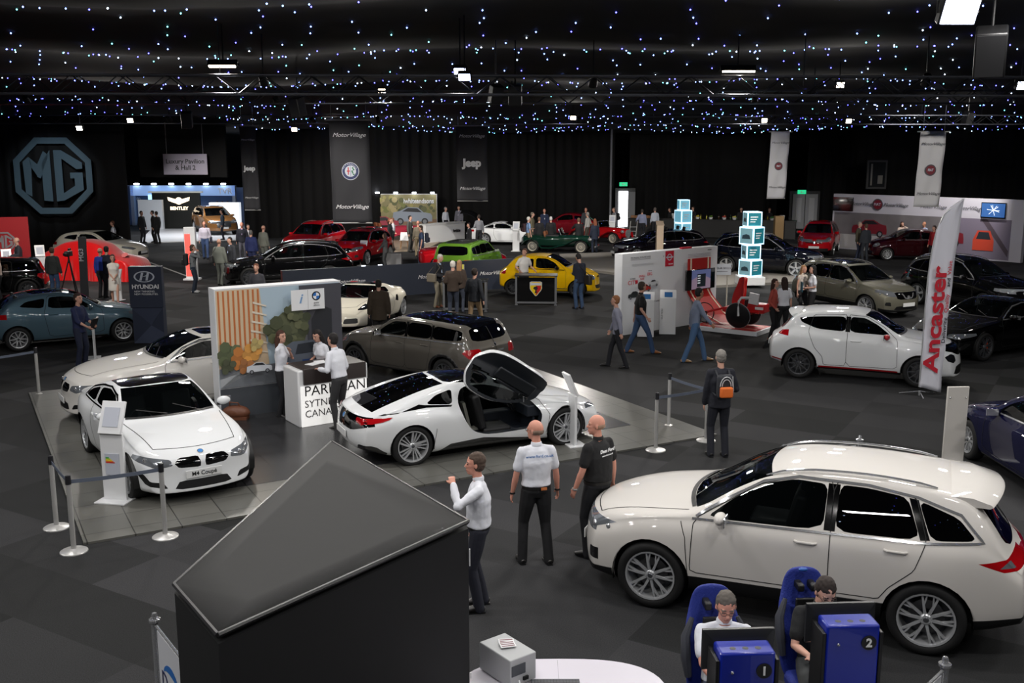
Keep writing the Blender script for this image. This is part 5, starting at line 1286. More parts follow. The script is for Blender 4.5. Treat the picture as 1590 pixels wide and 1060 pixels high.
def person(label, loc, face, h=1.75, near=0, top='shirt', topc=(200, 200, 205), under=None, legc=(30, 32, 40), sleeves='long', skin='light', hair='short', hairc=(50, 38, 30), shoec=(20, 18, 18),
           lh=None, rh=None, lf=None, rf=None, lean=0, hyaw=0, hpitch=0, belly=0, build=1.0, skirt=None, sit=None, tie=None, group=None, collar=None, glasses=False, lift=(0, 0), extra=None, female=False, phone=None, fist=(), back=None, shorts=False):
 """local frame: +x is where the person faces, +y the left hand side. Hand and foot targets are in metres for a 1.75 m figure."""
 s = h / 1.75; root = empty('person', label, 'person', (loc[0], loc[1], loc[2] if len(loc) > 2 else 0), R(face), group)
 V = Vector; bw = build
 vox = (.020, .013, .0075)[near]; cv = (.024, .018, .011)[near]; it = (2, 3, 4)[near]
 lf = lf or (.02, .11); rf = rf or (.0, -.11)
 lf = V((lf[0], lf[1], lf[2] if len(lf) > 2 else 0)); rf = V((rf[0], rf[1], rf[2] if len(rf) > 2 else 0))
 spread = max((lf - rf).length - .25, 0)
 pz = (.955 - .16 * spread ** 2 - .02) if sit is None else sit
 pel = V((0, 0, pz)) if sit is None else V((-.05, 0, pz))
 ln = R(lean); up = V((math.sin(ln), 0, math.cos(ln))); fw = V((math.cos(ln), 0, -math.sin(ln)))
 waist = pel + up * .14; chest = pel + up * .34; sh = pel + up * .49; nk = pel + up * .545
 hn = nk + up * .06 + V((.02, 0, 0)); 
 hyr, hpr = R(hyaw), R(hpitch)
 HR = Matrix.Rotation(hyr, 3, 'Z') @ Matrix.Rotation(hpr, 3, 'Y')
 hc = hn + HR @ V((.015, 0, .105))
 shw = .168 * bw * (.88 if female else 1)
 S_ = [sh + V((0, y * shw, -.025)) for y in (1, -1)]
 hips = [pel + V((0, y * .085, -.02)) for y in (1, -1)]
 tgt = [lh or (.06, .27, .80), rh or (.06, -.27, .80)]
 arms = []
 for i, y in enumerate((1, -1)):
  t = V(tgt[i]); pole = V((-.5, y * .35, -.6)) if t.z < 1.15 else V((-.1, y * .8, -.8))
  el, wr_ = ik(S_[i], t, .285, .255, pole); arms.append((S_[i], el, wr_))
 legs = []
 for i, f in enumerate((lf, rf)):
  y = (1, -1)[i]; ank = V((f.x - .03, f.y, f.z + .085)); kn, an = ik(hips[i], ank, .424, .424, V((1, y * .12, 0))); legs.append((hips[i], kn, an, f))
 sk = skinm(skin)
 # ---- the body, one continuous surface
 b = MB().use(sk)
 fm = .9 if female else 1
 etube(b, [pel - up * .08, pel, waist, chest, sh - up * .02, nk], [(.06, .10), (.095 * bw + belly * .5, .145 * bw), ((.088 * bw + belly) * fm, .135 * bw * fm), (.105 * bw + belly * .3, .155 * bw * fm), (.075 * bw, .12 * bw * fm), (.045, .05)])
 etube(b, [S_[1], sh, S_[0]], [(.040, .036), (.05, .045), (.040, .036)], side=(1, 0, 0))
 limb(b, [nk - up * .03, hn + V((.0, 0, .02)), hn + V((.01, 0, .07))], [.056 * (.88 if female else 1), .053 * (.86 if female else 1), .05])
 def H(x, y, z): return hc + HR @ V((x, y, z))
 b.ell(H(-.012, 0, .025), (.098, .077, .098), HR, 16, 12); b.ell(H(.022, 0, -.045), (.068, .058, .078), HR, 14, 10); b.ell(H(.058, 0, -.095), (.028, .030, .022), HR)
 b.ell(H(.045, 0, -.012), (.048, .062, .05), HR)
 if near:
  b.rings([[H(.082, -.010, .022), H(.082, .010, .022), H(.075, .012, .022), H(.075, -.012, .022)], [H(.116, -.015, -.026), H(.116, .015, -.026), H(.08, .022, -.026), H(.08, -.022, -.026)], [H(.095, -.012, -.040), H(.095, .012, -.040), H(.07, .016, -.045), H(.07, -.016, -.045)]])
  b.ell(H(.084, 0, -.063), (.014, .026, .007), HR); b.ell(H(.081, 0, -.074), (.014, .022, .007), HR)
  for y in (-1, 1): b.ell(H(.070, y * .033, .024), (.022, .027, .010), HR)
 else: b.ell(H(.095, 0, -.015), (.018, .013, .022), HR)
 for y in (-1, 1): b.ell(H(-.008, y * .079, -.008), (.018, .010, .030), HR, 8, 6)
 for i, (s0, e, w_) in enumerate(arms):
  y = (1, -1)[i]; k = bw * (.85 if female else 1)
  limb(b, [s0, s0.lerp(e, .4), e, e.lerp(w_, .3), w_], [.046 * k, .044 * k, .035 * k, .037 * k, .024 * k])
  d = (w_ - e).normalized(); side_ = V((0, y, 0)); nrm = d.cross(side_).normalized() if d.cross(side_).length > .1 else V((1, 0, 0)); th = nrm.cross(d).normalized()
  # palm plane: fingers along d, thumb to the front/inside
  tdir = V((1, 0, 0)) - d * d.x; tdir = tdir.normalized() if tdir.length > .3 else V((0, -y, 0)); pn = d.cross(tdir).normalized() * (1 if i == 0 else -1)
  if pn.dot(V((0, -y, 0))) < 0 and abs(d.z) > .5: pn = -pn
  p1 = w_ + d * .085
  etube(b, [w_ - d * .01, w_ + d * .03, p1], [(.017, .026), (.016, .036), (.013, .040)], side=tdir, n=10)
  curl = 1.25 if 'lr'[i] in fist else .38
  fr = .0088 if near == 2 else .0105
  for q, (off, ln_) in enumerate(((.030, .070), (.010, .080), (-.010, .075), (-.029, .058))):
   a = p1 + tdir * off; pts = [a - d * .01]; dd = d
   for sg in range(3):
    ang = curl * (.6 + .35 * sg); dd = (d * math.cos(ang * (sg + 1) * .75) + pn * math.sin(ang * (sg + 1) * .75)).normalized()
    pts.append(pts[-1] + dd * ln_ * (.45, .32, .26)[sg])
   b.tube(pts, [fr, fr * .97, fr * .9, fr * .75], 8)
  t0 = w_ + d * .025 + tdir * .022; t1 = t0 + (d * .6 + tdir * .7 + pn * .3).normalized() * .038; t2 = t1 + (d * .85 + tdir * .2 + pn * .45).normalized() * .032
  b.tube([t0, t1, t2], [.014, .012, .009], 8)
 for hp, kn, an, f in legs:
  limb(b, [hp, hp.lerp(kn, .45), kn, kn.lerp(an, .35), an], [.075 * bw, .068 * bw, .048, .047, .032])
  b.tube([V((an.x - .02, an.y, f.z + .045)), V((an.x + .12, an.y, f.z + .03))], [.035, .03], 8)
 me = remesh(b, vox, it); me.materials.clear(); me.materials.append(sk)
 body = link('body', me, root)
 if near:   # eyes, brows and lips are colours on the same skin
  em = mat('eye_dark', (38, 30, 28), .3); lm = mat('lip', (178, 112, 98), .5); bm_ = mat('hair_' + '_'.join(map(str, hairc)), hairc, .8)
  for m_ in (em, lm, bm_): me.materials.append(m_)
  HI = HR.inverted()
  for p in me.polygons:
   c = HI @ (V(p.center) - hc)
   if c.x > .05:
    if abs(abs(c.y) - .031) < .013 and abs(c.z - .004) < .0055: p.material_index = 1
    elif abs(abs(c.y) - .033) < .021 and abs(c.z - .030) < .004: p.material_index = 3
    elif abs(c.y) < .024 and abs(c.z + .068) < .0075: p.material_index = 2
 # ---- trousers or skirt
 tm = cloth('legs_%d_%d_%d' % legc, legc)
 t = MB().use(tm)
 if skirt is None:
  etube(t, [pel - up * .10, pel - up * .02, pel + up * .09], [(.08, .12), (.115 * bw + belly * .5, .170 * bw), ((.10 * bw + belly) * fm, .142 * bw)])
  for hp, kn, an, f in legs:
   q = [hp + V((0, 0, .02)), hp.lerp(kn, .4), kn, kn.lerp(an, .5), an.lerp(V((an.x, an.y, f.z)), .55)]; r_ = [.095 * bw, .090 * bw, .068 * fm, .064 * fm, .062 * fm]
   if shorts: q, r_ = q[:3], r_[:3]
   limb(t, q, r_)
  tme = remesh(t, cv, it)
 else:
  zb = skirt; c0 = pel + up * .1
  etube(t, [V((0, 0, zb)), V((0, 0, zb + .01)), pel, c0], [(.15, .20), (.155, .205), (.13, .18), (.10, .14)], n=20); tme = remesh(t, cv, it)
 tme.materials.clear(); tme.materials.append(tm)
 link('trousers' if skirt is None else 'skirt', tme, root)
 if skirt is None and near == 2:
  q = MB().use(mat('belt_leather', (18, 16, 15), .5)); c0 = pel + up * .03
  etube(q, [c0 - up * .017, c0 + up * .017], [(.116 * bw + belly * .55, .168 * bw)] * 2, n=24); q.build('belt', None, root)
 # ---- shoes
 shm = mat('shoe_%d_%d_%d' % shoec, shoec, .4)
 for hp, kn, an, f in legs:
  q = MB().use(shm)
  etube(q, [V((f.x - .085, f.y, f.z + .035)), V((f.x - .06, f.y, f.z + .045)), V((f.x + .02, f.y, f.z + .048)), V((f.x + .11, f.y * 1.05, f.z + .03)), V((f.x + .165, f.y * 1.08, f.z + .022))], [(.028, .028), (.042, .038), (.046, .042), (.028, .046), (.016, .026)])
  q.use(black); o = V((f.x, f.y, f.z))
  q.prism([(-.095, -.03), (-.07, -.04), (.08, -.048), (.15, -.035), (.175, 0), (.15, .035), (.08, .048), (-.07, .04), (-.095, .03)], o, (1, 0, 0), (0, 1, 0), (0, 0, 1), .014)
  q.build('shoe', None, root)
 # ---- top
 cm = cloth('top_%d_%d_%d' % topc, topc)
 c = MB().use(cm)
 jack = top in ('jacket', 'coat'); e = .018 + (.012 if jack else 0)
 hem = pel + up * (-.10 if jack else .03) if top != 'coat' else pel - up * .22
 if top == 'polo': hem = pel + up * .045
 if top == 'dress': hem = pel - up * .05
 if top == 'untucked': hem = pel - up * .10
 rr = [((.105 * bw + belly * .6) + e, (.158 * bw) + e), ((.096 * bw + belly) * fm + e, .145 * bw * fm + e * 1.1), ((.112 * bw + belly * .3) + e, .166 * bw * fm + e), (.072 * bw + e, .125 * bw * fm + e), (.048, .052)]
 etube(c, [hem, waist, chest + (fw * .012 if female else V()), sh - up * .015, nk - up * .005], rr, n=18)
 if female: 
  for y in (-1, 1): c.ell(chest + fw * .085 + V((0, y * .07, -.02)), (.05, .058, .055))
 etube(c, [S_[1] + V((0, 0, .0)), sh + up * .004, S_[0]], [(.050 + e * .4, .048), (.066 + e * .4, .055), (.050 + e * .4, .048)], side=(1, 0, 0))
 for (s0, el, w_) in arms:
  k = bw * (.85 if female else 1); ee = e * .9
  if sleeves == 'long': limb(c, [s0, s0.lerp(el, .5), el, el.lerp(w_, .5), w_.lerp(el, .04)], [.044 * k + ee, .043 * k + ee, .039 * k + ee, .034 * k + ee, .028 * k + ee * .8])
  elif sleeves == 'short': limb(c, [s0, s0.lerp(el, .35), s0.lerp(el, .68)], [.044 * k + ee, .045 * k + ee, .044 * k + ee * 1.2])
  elif sleeves == 'rolled': limb(c, [s0, s0.lerp(el, .5), el, el.lerp(w_, .25)], [.044 * k + ee, .043 * k + ee, .040 * k + ee, .038 * k + ee])
  elif sleeves == 'cap': limb(c, [s0, s0.lerp(el, .2)], [.050 * k + ee, .048 * k + ee])
 cme = remesh(c, cv, it); cme.materials.clear(); cme.materials.append(cm)
 if near:    # a few soft folds
  for v in cme.vertices:
   n_ = noise.noise(V(v.co) * 9 + V((face, h * 7, 0))) + .5 * noise.noise(V(v.co) * 22); v.co += v.normal * n_ * .006
 link({'jacket': 'jacket', 'coat': 'coat', 'dress': 'dress'}.get(top, 'shirt'), cme, root)
 if collar or top in ('shirt', 'polo') and near:
  q = MB().use(cloth('top_%d_%d_%d' % (collar or topc), collar or topc)); c0 = nk + up * .012
  rs = []
  etube(q, [c0 - up * .02, c0 + up * .012, c0 + up * .022], [(.062, .068), (.060, .064), (.054, .058)], n=18); q.build('collar', None, root)
 if jack and under:
  q = MB().use(cloth('top_%d_%d_%d' % under, under)); p = chest + fw * (.112 * bw + belly * .5 + e + .012)
  q.rings([[p + V((0, -.012, -.10)), p + V((.012, 0, -.10)), p + V((0, .012, -.10)), p + V((-.03, 0, -.10))], [nk + fw * .062 + V((0, -.05, -.01)), nk + fw * .075 + V((0, 0, -.02)), nk + fw * .062 + V((0, .05, -.01)), nk + V((0, 0, -.01))]]); q.build('shirt', None, root)
  if tie:
   q = MB().use(cloth('tie_%d_%d_%d' % tie, tie)); q.rings([[p + V((.012, -.004, -.09)), p + V((.02, 0, -.09)), p + V((.012, .004, -.09)), p + V((0, 0, -.09))], [nk + fw * .078 + V((.004, -.02, -.05)), nk + fw * .092 + V((0, 0, -.05)), nk + fw * .078 + V((.004, .02, -.05)), nk + V((.03, 0, -.05))], [nk + fw * .07 + V((0, -.015, -.01)), nk + fw * .085 + V((0, 0, -.01)), nk + fw * .07 + V((0, .015, -.01)), nk + V((.03, 0, -.01))]]); q.build('tie', None, root)
 # ---- hair
 if hair != 'bald':
  hm = mat('hair_' + '_'.join(map(str, hairc)), hairc, .75, bump=.6, bscale=60)
  q = MB().use(hm)
  if hair in ('short', 'bob', 'long', 'bun', 'tail', 'cap'):
   q.ell(H(-.022, 0, .040), (.100, .085, .096), HR, 16, 12); q.ell(H(-.035, 0, .0), (.080, .083, .09), HR, 16, 12)
  if hair == 'fringe': 
   q.ell(H(-.020, 0, -.008), (.097, .083, .050), HR, 18, 10)
  if hair in ('long', 'bob'):
   lo = -.24 if hair == 'long' else -.11
   q.rings([[H(-.10, -.07, .03), H(.02, -.085, .03), H(.02, .085, .03), H(-.10, .07, .03)], [H(-.115, -.085, -.08), H(-.0, -.088, -.08), H(-.0, .088, -.08), H(-.115, .085, -.08)], [H(-.12, -.075, lo), H(-.05, -.085, lo), H(-.05, .085, lo), H(-.12, .075, lo)]])
  if hair == 'bun': q.ell(H(-.115, 0, .05), .038)
  if hair == 'tail': limb(q, [H(-.10, 0, .05), H(-.14, 0, -.02), H(-.13, 0, -.16)], [.028, .03, .014])
  hme = remesh(q, max(cv * .8, .009), 2)
  # keep the face clear: push front vertices back under the skin
  HI = HR.inverted()
  for v in hme.vertices:
   c_ = HI @ (V(v.co) - hc)
   if c_.x > .015 and c_.z < .062: v.co = hc + HR @ V((.0 if c_.z < .03 else .02, c_.y * (.88 if abs(c_.y) > .06 else 1) , c_.z))
   elif near: v.co += v.normal * noise.noise(V(v.co) * 40) * .006
  hme.materials.clear(); hme.materials.append(hm); link('hair', hme, root)
 if glasses:
  q = MB().use(black)
  for y in (-.032, .032):
   pts = [H(.098, y + .024 * math.cos(a), .003 + .016 * math.sin(a)) for a in (2 * PI * k / 12 for k in range(13))]; q.tube(pts, .0022, 5)
  q.tube([H(.1, -.009, .006), H(.1, .009, .006)], .002, 5)
  for y in (-1, 1): q.tube([H(.096, y * .056, .008), H(.0, y * .082, .008)], .002, 5)
  q.build('glasses', None, root)
 root.scale = (s, s, s)
 root['_'] = 0; del root['_']
 PJ[root.name] = dict(arms=arms, legs=legs, nk=nk, chest=chest, sh=sh, pel=pel, hc=hc, HR=HR, s=s, bw=bw, belly=belly)
 return root
PJ = {}
def world_of(p, v):
 return Vector(p.location) + Rz(p.rotation_euler.z) @ (Vector(v) * p.scale.x)
def backpack(p, label, rgb=(24, 24, 28), accent=None, sc=1):
 j = PJ[p.name]; c = j['chest'] + Vector((-.24 - j['belly'] * .3, 0, -.05)); r = empty('backpack', label, 'backpack', world_of(p, c), p.rotation_euler.z)
 m = cloth('bag_%d_%d_%d' % rgb, rgb, .7)
 q = MB(); q.box((0, 0, 0), (.16 * sc, .30 * sc, .44 * sc)); q.build('bag', m, r, bevel=.05, seg=3)
 a = cloth('bag_%d_%d_%d' % (accent or rgb), accent or rgb, .7)
 q = MB(); q.box((-.10 * sc, 0, -.09 * sc), (.08, .24 * sc, .20 * sc)); q.build('front_pocket', a, r, bevel=.03, seg=3)
 for y in (-1, 1):
  q = MB(); q.tube([(.06, y * .10, .16), (.17, y * .11, .235), (.30, y * .11, .17), (.36, y * .12, .02), (.26, y * .15, -.12), (.07, y * .12, -.17)], .017, 6, flat=.5); q.build('strap', m, r)
 return r
def shoulder_bag(p, label, rgb, side=-1, z=.86, size=(.12, .34, .28), strap=True, cross=False):
 j = PJ[p.name]; c = Vector((-.05, side * (.27 + .0), z)); r = empty('shoulder_bag', label, 'bag', world_of(p, c), p.rotation_euler.z)
 m = cloth('bag_%d_%d_%d' % rgb, rgb, .6); q = MB(); q.box((0, 0, 0), (size[1], size[0], size[2])); q.build('bag', m, r, bevel=.03)
 if strap:
  sh = j['sh'] * j['s']; yy = sh.y + (-side if cross else side) * .10; d = Vector((sh.x, yy, sh.z + .06)) - Vector((-.05, side * .27, z))
  q = MB(); q.tube([(.15, 0, size[2] / 2), d + Vector((.13, side * .02, -.15)), d, d + Vector((-.13, side * .02, -.15)), (-.15, 0, size[2] / 2)], .012, 6, flat=.4); q.build('strap', m, r)
 return r
def held(p, hand, name, label, cat, size, rgb, rot=(0, 0, 0), off=(.03, 0, .03), m=None):
 j = PJ[p.name]; w_ = j['arms'][0 if hand == 'l' else 1][2]; e = j['arms'][0 if hand == 'l' else 1][1]; c = w_ + (w_ - e).normalized() * .09 + Vector(off)
 q = MB(); q.box((0, 0, 0), size); o = q.build(name, m or mat('held_%d_%d_%d' % rgb, rgb, .5), bevel=min(size) * .2)
 o.location = world_of(p, c); o.rotation_euler = (R(rot[0]), R(rot[1]), p.rotation_euler.z + R(rot[2])); tag(o, label, cat); return o
# ================================================================ stands, signs, furniture
class Board:
 """a flat sheet of print on a wall: polygons in (u right, v up) metres"""
 def __init__(s, name, o, right, parent=None, n=None):
  s.o = Vector(o); s.r = Vector(right).normalized(); s.n = Vector((s.r.y, -s.r.x, 0)) if n is None else n; s.mb = MB(); s.k = 0; s.name = name; s.parent = parent
 def poly(s, pts, m, lift=None):
  s.mb.use(m); s.k += 1; o = s.o + s.n * (.003 + .0012 * s.k if lift is None else lift)
  s.mb.prism(pts, o, s.r, (0, 0, 1), s.n, .0009); return s
 def rect(s, x0, y0, x1, y1, m): return s.poly([(x0, y0), (x1, y0), (x1, y1), (x0, y1)], m)
 def disc(s, x, y, r, m, n=24, ry=None): return s.poly([(x + r * math.cos(2 * PI * k / n), y + (ry or r) * math.sin(2 * PI * k / n)) for k in range(n)], m)
 def ring(s, x, y, r0, r1, m, n=24):
  s.k += 1; s.mb.use(m)
  for k in range(n):
   a, b = 2 * PI * k / n, 2 * PI * (k + 1) / n; o = s.o + s.n * (.003 + .0012 * s.k)
   s.mb.prism([(x + r0 * math.cos(a), y + r0 * math.sin(a)), (x + r1 * math.cos(a), y + r1 * math.sin(a)), (x + r1 * math.cos(b), y + r1 * math.sin(b)), (x + r0 * math.cos(b), y + r0 * math.sin(b))], o, s.r, (0, 0, 1), s.n, .0009)
  return s
 def car(s, x, y, w_, m, flip=1, glass_=None):
  pr = [(-.5, .10), (-.5, .24), (-.46, .30), (-.28, .33), (-.14, .45), (.12, .46), (.32, .36), (.48, .33), (.5, .2), (.5, .10)]
  s.poly([(x + p[0] * w_ * flip, y + p[1] * w_) for p in pr], m)
  s.poly([(x + p[0] * w_ * flip, y + p[1] * w_) for p in [(-.24, .33), (-.12, .43), (.11, .44), (.26, .35)]], glass_ or mat('print_dark', (30, 32, 38), .5))
  for d in (-.31, .31): s.disc(x + d * w_ * flip, y + .10 * w_, .085 * w_, mat('print_dark', (30, 32, 38), .5)); s.disc(x + d * w_ * flip, y + .10 * w_, .05 * w_, mat('print_grey', (130, 132, 138), .5))
  return s
 def done(s): return s.mb.build(s.name, None, s.parent, smooth=False)
 def text(s, t, x, y, size, m, **k):
  s.k += 1; p = s.o + s.r * x + Vector((0, 0, y)) + s.n * (.006 + .0012 * s.k); rz = math.atan2(s.r.y, s.r.x)
  return text(t, size, m, s.parent, p, (PI / 2, 0, rz), **k)
def wall_between(name, label, cat, a, b, h, th, m, group=None, bevel=0):
 """a free-standing wall whose front foot line runs from a to b (left to right as seen from the front)"""
 a, b = Vector((a[0], a[1], 0)), Vector((b[0], b[1], 0)); u = (b - a).normalized(); L_ = (b - a).length
 r = empty(name, label, cat, a, math.atan2(u.y, u.x), group); q = MB().box((L_ / 2, th / 2, h / 2), (L_, th, h)); q.build('panel', m, r, bevel=bevel)
 return r, L_
def pm(n, c): return mat('print_' + n, c, .5)
# ---- poster wall of the stand
r, L_ = wall_between('poster_wall', 'tall white-edged wall carrying a huge city street photograph of cars', 'display wall', G(343, 653), G(534, 626), 2.52, .36, white_panel)
B = Board('poster', (0, 0, 0), (1, 0, 0), r)
W_ = L_
B.rect(.02, .62, W_ - .03, 2.49, pm('skyblue', (176, 196, 210))).rect(.02, .02, W_ - .03, .60, mat('concrete_dark', (70, 74, 80), .5, var=.2)).rect(.02, .60, W_ - .03, .625, pm('whiteline', (210, 212, 216)))
B.poly([(.02, .9), (1.0, 1.0), (.86, 2.49), (.02, 2.49)], pm('building_cream', (214, 190, 158)))
for k in range(9): B.rect(.05 + k * .095, 1.25, .085 + k * .095, 2.47, pm('building_orange', (206, 140, 88) if k % 3 else (190, 110, 60)))
for k in range(6): B.poly([(.62 + .02 * k, 1.3 + .18 * k), (.98, 1.22 + .18 * k), (.98, 1.25 + .18 * k), (.62 + .02 * k, 1.34 + .18 * k)], pm('building_pale', (226, 214, 196)))
B.rect(.02, .62, W_ - .03, 1.0, pm('road', (112, 116, 122))).poly([(.02, .62), (.5, .98), (.9, .98), (.02, .80)], pm('road_light', (170, 174, 178)))
for x, y, rr, c in ((.18, 1.28, .26, (84, 92, 66)), (.42, 1.18, .24, (176, 112, 56)), (.62, 1.24, .22, (196, 140, 70)), (.5, 1.02, .16, (150, 100, 60)), (.16, 1.05, .16, (70, 74, 56)), (.72, 1.42, .14, (168, 150, 96))): [B.disc(x + rr * .8 * math.cos(q_ * 2.4) * (q_ / 9), y + rr * .8 * math.sin(q_ * 2.4) * (q_ / 9), rr * .42, pm('leaf_%d_%d_%d' % tuple(int(v_ * (.8 + .05 * q_)) for v_ in c), tuple(int(v_ * (.8 + .05 * q_)) for v_ in c)), 7) for q_ in range(9)]
B.rect(1.62, .98, W_ - .03, 2.49, pm('stone', (72, 72, 80))).poly([(1.85, .98), (1.85, 1.8), (1.95, 1.98), (2.15, 2.04), (2.28, 1.98), (2.28, .98)], pm('arch_dark', (36, 38, 44))).rect(1.66, .98, 1.76, 2.1, pm('stone_light', (112, 112, 118)))
for x, y, rr in ((1.12, 1.62, .26), (1.34, 1.72, .34), (1.5, 1.56, .30), (1.62, 1.84, .22), (1.25, 1.44, .2), (1.45, 2.0, .18)): [B.disc(x + rr * .8 * math.cos(q_ * 2.4) * (q_ / 11), y + rr * .8 * math.sin(q_ * 2.4) * (q_ / 11), rr * .42, pm('tree_%d' % (q_ % 4), (60 + 14 * (q_ % 4), 66 + 13 * (q_ % 4), 46 + 10 * (q_ % 4))), 7) for q_ in range(11)]
B.car(.74, .86, .50, pm('car_white', (206, 210, 216)), -1)
B.poly([(1.14, .78), (1.14, 1.10), (1.26, 1.34), (1.42, 1.42), (1.85, 1.42), (2.05, 1.22), (2.24, 1.12), (2.26, .80), (2.1, .70), (1.3, .70)], pm('suv_grey', (92, 100, 112))).poly([(1.46, 1.16), (1.52, 1.36), (1.84, 1.38), (2.0, 1.18)], pm('dark_glass', (40, 46, 54)))
B.rect(1.6, .98, 1.76, 1.05, pm('kidney', (30, 60, 110))).rect(1.80, .98, 1.96, 1.05, pm('kidney', (30, 60, 110))).disc(1.22, .86, .13, pm('dark', (30, 32, 38))).disc(2.12, .82, .13, pm('dark', (30, 32, 38)))
B.rect(1.42, 2.02, 2.10, 2.42, white_text)
B.rect(1.757, 2.03, 1.763, 2.41, pm('hair', (150, 150, 155))); B.disc(1.93, 2.28, .09, black_text).disc(1.93, 2.28, .066, pm('blue_q', (40, 110, 190)))
for a0 in (0, PI): B.poly([(1.93, 2.28)] + [(1.93 + .066 * math.cos(a0 + t * PI / 12), 2.28 + .066 * math.sin(a0 + t * PI / 12)) for t in range(7)], white_text)
B.done()
B.text('i', 1.60, 2.24, .26, pm('i_blue', (120, 160, 205)), shear=.3, name='poster_lettering', bold=.004); B.text('BMW\neDrive', 1.93, 2.12, .045, pm('text_grey', (110, 112, 118)), name='poster_lettering')
# ---- reception counter
a, b = G(466, 667), G(563, 651); d = (b - a).normalized(); rz = math.atan2(d.y, d.x)
r = empty('reception_counter', 'white backlit reception counter with dark top and grey lettering', 'counter', a, rz); L_ = 1.42
q = MB().box((L_ / 2, .36, .56), (L_, .70, 1.08)); q.build('counter_body', white_gloss, r, bevel=.03)
q = MB().box((L_ / 2, -.005, .42), (L_ - .08, .02, .76)); q.build('lit_front', mat('backlit_white', (235, 236, 238), emit=.55, ecol=(255, 252, 246)), r)
q = MB().box((L_ / 2 + .02, .33, .98), (L_ - .16, .74, .30)); q.build('counter_top', mat('counter_brown', (52, 44, 42), .4), r, bevel=.01)
for t_, z_, s_ in (('PARK LANE', .70, .27), ('SYTNER', .46, .19), ('CANARY', .27, .19)): text(t_, s_, black_text if z_ > .6 else mat('text_mid', (70, 66, 70), .5), r, (.10, -.02, z_), align='LEFT', name='counter_lettering')
q = MB(); q.box((.45, .3, 1.137), (.28, .2, .008), rot=Rz(.4)); q.box((.6, .35, 1.146), (.2, .28, .006), rot=Rz(-.2)); o = q.build('leaflets', white_text); o.matrix_world = r.matrix_basis.copy(); tag(o, 'white leaflets spread on the dark top of the backlit counter', 'leaflets')
bc = G(370, 650); q = MB(); q.ell((0, 0, .13), (.27, .14, .14), n=14, m=10); q.tube([(-.12, 0, .2), (-.1, -.05, .34), (.06, -.06, .33), (.1, 0, .2)], .014, 6); q.box((0, 0, .03), (.44, .24, .06)); o = q.build('handbag_pile', mat('leather_tan', (112, 68, 48), .5, bump=.6, bscale=9)); o.location = (bc.x, bc.y - .12, .03); tag(o, 'slumped brown leather bag on the floor beside the poster wall', 'bag')
# ---- information stands: a bent white sheet on a foot
def info_stand(px, face, label, h=1.25, w_=.36, energy=False, lean=.0, z=.03, loc_=None, group=None):
 p = loc_ or G(*px, z); r = empty('information_stand', label, 'information stand', (p.x, p.y, z), R(face) + PI / 2, group)   # local -y is the reading side
 q = MB().box((0, .0, .012), (w_ + .12, .32, .024)); q.build('foot', white_gloss, r, bevel=.004)
 q = MB().box((0, .03, h * .36), (w_, .05, h * .72)); q.build('column', white_gloss, r, bevel=.008)
 t = -.42
 q = MB().box((0, .03 + .12 * math.sin(.42) , h * .72 + h * .15), (w_, .045, h * .34), rot=Rx(t)); q.build('reading_panel', white_gloss, r, bevel=.008)
 q = MB().use(mat('paper_grey', (188, 192, 204), .5)).box((0, .005 + .12 * math.sin(.42), h * .88), (w_ * .66, .012, h * .2), rot=Rx(t))
 for k in range(5): q.use(pm('text_grey', (110, 112, 118))).box((-.02, -.008 + .05 + .018 * k * .9, h * .80 + .04 * k), (w_ * .5, .004, .006), rot=Rx(t))
 q.build('printed_sheet', None, r)
 if energy:
  q = MB().use(mat('paper_grey', (188, 192, 204), .5)).box((0, -.001, .56), (w_ * .62, .012, .32))
  for k, c in enumerate(((30, 150, 60), (150, 190, 50), (230, 210, 40), (230, 130, 30), (200, 40, 30))): q.use(pm('energy_%d' % k, c)).box((-.07 + .011 * k, -.009, .66 - .018 * k), (.05 + .022 * k, .004, .014))
  q.build('energy_label', None, r)
 return r
info_stand((179, 778), -100 , 'white information stand with colour energy label beside the white coupe', energy=True, h=1.42, w_=.36)
info_stand((891, 690), 20, 'white information stand beside the front wheel of the open-door sports car', h=1.25, w_=.30)
info_stand((146, 556), 200, 'pale slanted information stand in front of the man in navy', h=1.0, w_=.3, z=0)
info_stand((182, 466), -100, 'grey information stand between the grey-blue hatchback and woman in white', h=1.05, w_=.34, z=0)
info_stand((489, 402), -110, 'white information stand before the red seven-seat crossover', h=1.1, z=0)
info_stand((564, 412), -110, 'white information stand before the red crossover behind the black estate', h=1.1, z=0)
info_stand((801, 390), -100, 'white information stand at the tail of the green roadster', h=1.5, z=0)
info_stand((950, 372), -100, 'white information stand at the nose of the green roadster', h=1.4, z=0)
info_stand((66, 437), -60, 'white information stand at the rear of the silk covered car', h=1.4, z=0)
info_stand((14, 440), -60, 'white information stand in front of the man in suit by the red wall', h=1.3, z=0)
# plain white board seen from behind
p = G(1478, 722); r = empty('display_board', 'plain pale board with two screws standing behind the large crossover', 'board', p, R(4)); q = MB().box((0, 0, .66), (.36, .04, 1.32)); q.build('board', mat('board_warm', (206, 202, 196), .5), r, bevel=.01)
q = MB(); q.box((0, 0, .012), (.4, .3, .024)); q.build('foot', white_gloss, r)
q = MB(); 
for x in (-.13, .13): q.ell((x, -.022, 1.14), .014, n=8, m=6)
q.build('screws', chrome, r)
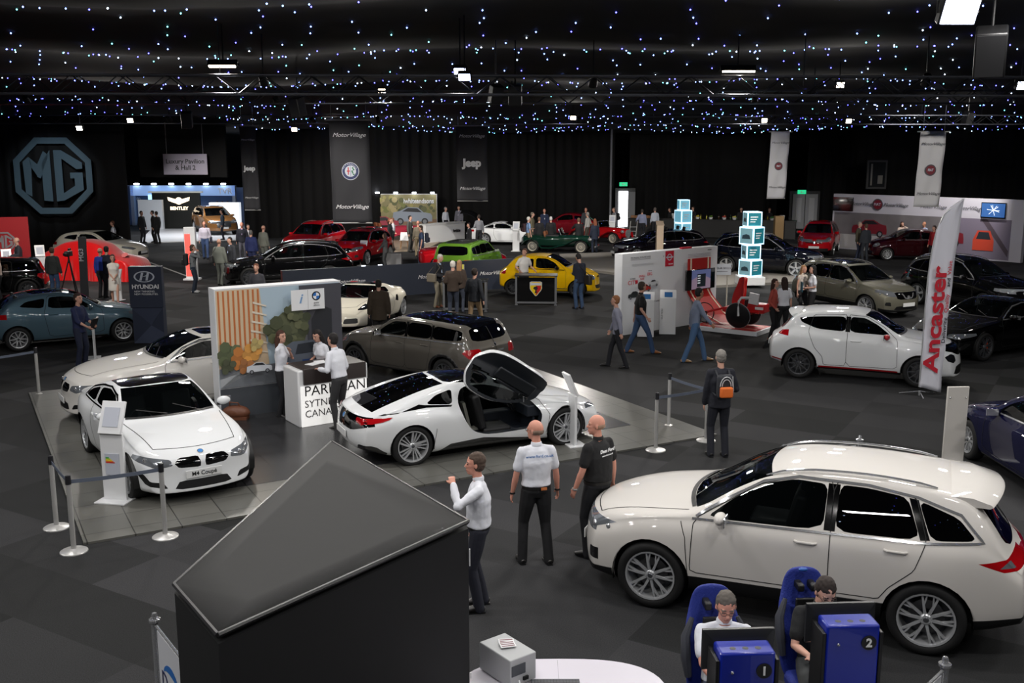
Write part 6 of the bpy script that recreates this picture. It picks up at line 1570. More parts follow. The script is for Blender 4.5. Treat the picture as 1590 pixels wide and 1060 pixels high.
# ---- belt posts
beltm = mat('belt_grey', (92, 100, 116), .7)
def post(p, label, h=1.0, z=0, fancy=False):
 r = empty('belt_post' if not fancy else 'barrier_post', label, 'barrier post', (p.x, p.y, z))
 q = MB().lathe([(0, .045), (.04, .045), (.07, .03), (.155, .022), (.17, .012), (.172, 0), (0, 0)][::-1], n=28); q.build('base', steel, r)
 q = MB().lathe([(0, h - .02), (.032, h - .02), (.032, .03), (0, .03)][::-1], n=18); q.build('pole', steel if not fancy else chrome, r)
 if not fancy: q = MB().lathe([(0, h + .02), (.034, h + .015), (.036, h - .04), (.036, h - .10), (0, h - .10)][::-1], n=18); q.build('belt_head', mat('cap_dark', (60, 60, 64), .3, .6), r)
 else:
  q = MB().lathe([(0, h + .06), (.02, h + .055), (.028, h + .03), (.02, h + .01), (.05, h), (.05, h - .02), (0, h - .02)][::-1], n=18); q.build('finial', chrome, r)
 return r
def belt(a, b, label, h=.93, z=0):
 a, b = Vector((a.x, a.y, h + z)), Vector((b.x, b.y, h + z)); u = (b - a).normalized(); a = a + u * .035; b = b - u * .035; n = Vector((-u.y, u.x, 0)) * .002; q = MB(); rs = []
 for k in range(9):
  t = k / 8; c = a.lerp(b, t) - Vector((0, 0, .012 * math.sin(PI * t))); rs.append([c - n + Vector((0, 0, -.025)), c + n + Vector((0, 0, -.025)), c + n + Vector((0, 0, .025)), c - n + Vector((0, 0, .025))])
 q.rings(rs); return tag(q.build('barrier_belt', beltm), label, 'belt')
PS = {k: G(*v) for k, v in dict(a=(88, 819), b=(115, 856), c=(257, 833), d=(61, 613), e=(1018, 699), f=(1038, 662), g=(1096, 684)).items()}
for k, lb in dict(a='steel belt post at the tile floor edge, the one behind the corner post', b='steel belt post at the near corner of the tile floor', c='steel belt post in front of the white coupe front bumper', d='steel belt post by the long cream saloon nose, alone',
                  e='steel belt post nearest the crossover bonnet, right of the sports car', f='steel belt post farthest back, right of the sports car', g='steel belt post beside the man with the orange backpack').items(): post(PS[k], lb)
belt(PS['a'], PS['b'], 'short grey belt between the two posts at the tile corner'); belt(PS['b'], PS['c'], 'grey belt stretched in front of the white coupe'); belt(G(-90, 640), PS['d'], 'grey belt leaving the frame from the lone post')
belt(PS['e'], PS['g'], 'grey belt nearer of two by the man with backpack'); belt(PS['f'], PS['g'], 'grey belt farther of two by the man with backpack')
# ---- chrome posts with hung banners
def banner_fence(a, b, label, txt, la, lb, z0=.18, z1=.92):
 a, b = Vector((a[0], a[1], 0)), Vector((b[0], b[1], 0)); u = (b - a).normalized(); L_ = (b - a).length
 post(a, la, 1.0, fancy=True)
 if lb: post(b, lb, 1.0, fancy=True)
 r = empty('barrier_banner', label, 'banner', a, math.atan2(u.y, u.x)); [MB().tube([(.034, 0, z_), (L_ - .034, 0, z_)], .014, 8).build('rail', chrome, r) for z_ in (z1 + .03, z0 - .02)]
 q = MB().box((L_ / 2, 0, (z0 + z1) / 2), (L_ - .12, .006, z1 - z0)); q.build('sheet', mat('banner_pale', (214, 216, 222), .6), r)
 if txt:
  q = MB().use(mat('swoosh_blue', (40, 110, 190), .5)); rs = []
  for k in range(12):
   a_ = R(150 - 130 * k / 11); rs.append([Vector((.42 + (.24) * math.cos(a_), -.005, .52 + .20 * math.sin(a_))), Vector((.42 + .24 * math.cos(a_), -.006, .52 + .20 * math.sin(a_))), Vector((.42 + (.24 - .05 * math.sin(PI * k / 11)) * math.cos(a_), -.006, .50 + (.20 - .06 * math.sin(PI * k / 11)) * math.sin(a_))), Vector((.42 + (.24 - .05 * math.sin(PI * k / 11)) * math.cos(a_), -.005, .50 + (.20 - .06 * math.sin(PI * k / 11)) * math.sin(a_)))])
  q.rings(rs); q.build('swoosh', None, r); text(txt, .24, mat('ford_navy', (24, 30, 80), .5), r, (.14, -.006, .50), align='LEFT', name='banner_lettering')
 return r
banner_fence((-3.13, 8.2), (-2.28, 7.0), 'white hung banner with blue swoosh beside the black tent', 'Dees Ford', 'chrome barrier post at the left corner of the black tent', 'chrome barrier post just below the black tent corner')
banner_fence((2.2, 6.1), (3.46, 7.42), 'pale hung banner running out of frame below the crossover', '', 'chrome barrier post hidden below the frame by the simulators', 'chrome barrier post below the rear wheel of the large crossover')
pz_ = G(1335, 682, 1.0); banner_fence((pz_.x - 1.2, pz_.y - .45), (pz_.x, pz_.y), 'pale hung banner just visible over the crossover roof', '', 'chrome barrier post hidden behind the crossover roof', 'chrome barrier post whose top shows over the crossover roof')
# ---- black tent
A_, B_, C_, D_ = [G(*p, 2.2) for p in ((338, 983), (270, 905), (515, 684), (727, 807))]
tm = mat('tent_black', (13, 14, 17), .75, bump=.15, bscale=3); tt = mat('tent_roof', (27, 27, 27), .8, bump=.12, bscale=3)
r = empty('black_tent', 'large black fabric tent box filling the bottom of the view', 'tent', (A_.x, A_.y, 0))
O = Vector((A_.x, A_.y, 0)); c4 = [Vector((p.x, p.y, 0)) - O for p in (A_, D_, C_, B_)]
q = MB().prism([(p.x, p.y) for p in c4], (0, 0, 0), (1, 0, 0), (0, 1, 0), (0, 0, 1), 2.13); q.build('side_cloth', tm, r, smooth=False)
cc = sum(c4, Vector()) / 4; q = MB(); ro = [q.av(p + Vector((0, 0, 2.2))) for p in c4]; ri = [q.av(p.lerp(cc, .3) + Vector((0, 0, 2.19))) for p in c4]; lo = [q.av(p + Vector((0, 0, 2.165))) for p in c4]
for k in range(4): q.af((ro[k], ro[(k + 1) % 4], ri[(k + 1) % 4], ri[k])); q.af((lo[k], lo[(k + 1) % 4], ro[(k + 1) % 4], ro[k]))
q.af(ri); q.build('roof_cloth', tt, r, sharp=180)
q = MB()
for k in range(4): q.tube([c4[k] + Vector((0, 0, 2.19)), c4[(k + 1) % 4] + Vector((0, 0, 2.19))], .016, 6)
q.build('hem_piping', mat('piping', (40, 40, 42), .35), r)
q = MB()
for z in (1.9, .9): q.box(c4[1] + Vector((.01, -.02, z)), (.01, .012, .14 if z > 1 else .05))
q.build('zip_tag', white_text, r)
# ---- demonstration desk
c = G(865, 1022, .74); r = empty('white_desk', 'white oval-ended desk at the bottom edge below the standing men', 'desk', (c.x + .02, c.y - .62, 0))
pts = [(.86 * (abs(math.cos(t)) ** .7) * (1 if math.cos(t) > 0 else -1), .62 * (abs(math.sin(t)) ** .75) * (1 if math.sin(t) > 0 else -1)) for t in (2 * PI * k / 48 for k in range(48))]
q = MB().prism(pts, (0, 0, .71), (1, 0, 0), (0, 1, 0), (0, 0, 1), .03); q.build('desk_top', mat('desk_white', (216, 212, 222), .3), r, bevel=.006)
for x in (-.5, .5): q = MB().box((x, 0, .355), (.06, .7, .71)); q.build('leg', steel, r)
q = MB().box((-.02, .34, .7405), (.003, .5, .001)); q.build('panel_joint', mat('joint', (160, 158, 166), .5), r)
dk = r.location
p = G(788, 1045, .74); r = empty('projector_box', 'grey electronics box with sockets standing on the white desk', 'electronics', (p.x, p.y - .02, .741), R(38))
pb_ = mat('device_grey', (178, 180, 182), .45)
q = MB().box((0, 0, .13), (.27, .42, .24)); q.build('case', pb_, r, bevel=.008)
q = MB().use(mat('device_dark', (70, 74, 80), .5)).box((-.05, -.212, .15), (.14, .006, .09)); q.use(black).box((.02, -.216, .06), (.05, .02, .03)); q.build('socket_panel', None, r)
q = MB().use(mat('device_dark', (70, 74, 80), .5))
for k in range(7): q.box((.137, -.10, .08 + .02 * k), (.004, .09, .006))
q.build('vent_slots', None, r)
q = MB().tube([(-.05, -.22, .06), (-.09, -.30, .02), (-.2, -.32, .02), (-.28, -.2, .01), (-.3, -.1, -.05), (-.3, -.1, -.5)], .006, 6); q.build('cable', white_text, r)
for k, (dx, dy, a_) in enumerate(((-.01, .04, .1), (.0, -.02, .25))):
 q = MB().use(white_text).box((0, 0, 0), (.13, .10, .006)); 
 for j in range(3): q.use(pm('leaf_wine', (120, 60, 70))).box((0, -.03 + .03 * j, .004), (.11, .012, .001))
 o = q.build('leaflet'); o.location = (p.x + dx, p.y - .02 + dy + .03, .741 + .253 + .0 + .007 * k + .004); o.rotation_euler = (0, 0, a_); tag(o, 'upper printed leaflet lying on the grey electronics box' if k else 'lower printed leaflet lying on the grey electronics box', 'leaflet', 'leaflets on the electronics box')
p = G(862, 1062, .74); q = MB().use(mat('keyboard_dark', (52, 54, 58), .5)).box((0, 0, .012), (.40, .15, .02)); q.use(mat('key', (84, 86, 92), .5))
for i in range(15):
 for j in range(5): q.box((-.182 + .026 * i, -.055 + .027 * j, .025), (.021, .021, .008))
o = q.build('keyboard', bevel=0); o.location = (p.x, p.y - .03, .7405); tag(o, 'dark computer keyboard at the near edge of the white desk', 'keyboard')
# ---- driving simulators
bl = mat('rig_blue', (10, 34, 150), .35, coat=.5); seatb = mat('seat_blue', (24, 42, 130), .7, bump=.3, bscale=60); seatg = mat('seat_grey', (56, 58, 66), .8)
def simulator(x, y, zt, num, seat_y, lab, turn=0):
 r = empty('driving_simulator', 'blue driving simulator cabinet numbered ' + num + ' with monitor, ' + lab, 'simulator', (x, y, 0), R(turn))
 q = MB().box((0, 0, zt / 2), (.44, .22, zt)); q.build('cabinet', bl, r, bevel=.02)
 for sg in (-1, 1): q = MB().box((sg * .235, .02, zt * .48), (.03, .26, zt * .94)); q.build('side_rail', black, r, bevel=.006)
 q = MB()
 for k in (-1, 0, 1): q.lathe([(0, .002), (.025, .001), (.025, 0)], c=(k * .10, -.03, zt + .0), n=12)
 q.build('cable_holes', black, r)
 q = MB().lathe([(0, -.118), (.062, -.116), (.062, -.108)], c=(.12, 0, zt - .15), axis='y', n=24)
 for i_, v_ in enumerate(q.v): pass
 q = MB().prism([(.062 * math.cos(t), .062 * math.sin(t)) for t in (2 * PI * k / 24 for k in range(24))], (.13, -.112, zt - .15), (1, 0, 0), (0, 0, 1), (0, -1, 0), .006); d_ = q.build('number_disc', black_text, r)
 text(num, .10, white_text, r, (.13, -.121, zt - .152), name='number', bold=.003)
 q = MB()
 for z in (zt - .16, zt - .55): q.ell((-.12, -.115, z), .014, n=8, m=6)
 q.build('lock', chrome, r)
 q = MB().use(black); w2 = .29
 q.rings([[Vector((-w2, .20, zt - .28)), Vector((w2, .20, zt - .28)), Vector((w2, .20, zt + .06)), Vector((-w2, .20, zt + .06))], [Vector((-w2, .17, zt - .28)), Vector((w2, .17, zt - .28)), Vector((w2, .17, zt + .06)), Vector((-w2, .17, zt + .06))], [Vector((-w2 * .7, .13, zt - .24)), Vector((w2 * .7, .13, zt - .24)), Vector((w2 * .7, .13, zt - .02)), Vector((-w2 * .7, .13, zt - .02))]]); q.build('monitor', mat('monitor_dark', (34, 35, 38), .35), r)
 q = MB().box((0, .205, zt - .11), (.54, .01, .3)); q.build('screen', mat('screen_glow', (120, 140, 170), emit=.6), r)
 q = MB(); 
 for sg in (-1, 1): q.box((sg * .2, .55, .10), (.05, .95, .05))
 q.box((0, .45, .10), (.45, .05, .05)); q.build('base_frame', black, r)
 q = MB(); q.lathe([(.15 + .014 * math.cos(a), .014 * math.sin(a)) for a in (2 * PI * k / 6 for k in range(7))], n=20); q.box((0, 0, 0), (.3, .04, .02)); q.tube([(0, 0, 0), (0, 0, -.2)], .02, 6)
 so = q.build('steering_wheel', black, r); so.location = (0, .38, .72); so.rotation_euler = (R(-62), 0, 0)
 # bucket seat facing the screen (towards the camera)
 s_ = bpy.data.objects.new('racing_seat', None); COL.objects.link(s_); s_.parent = r; s_.location = (0, seat_y, 0)
 q = MB(); rs = []
 for z, w_, yy, hole in ((.30, .22, .10, 0), (.45, .26, .17, 0), (.62, .27, .21, 0), (.82, .265, .26, 0), (.98, .26, .30, 0), (1.10, .215, .33, 0), (1.24, .185, .36, 0), (1.33, .12, .37, 0)):
  rs.append([Vector((-w_, yy - .11 * (z < 1.0), z)), Vector((-w_ * .62, yy, z)), Vector((w_ * .62, yy, z)), Vector((w_, yy - .11 * (z < 1.0), z)), Vector((w_ * .98, yy + .03, z)), Vector((w_ * .6, yy + .07, z)), Vector((-w_ * .6, yy + .07, z)), Vector((-w_ * .98, yy + .03, z))])
 q.rings(rs); q.v = [Vector((v_.x, v_.y, v_.z * .95)) for v_ in q.v]; o = q.build('backrest', seatb, s_, sharp=180); ss = o.modifiers.new('s', 'SUBSURF'); ss.levels = ss.render_levels = 2
 for sg in (-1, 1):
  q = MB().use(seatg); q.tube([(sg * .255, .08, .55), (sg * .275, .11, .72), (sg * .27, .17, .88), (sg * .2, .24, 1.02)], [.03, .045, .04, .02], 8); q.build('side_bolster', seatg, s_)
  q = MB().use(black); q.box((sg * .06, .29, 1.12), (.06, .14, .07)); q.build('harness_slot', black, s_, bevel=.015)
 q = MB().box((0, .225, .88), (.22, .03, .30)); q.build('seat_opening', black, s_, bevel=.012)
 q = MB().box((0, -.12, .33), (.46, .5, .14)); q.build('seat_cushion', seatb, s_, bevel=.05)
 q = MB().box((0, -.05, .18), (.3, .3, .20)); q.build('pedestal', black, s_)
 if num == '2': q = MB().use(mat('oval_blue', (40, 90, 170), .4)).ell((-.02, .325, 1.26), (.045, .02, .018)); q.build('oval_badge', None, s_)
 return Vector((x, y + seat_y, 0))
SIM1 = simulator(1.82, 7.30, 1.21, '1', .66, 'lower of the two', 3)
SIM2 = simulator(2.74, 7.62, 1.28, '2', .72, 'higher of the two', 3)
# ---- dark blue totem
p = G(232, 533); r = empty('brand_totem', 'dark blue upright totem with faceted base and silver oval emblem', 'totem', (p.x, p.y, 0), R(4))
nb = mat('totem_navy', (38, 46, 66), .5); q = MB().box((0, .1, 1.52), (.86, .22, 1.10)); q.build('upper_panel', nb, r, bevel=.008)
q = MB().use(nb); q.box((.02, .12, .49), (.80, .30, .96))
q.use(mat('facet_light', (62, 70, 92), .5)).prism([(-.38, .02), (.10, .5), (.41, .3), (.41, .0)], (0, -.035, 0), (1, 0, 0), (0, 0, 1), (0, -1, 0), .006); q.use(mat('facet_mid', (48, 56, 78), .5)).prism([(-.38, .95), (.10, .5), (.41, .95)], (0, -.035, 0), (1, 0, 0), (0, 0, 1), (0, -1, 0), .007)
q.build('faceted_base', None, r)
B = Board('emblem', (0, -.01, 0), (1, 0, 0), r)
silver = mat('emblem_silver', (196, 202, 214), .3)
for k in range(24):
 a, b = 2 * PI * k / 24, 2 * PI * (k + 1) / 24; f_ = lambda t, s_: (-.02 + .27 * s_ * math.cos(t), 1.80 + .15 * s_ * math.sin(t)); B.k = 1; B.poly([f_(a, .84), f_(a, 1), f_(b, 1), f_(b, .84)], silver)
B.poly([(-.15, 1.70), (-.09, 1.70), (-.03, 1.91), (-.09, 1.91)], silver).poly([(.01, 1.70), (.07, 1.70), (.12, 1.91), (.06, 1.91)], silver).poly([(-.07, 1.79), (.05, 1.82), (.06, 1.85), (-.06, 1.80)], silver); B.done()
B.text('HYUNDAI', 0, 1.53, .155, white_text, bold=.004, name='totem_lettering', sx=1.02); B.text('NEW THINKING.\nNEW POSSIBILITIES.', -.30, 1.37, .072, white_text, align='LEFT', name='totem_lettering')
# ---- red silk covered car
silk = mat('red_silk', (216, 8, 12), .26, 0, sheen=.5, spec=.5)
r = empty('covered_car', 'car hidden under a glossy red silk cover by the tripod camera', 'covered car', G(148, 432), R(-10))
q = MB(); prof = pchip([(-2.2, .66), (-2.0, 1.0), (-1.5, 1.26), (-.9, 1.52), (-.2, 1.60), (.5, 1.48), (1.1, 1.08), (1.8, .90), (2.15, .62)]); rs = []
NX = 56; rings_ = []
for i in range(NX + 1):
 x = -2.2 + 4.35 * i / NX; zt_ = prof(x); e = (min(1, (x + 2.2) / .25, (2.15 - x) / .25)) ** .5 if 0 < i < NX else 0; w_ = .86 * (.75 + .25 * e); row = []
 for k in range(45):
  t = -1 + 2 * k / 44; s_ = abs(t)
  fold = .05 * math.sin(x * 11 + 2 * math.sin(x * 3.3)) + .03 * math.sin(x * 27 + t * 2)
  if s_ < .42: y = t / .42 * w_ * .62; z = zt_ - .05 * (t / .42) ** 2
  elif s_ < .6: f_ = (s_ - .42) / .18; y = math.copysign(w_ * (.62 + .38 * f_), t); z = (zt_ - .05) * (1 - f_) + min(zt_ - .1, .86) * f_
  else: f_ = (s_ - .6) / .4; y = math.copysign(w_ + .10 * f_ + fold * (.3 + 1.1 * f_), t); z = min(zt_ - .1, .86) * (1 - f_) + .01
  row.append(q.av((x, y, max(z, .01))))
 rings_.append(row)
for a, b in zip(rings_, rings_[1:]):
 for k in range(44): q.af((a[k], b[k], b[k + 1], a[k + 1]))
for row, sg in ((rings_[0], -1), (rings_[-1], 1)):
 bt = [q.av(Vector((q.v[i].x + sg * (.10 + .05 * math.sin(j * 1.9)), q.v[i].y, .01))) for j, i in enumerate(row)]
 for k in range(44): q.af((row[k], row[k + 1], bt[k + 1], bt[k]) if sg < 0 else (row[k + 1], row[k], bt[k], bt[k + 1]))
o = q.build('silk_cover', silk, r, sharp=180); ss = o.modifiers.new('s', 'SUBSURF'); ss.levels = ss.render_levels = 1
q = MB().prism([(.14 * math.cos(R(22.5 + 45 * k)), .14 * math.sin(R(22.5 + 45 * k))) for k in range(8)], (1.62, -.40, 1.02), (1, 0, 0), (0, .8, .6), (0, -.6, .8), .01); q.build('silver_badge', mat('badge_pinkish', (220, 120, 120), .3), r)
# red wall with octagon badge
r, L_ = wall_between('red_display_wall', 'bright red display wall with silver octagon badge at the frame edge', 'display wall', G(-60, 436), G(51, 432), 2.5, .15, mat('wall_red', (176, 28, 36), .5))
def octo(mb, o, s, letters, m, ux=(1, 0, 0), n=(0, -1, 0)):
 o = Vector(o); f_ = lambda rr: [(rr * s * math.cos(R(22.5 + 45 * k)) , rr * s * math.sin(R(22.5 + 45 * k))) for k in range(8)]
 a, b = f_(1.0), f_(.84); mb.use(m)
 for k in range(8): mb.prism([a[k], a[(k + 1) % 8], b[(k + 1) % 8], b[k]], o, ux, (0, 0, 1), n, .02)
 def st(P_): mb.prism([(x * s, y * s) for x, y in P_], o, ux, (0, 0, 1), n, .02)
 st([(-.68, -.42), (-.54, -.50), (-.50, .30), (-.56, .46), (-.70, .34)]); st([(-.56, .46), (-.50, .20), (-.38, .0), (-.36, .28)]); st([(-.36, .28), (-.38, -.02), (-.30, -.06), (-.08, .50), (-.2, .60)]); st([(-.26, .3), (-.26, -.60), (-.05, -.62), (-.05, .62)])
 st([(.04, -.62), (.04, .62), (.22, .62), (.22, -.60)]); st([(.22, .62), (.22, .42), (.56, .16), (.70, .18), (.70, .32)]); st([(.22, -.60), (.22, -.42), (.50, -.24), (.70, -.34)]); st([(.70, -.34), (.50, -.24), (.50, -.06), (.40, -.06), (.40, .08), (.70, .08)])
q = MB(); octo(q, (L_ - .92, -.01, 1.52), .42, '', mat('octagon_silver', (170, 172, 176), .3, .4)); q.build('octagon_badge', None, r)
# big octagon emblem projected on the curtain, its light built as grey-blue shapes
pe = P(83, 273, 50.0); r = empty('projected_emblem', 'huge grey-blue octagon emblem projected high on the black curtain', 'emblem', pe, R(5)); q = MB(); octo(q, (0, 0, 0), 2.0, '', mat('projection_bluegrey', (74, 94, 106), .7)); q.build('projected_emblem_face', None, r)
spot(pe.x + 3, 43, 6.2, pe, 800, 34, (.8, .92, 1))  # spot added to brighten the emblem
# ---- low dark partition
pt_ = mat('partition_navy', (46, 52, 66), .5)
r, L_ = wall_between('low_partition', 'long low dark blue partition with small white script lettering', 'partition', G(440, 471), G(797, 447), 1.12, .12, pt_)
for x in (L_ * .27, L_ * .62, L_ * .90): text('MotorVillage', .19, white_text, r, (x, -.012, .62), shear=.35, name='partition_lettering', sx=1.1)
q = MB().box((-.005, .06, .56), (.03, .13, 1.13)); q.build('end_panel', mat('end_brown', (70, 30, 28), .5), r)
for x in (L_ * .33, L_ * .40): q = MB().box((x, .06, 1.135), (.14, .05, .03)); q.build('strip_lamp', mat('lamp_strip', (230, 240, 255), emit=2.5), r)
# ---- promotional tables
def table(px, w_, d_, label, rz, shield=False, h=1.02):
 p = G(*px); r = empty('promotional_table', label, 'table', (p.x, p.y, 0), R(rz)); al = mat('frame_alu', (150, 152, 156), .35, .7)
 q = MB().box((w_ / 2, d_ / 2, h - .02), (w_ + .06, d_ + .06, .04)); q.build('table_top', mat('table_dark', (40, 40, 42), .3), r, bevel=.01)
 for x in (.03, w_ - .03):
  for y in (.03, d_ - .03): q = MB().box((x, y, h / 2), (.06, .06, h - .06)); q.box((x, y, .02), (.09, .09, .03)); q.build('leg', al, r)
 for y in (.03, d_ - .03): q = MB().box((w_ / 2, y, .10), (w_, .05, .06)); q.build('rail', al, r)
 for x in (.03, w_ - .03): q = MB().box((x, d_ / 2, .10), (.05, d_, .06)); q.build('rail', al, r)
 q = MB().box((w_ / 2, .04, h * .52), (w_ - .1, .02, h * .82)); q.build('front_panel', gloss_black, r)
 q = MB().box((.03, d_ / 2, h * .52), (.015, d_ - .1, h * .82)); q.build('side_panel', gloss_black, r)
 if shield:
  sh = lambda s_: chaikin([(-.19 * s_, .22 * s_), (.19 * s_, .22 * s_), (.19 * s_, -.02 * s_), (0, -.26 * s_), (-.19 * s_, -.02 * s_)], 1, .12)
  B = Board('shield', (w_ / 2, .03, h * .56), (1, 0, 0), r); B.poly(sh(1.08), silver).poly(sh(1), mat('shield_yellow', (232, 200, 20), .4)).poly([(.0, .10), (.17, .10), (.17, -.02), (0, -.24)], mat('shield_red', (190, 24, 30), .4)).rect(-.18, .11, .18, .19, silver).poly([(-.06, .06), (.04, .08), (.07, 0), (.02, -.06), (.05, -.14), (-.04, -.16), (-.02, -.05), (-.09, 0)], black_text)
  B.done()
 return r
table((800, 474), 1.38, .62, 'black and silver counter table with red and yellow shield', -4, True)
table((688, 484), 1.40, .6, 'black and silver table with blue print among the visitors near the partition', -2)
p = G(716, 466); q = MB().use(mat('card_yellow', (216, 206, 60), .5)).box((0, 0, .1), (.18, .02, .2), rot=Rx(-.3)); q.use(white_text).box((0, .02, .09), (.22, .02, .2), rot=Rx(-.3)); o = q.build('display_card'); o.location = (p.x, p.y + .2, 1.03); tag(o, 'yellow display card standing on the table by the partition', 'display card')
# ---- white brand wall
a, b = G(964, 521), G(1110, 498)
r, L_ = wall_between('brand_wall', 'white free-standing wall with red square logo and pictures of three cars', 'display wall', a, b, 2.28, .30, white_panel)
B = Board('printed_front', (0, 0, 0), (1, 0, 0), r); S_ = L_ / 2.93
rd = pm('brand_red', (196, 26, 52))
B.rect(1.26 * S_, 1.82, 1.52 * S_, 2.26, rd).ring(1.39 * S_, 2.08, .075, .10, silver).rect(1.28 * S_, 2.06, 1.50 * S_, 2.10, silver)
B.car(.50, .98, .50, pm('car_black', (40, 46, 48))).car(.92, 1.16, .46, pm('car_red', (190, 50, 44))).car(1.24, 1.28, .44, pm('car_pale', (200, 204, 208)))
B.rect(.50, 1.42, .60, 1.52, rd)
for y in (2.12, 2.09): B.rect(.30, y, 1.10, y + .010, pm('text_grey', (110, 112, 118)))
for y in (2.10, 2.06, 2.02): B.rect(1.95 * S_, y, 2.68 * S_, y + .008, pm('text_grey', (110, 112, 118)))
B.done()
for t_, x, y, s_ in (('CITY', .38, 1.46, .17), ('BIG', 1.07, 1.66, .13), ('SMALL', .76, 1.62, .09), ('SIZE', .76, 1.54, .09)): B.text(t_, x, y, s_, rd, name='wall_lettering')
for t_, x, y, s_ in (('THE ORIGINAL CROSSOVER RANGE', .68, 2.16, .05), ('TO MAKE', .38, 1.57, .05), ('MAKE IT', 1.07, 1.75, .04), ('DRIVE THE CROSSOVER RANGE', 1.1, .86, .06), ('T   M   P', 1.72, 2.12, .07), ('NISSAN', 2.62 * S_, 2.2, .05)): B.text(t_, x, y, s_, pm('text_dark', (60, 62, 68)), name='wall_lettering')
B.text('NISSAN', 1.39 * S_, 1.89, .055, white_text, name='logo_lettering')
q = MB().box((1.93 * S_, .05, 2.30), (.42, .1, .05)); q.build('red_cap', rd, r)
# red track that runs down the wall, over the screen and along the plinth
tr_ = mat('track_red', (176, 36, 34), .5); wl = mat('track_white', (230, 214, 190), .5)
q = MB()
x0, x1 = 1.93 * S_, 2.66 * S_
path = [(-.04, 1.98), (-.06, 1.0), (-.10, .82), (-.55, .34), (-.95, .16), (-1.15, .14)]
def strip(fa, fb, m, up_=.0):
 q.use(m); rs = []
 for k, (y, z) in enumerate(path):
  sx_ = .0 if k < 2 else .10 * (k - 1)
  xa, xb = x0 + (x1 - x0) * fa + sx_, x0 + (x1 - x0) * fb + sx_
  rs.append([Vector((xa, y - up_, z + up_)), Vector((xb, y - up_, z + up_)), Vector((xb, y - .02 - up_, z + .0 + up_)), Vector((xa, y - .02 - up_, z + .0 + up_))])
 q.rings(rs)
strip(0, 1, tr_); strip(.10, .15, wl, .012); strip(.86, .91, wl, .012); q.build('track', None, r, smooth=False)
q = MB().box(((x0 + x1) / 2, -.11, 1.36), (.92 * S_, .06, .60)); sc = q.build('screen', gloss_black, r, bevel=.01)
B = Board('screen_picture', ((x0 + x1) / 2, -.142, 1.36), (1, 0, 0), r); B.rect(-.42, -.28, .42, .28, mat('scr_blue', (96, 106, 150), emit=.35)).poly([(-.42, -.28), (.42, -.28), (.42, .0), (.0, .14), (-.42, .0)], mat('scr_pink', (150, 130, 150), emit=.35)).rect(-.18, -.22, .2, .16, mat('scr_dark', (36, 48, 56), emit=.1))
for k in range(4): B.rect(-.16, -.12 + .07 * k, -.04, -.09 + .07 * k, mat('scr_white', (220, 230, 235), emit=.4))
B.done()
# plinth with racing wheelchair
u = Vector(((b - a).normalized())); n = Vector((u.y, -u.x, 0))
pl0 = G(1077, 511); pl1 = G(1176, 522); uu = (pl1 - pl0).normalized(); nn = Vector((-uu.y, uu.x, 0))
r = empty('simulator_plinth', 'low red and white plinth under the racing wheelchair', 'plinth', pl0, math.atan2(uu.y, uu.x)); LL = (pl1 - pl0).length
q = MB().use(white_panel).box((LL / 2, .55, .06), (LL, 1.2, .12)); q.use(tr_).box((LL / 2 - .02, .55, .125), (LL - .10, 1.06, .012)); q.use(wl).box((LL / 2, .30, .134), (LL - .3, .04, .004)); q.box((LL / 2, .82, .134), (LL - .3, .04, .004)); q.build('plinth', None, r, smooth=False)
wc = pl0 + uu * (LL * .56) + nn * .55; r = empty('racing_wheelchair', 'red racing wheelchair with bucket seat and black disc wheels on the plinth', 'wheelchair', (wc.x, wc.y, .135), math.atan2(uu.y, uu.x))
rdp = mat('frame_red', (190, 20, 24), .3, coat=1)
q = MB(); q.tube([(-.85, 0, .25), (-.3, 0, .42), (.2, .22, .42), (.62, .24, .40), (.62, -.24, .40), (.2, -.22, .42), (-.3, 0, .42)], .028, 8); q.tube([(-.1, .2, .3), (-.1, -.2, .3)], .02, 6); q.tube([(.3, .24, .4), (.3, .28, .3), (.3, -.28, .3), (.3, -.24, .4)], .022, 6); q.build('frame', rdp, r)
for sg in (-1, 1):
 q = MB().lathe([(0, .02), (.27, .012), (.30, .0), (.27, -.012), (0, -.02)], axis='y', n=32); o = q.build('disc_wheel', mat('disc_black', (24, 24, 26), .4), r); o.location = (.16, sg * .34, .31); o.rotation_euler = (R(-sg * 8), 0, 0)
 q = MB().lathe([(.07, .024), (.09, .026), (.09, .018)], axis='y', n=20); q.lathe([(.30, .012), (.315, 0), (.30, -.012)], axis='y', n=32); h_ = q.build('hub', mat('hub_grey', (110, 112, 116), .4), o)
q = MB().lathe([(.24 + .012 * math.cos(a_), .012 * math.sin(a_)) for a_ in (2 * PI * k / 6 for k in range(7))], axis='y', n=28); o = q.build('front_wheel', black, r); o.location = (-.85, 0, .25)
q = MB()
for dx in (-.08, .08): q.tube([(-.85 + dx, -.06, .0), (-.85 + dx, -.06, .28)], .016, 5)
q.tube([(-.93, -.06, .28), (-.77, -.06, .28)], .016, 5); q.build('wheel_stand', black, r)
q = MB().box((.52, 0, .48), (.42, .36, .22)); q.build('engine_cover', rdp, r, bevel=.03)
q = MB().box((.62, -.2, .50), (.2, .01, .06)); q.build('cover_label', white_text, r)
q = MB(); rs = []
for z, w_, x in ((.38, .20, .10), (.5, .23, .0), (.7, .24, .04), (.85, .22, .08), (.95, .14, .10), (1.10, .13, .13), (1.18, .08, .14)): rs.append([Vector((x - .10, -w_, z)), Vector((x, -w_ * .6, z)), Vector((x, w_ * .6, z)), Vector((x - .10, w_, z)), Vector((x + .06, w_, z)), Vector((x + .10, 0, z)), Vector((x + .06, -w_, z))])
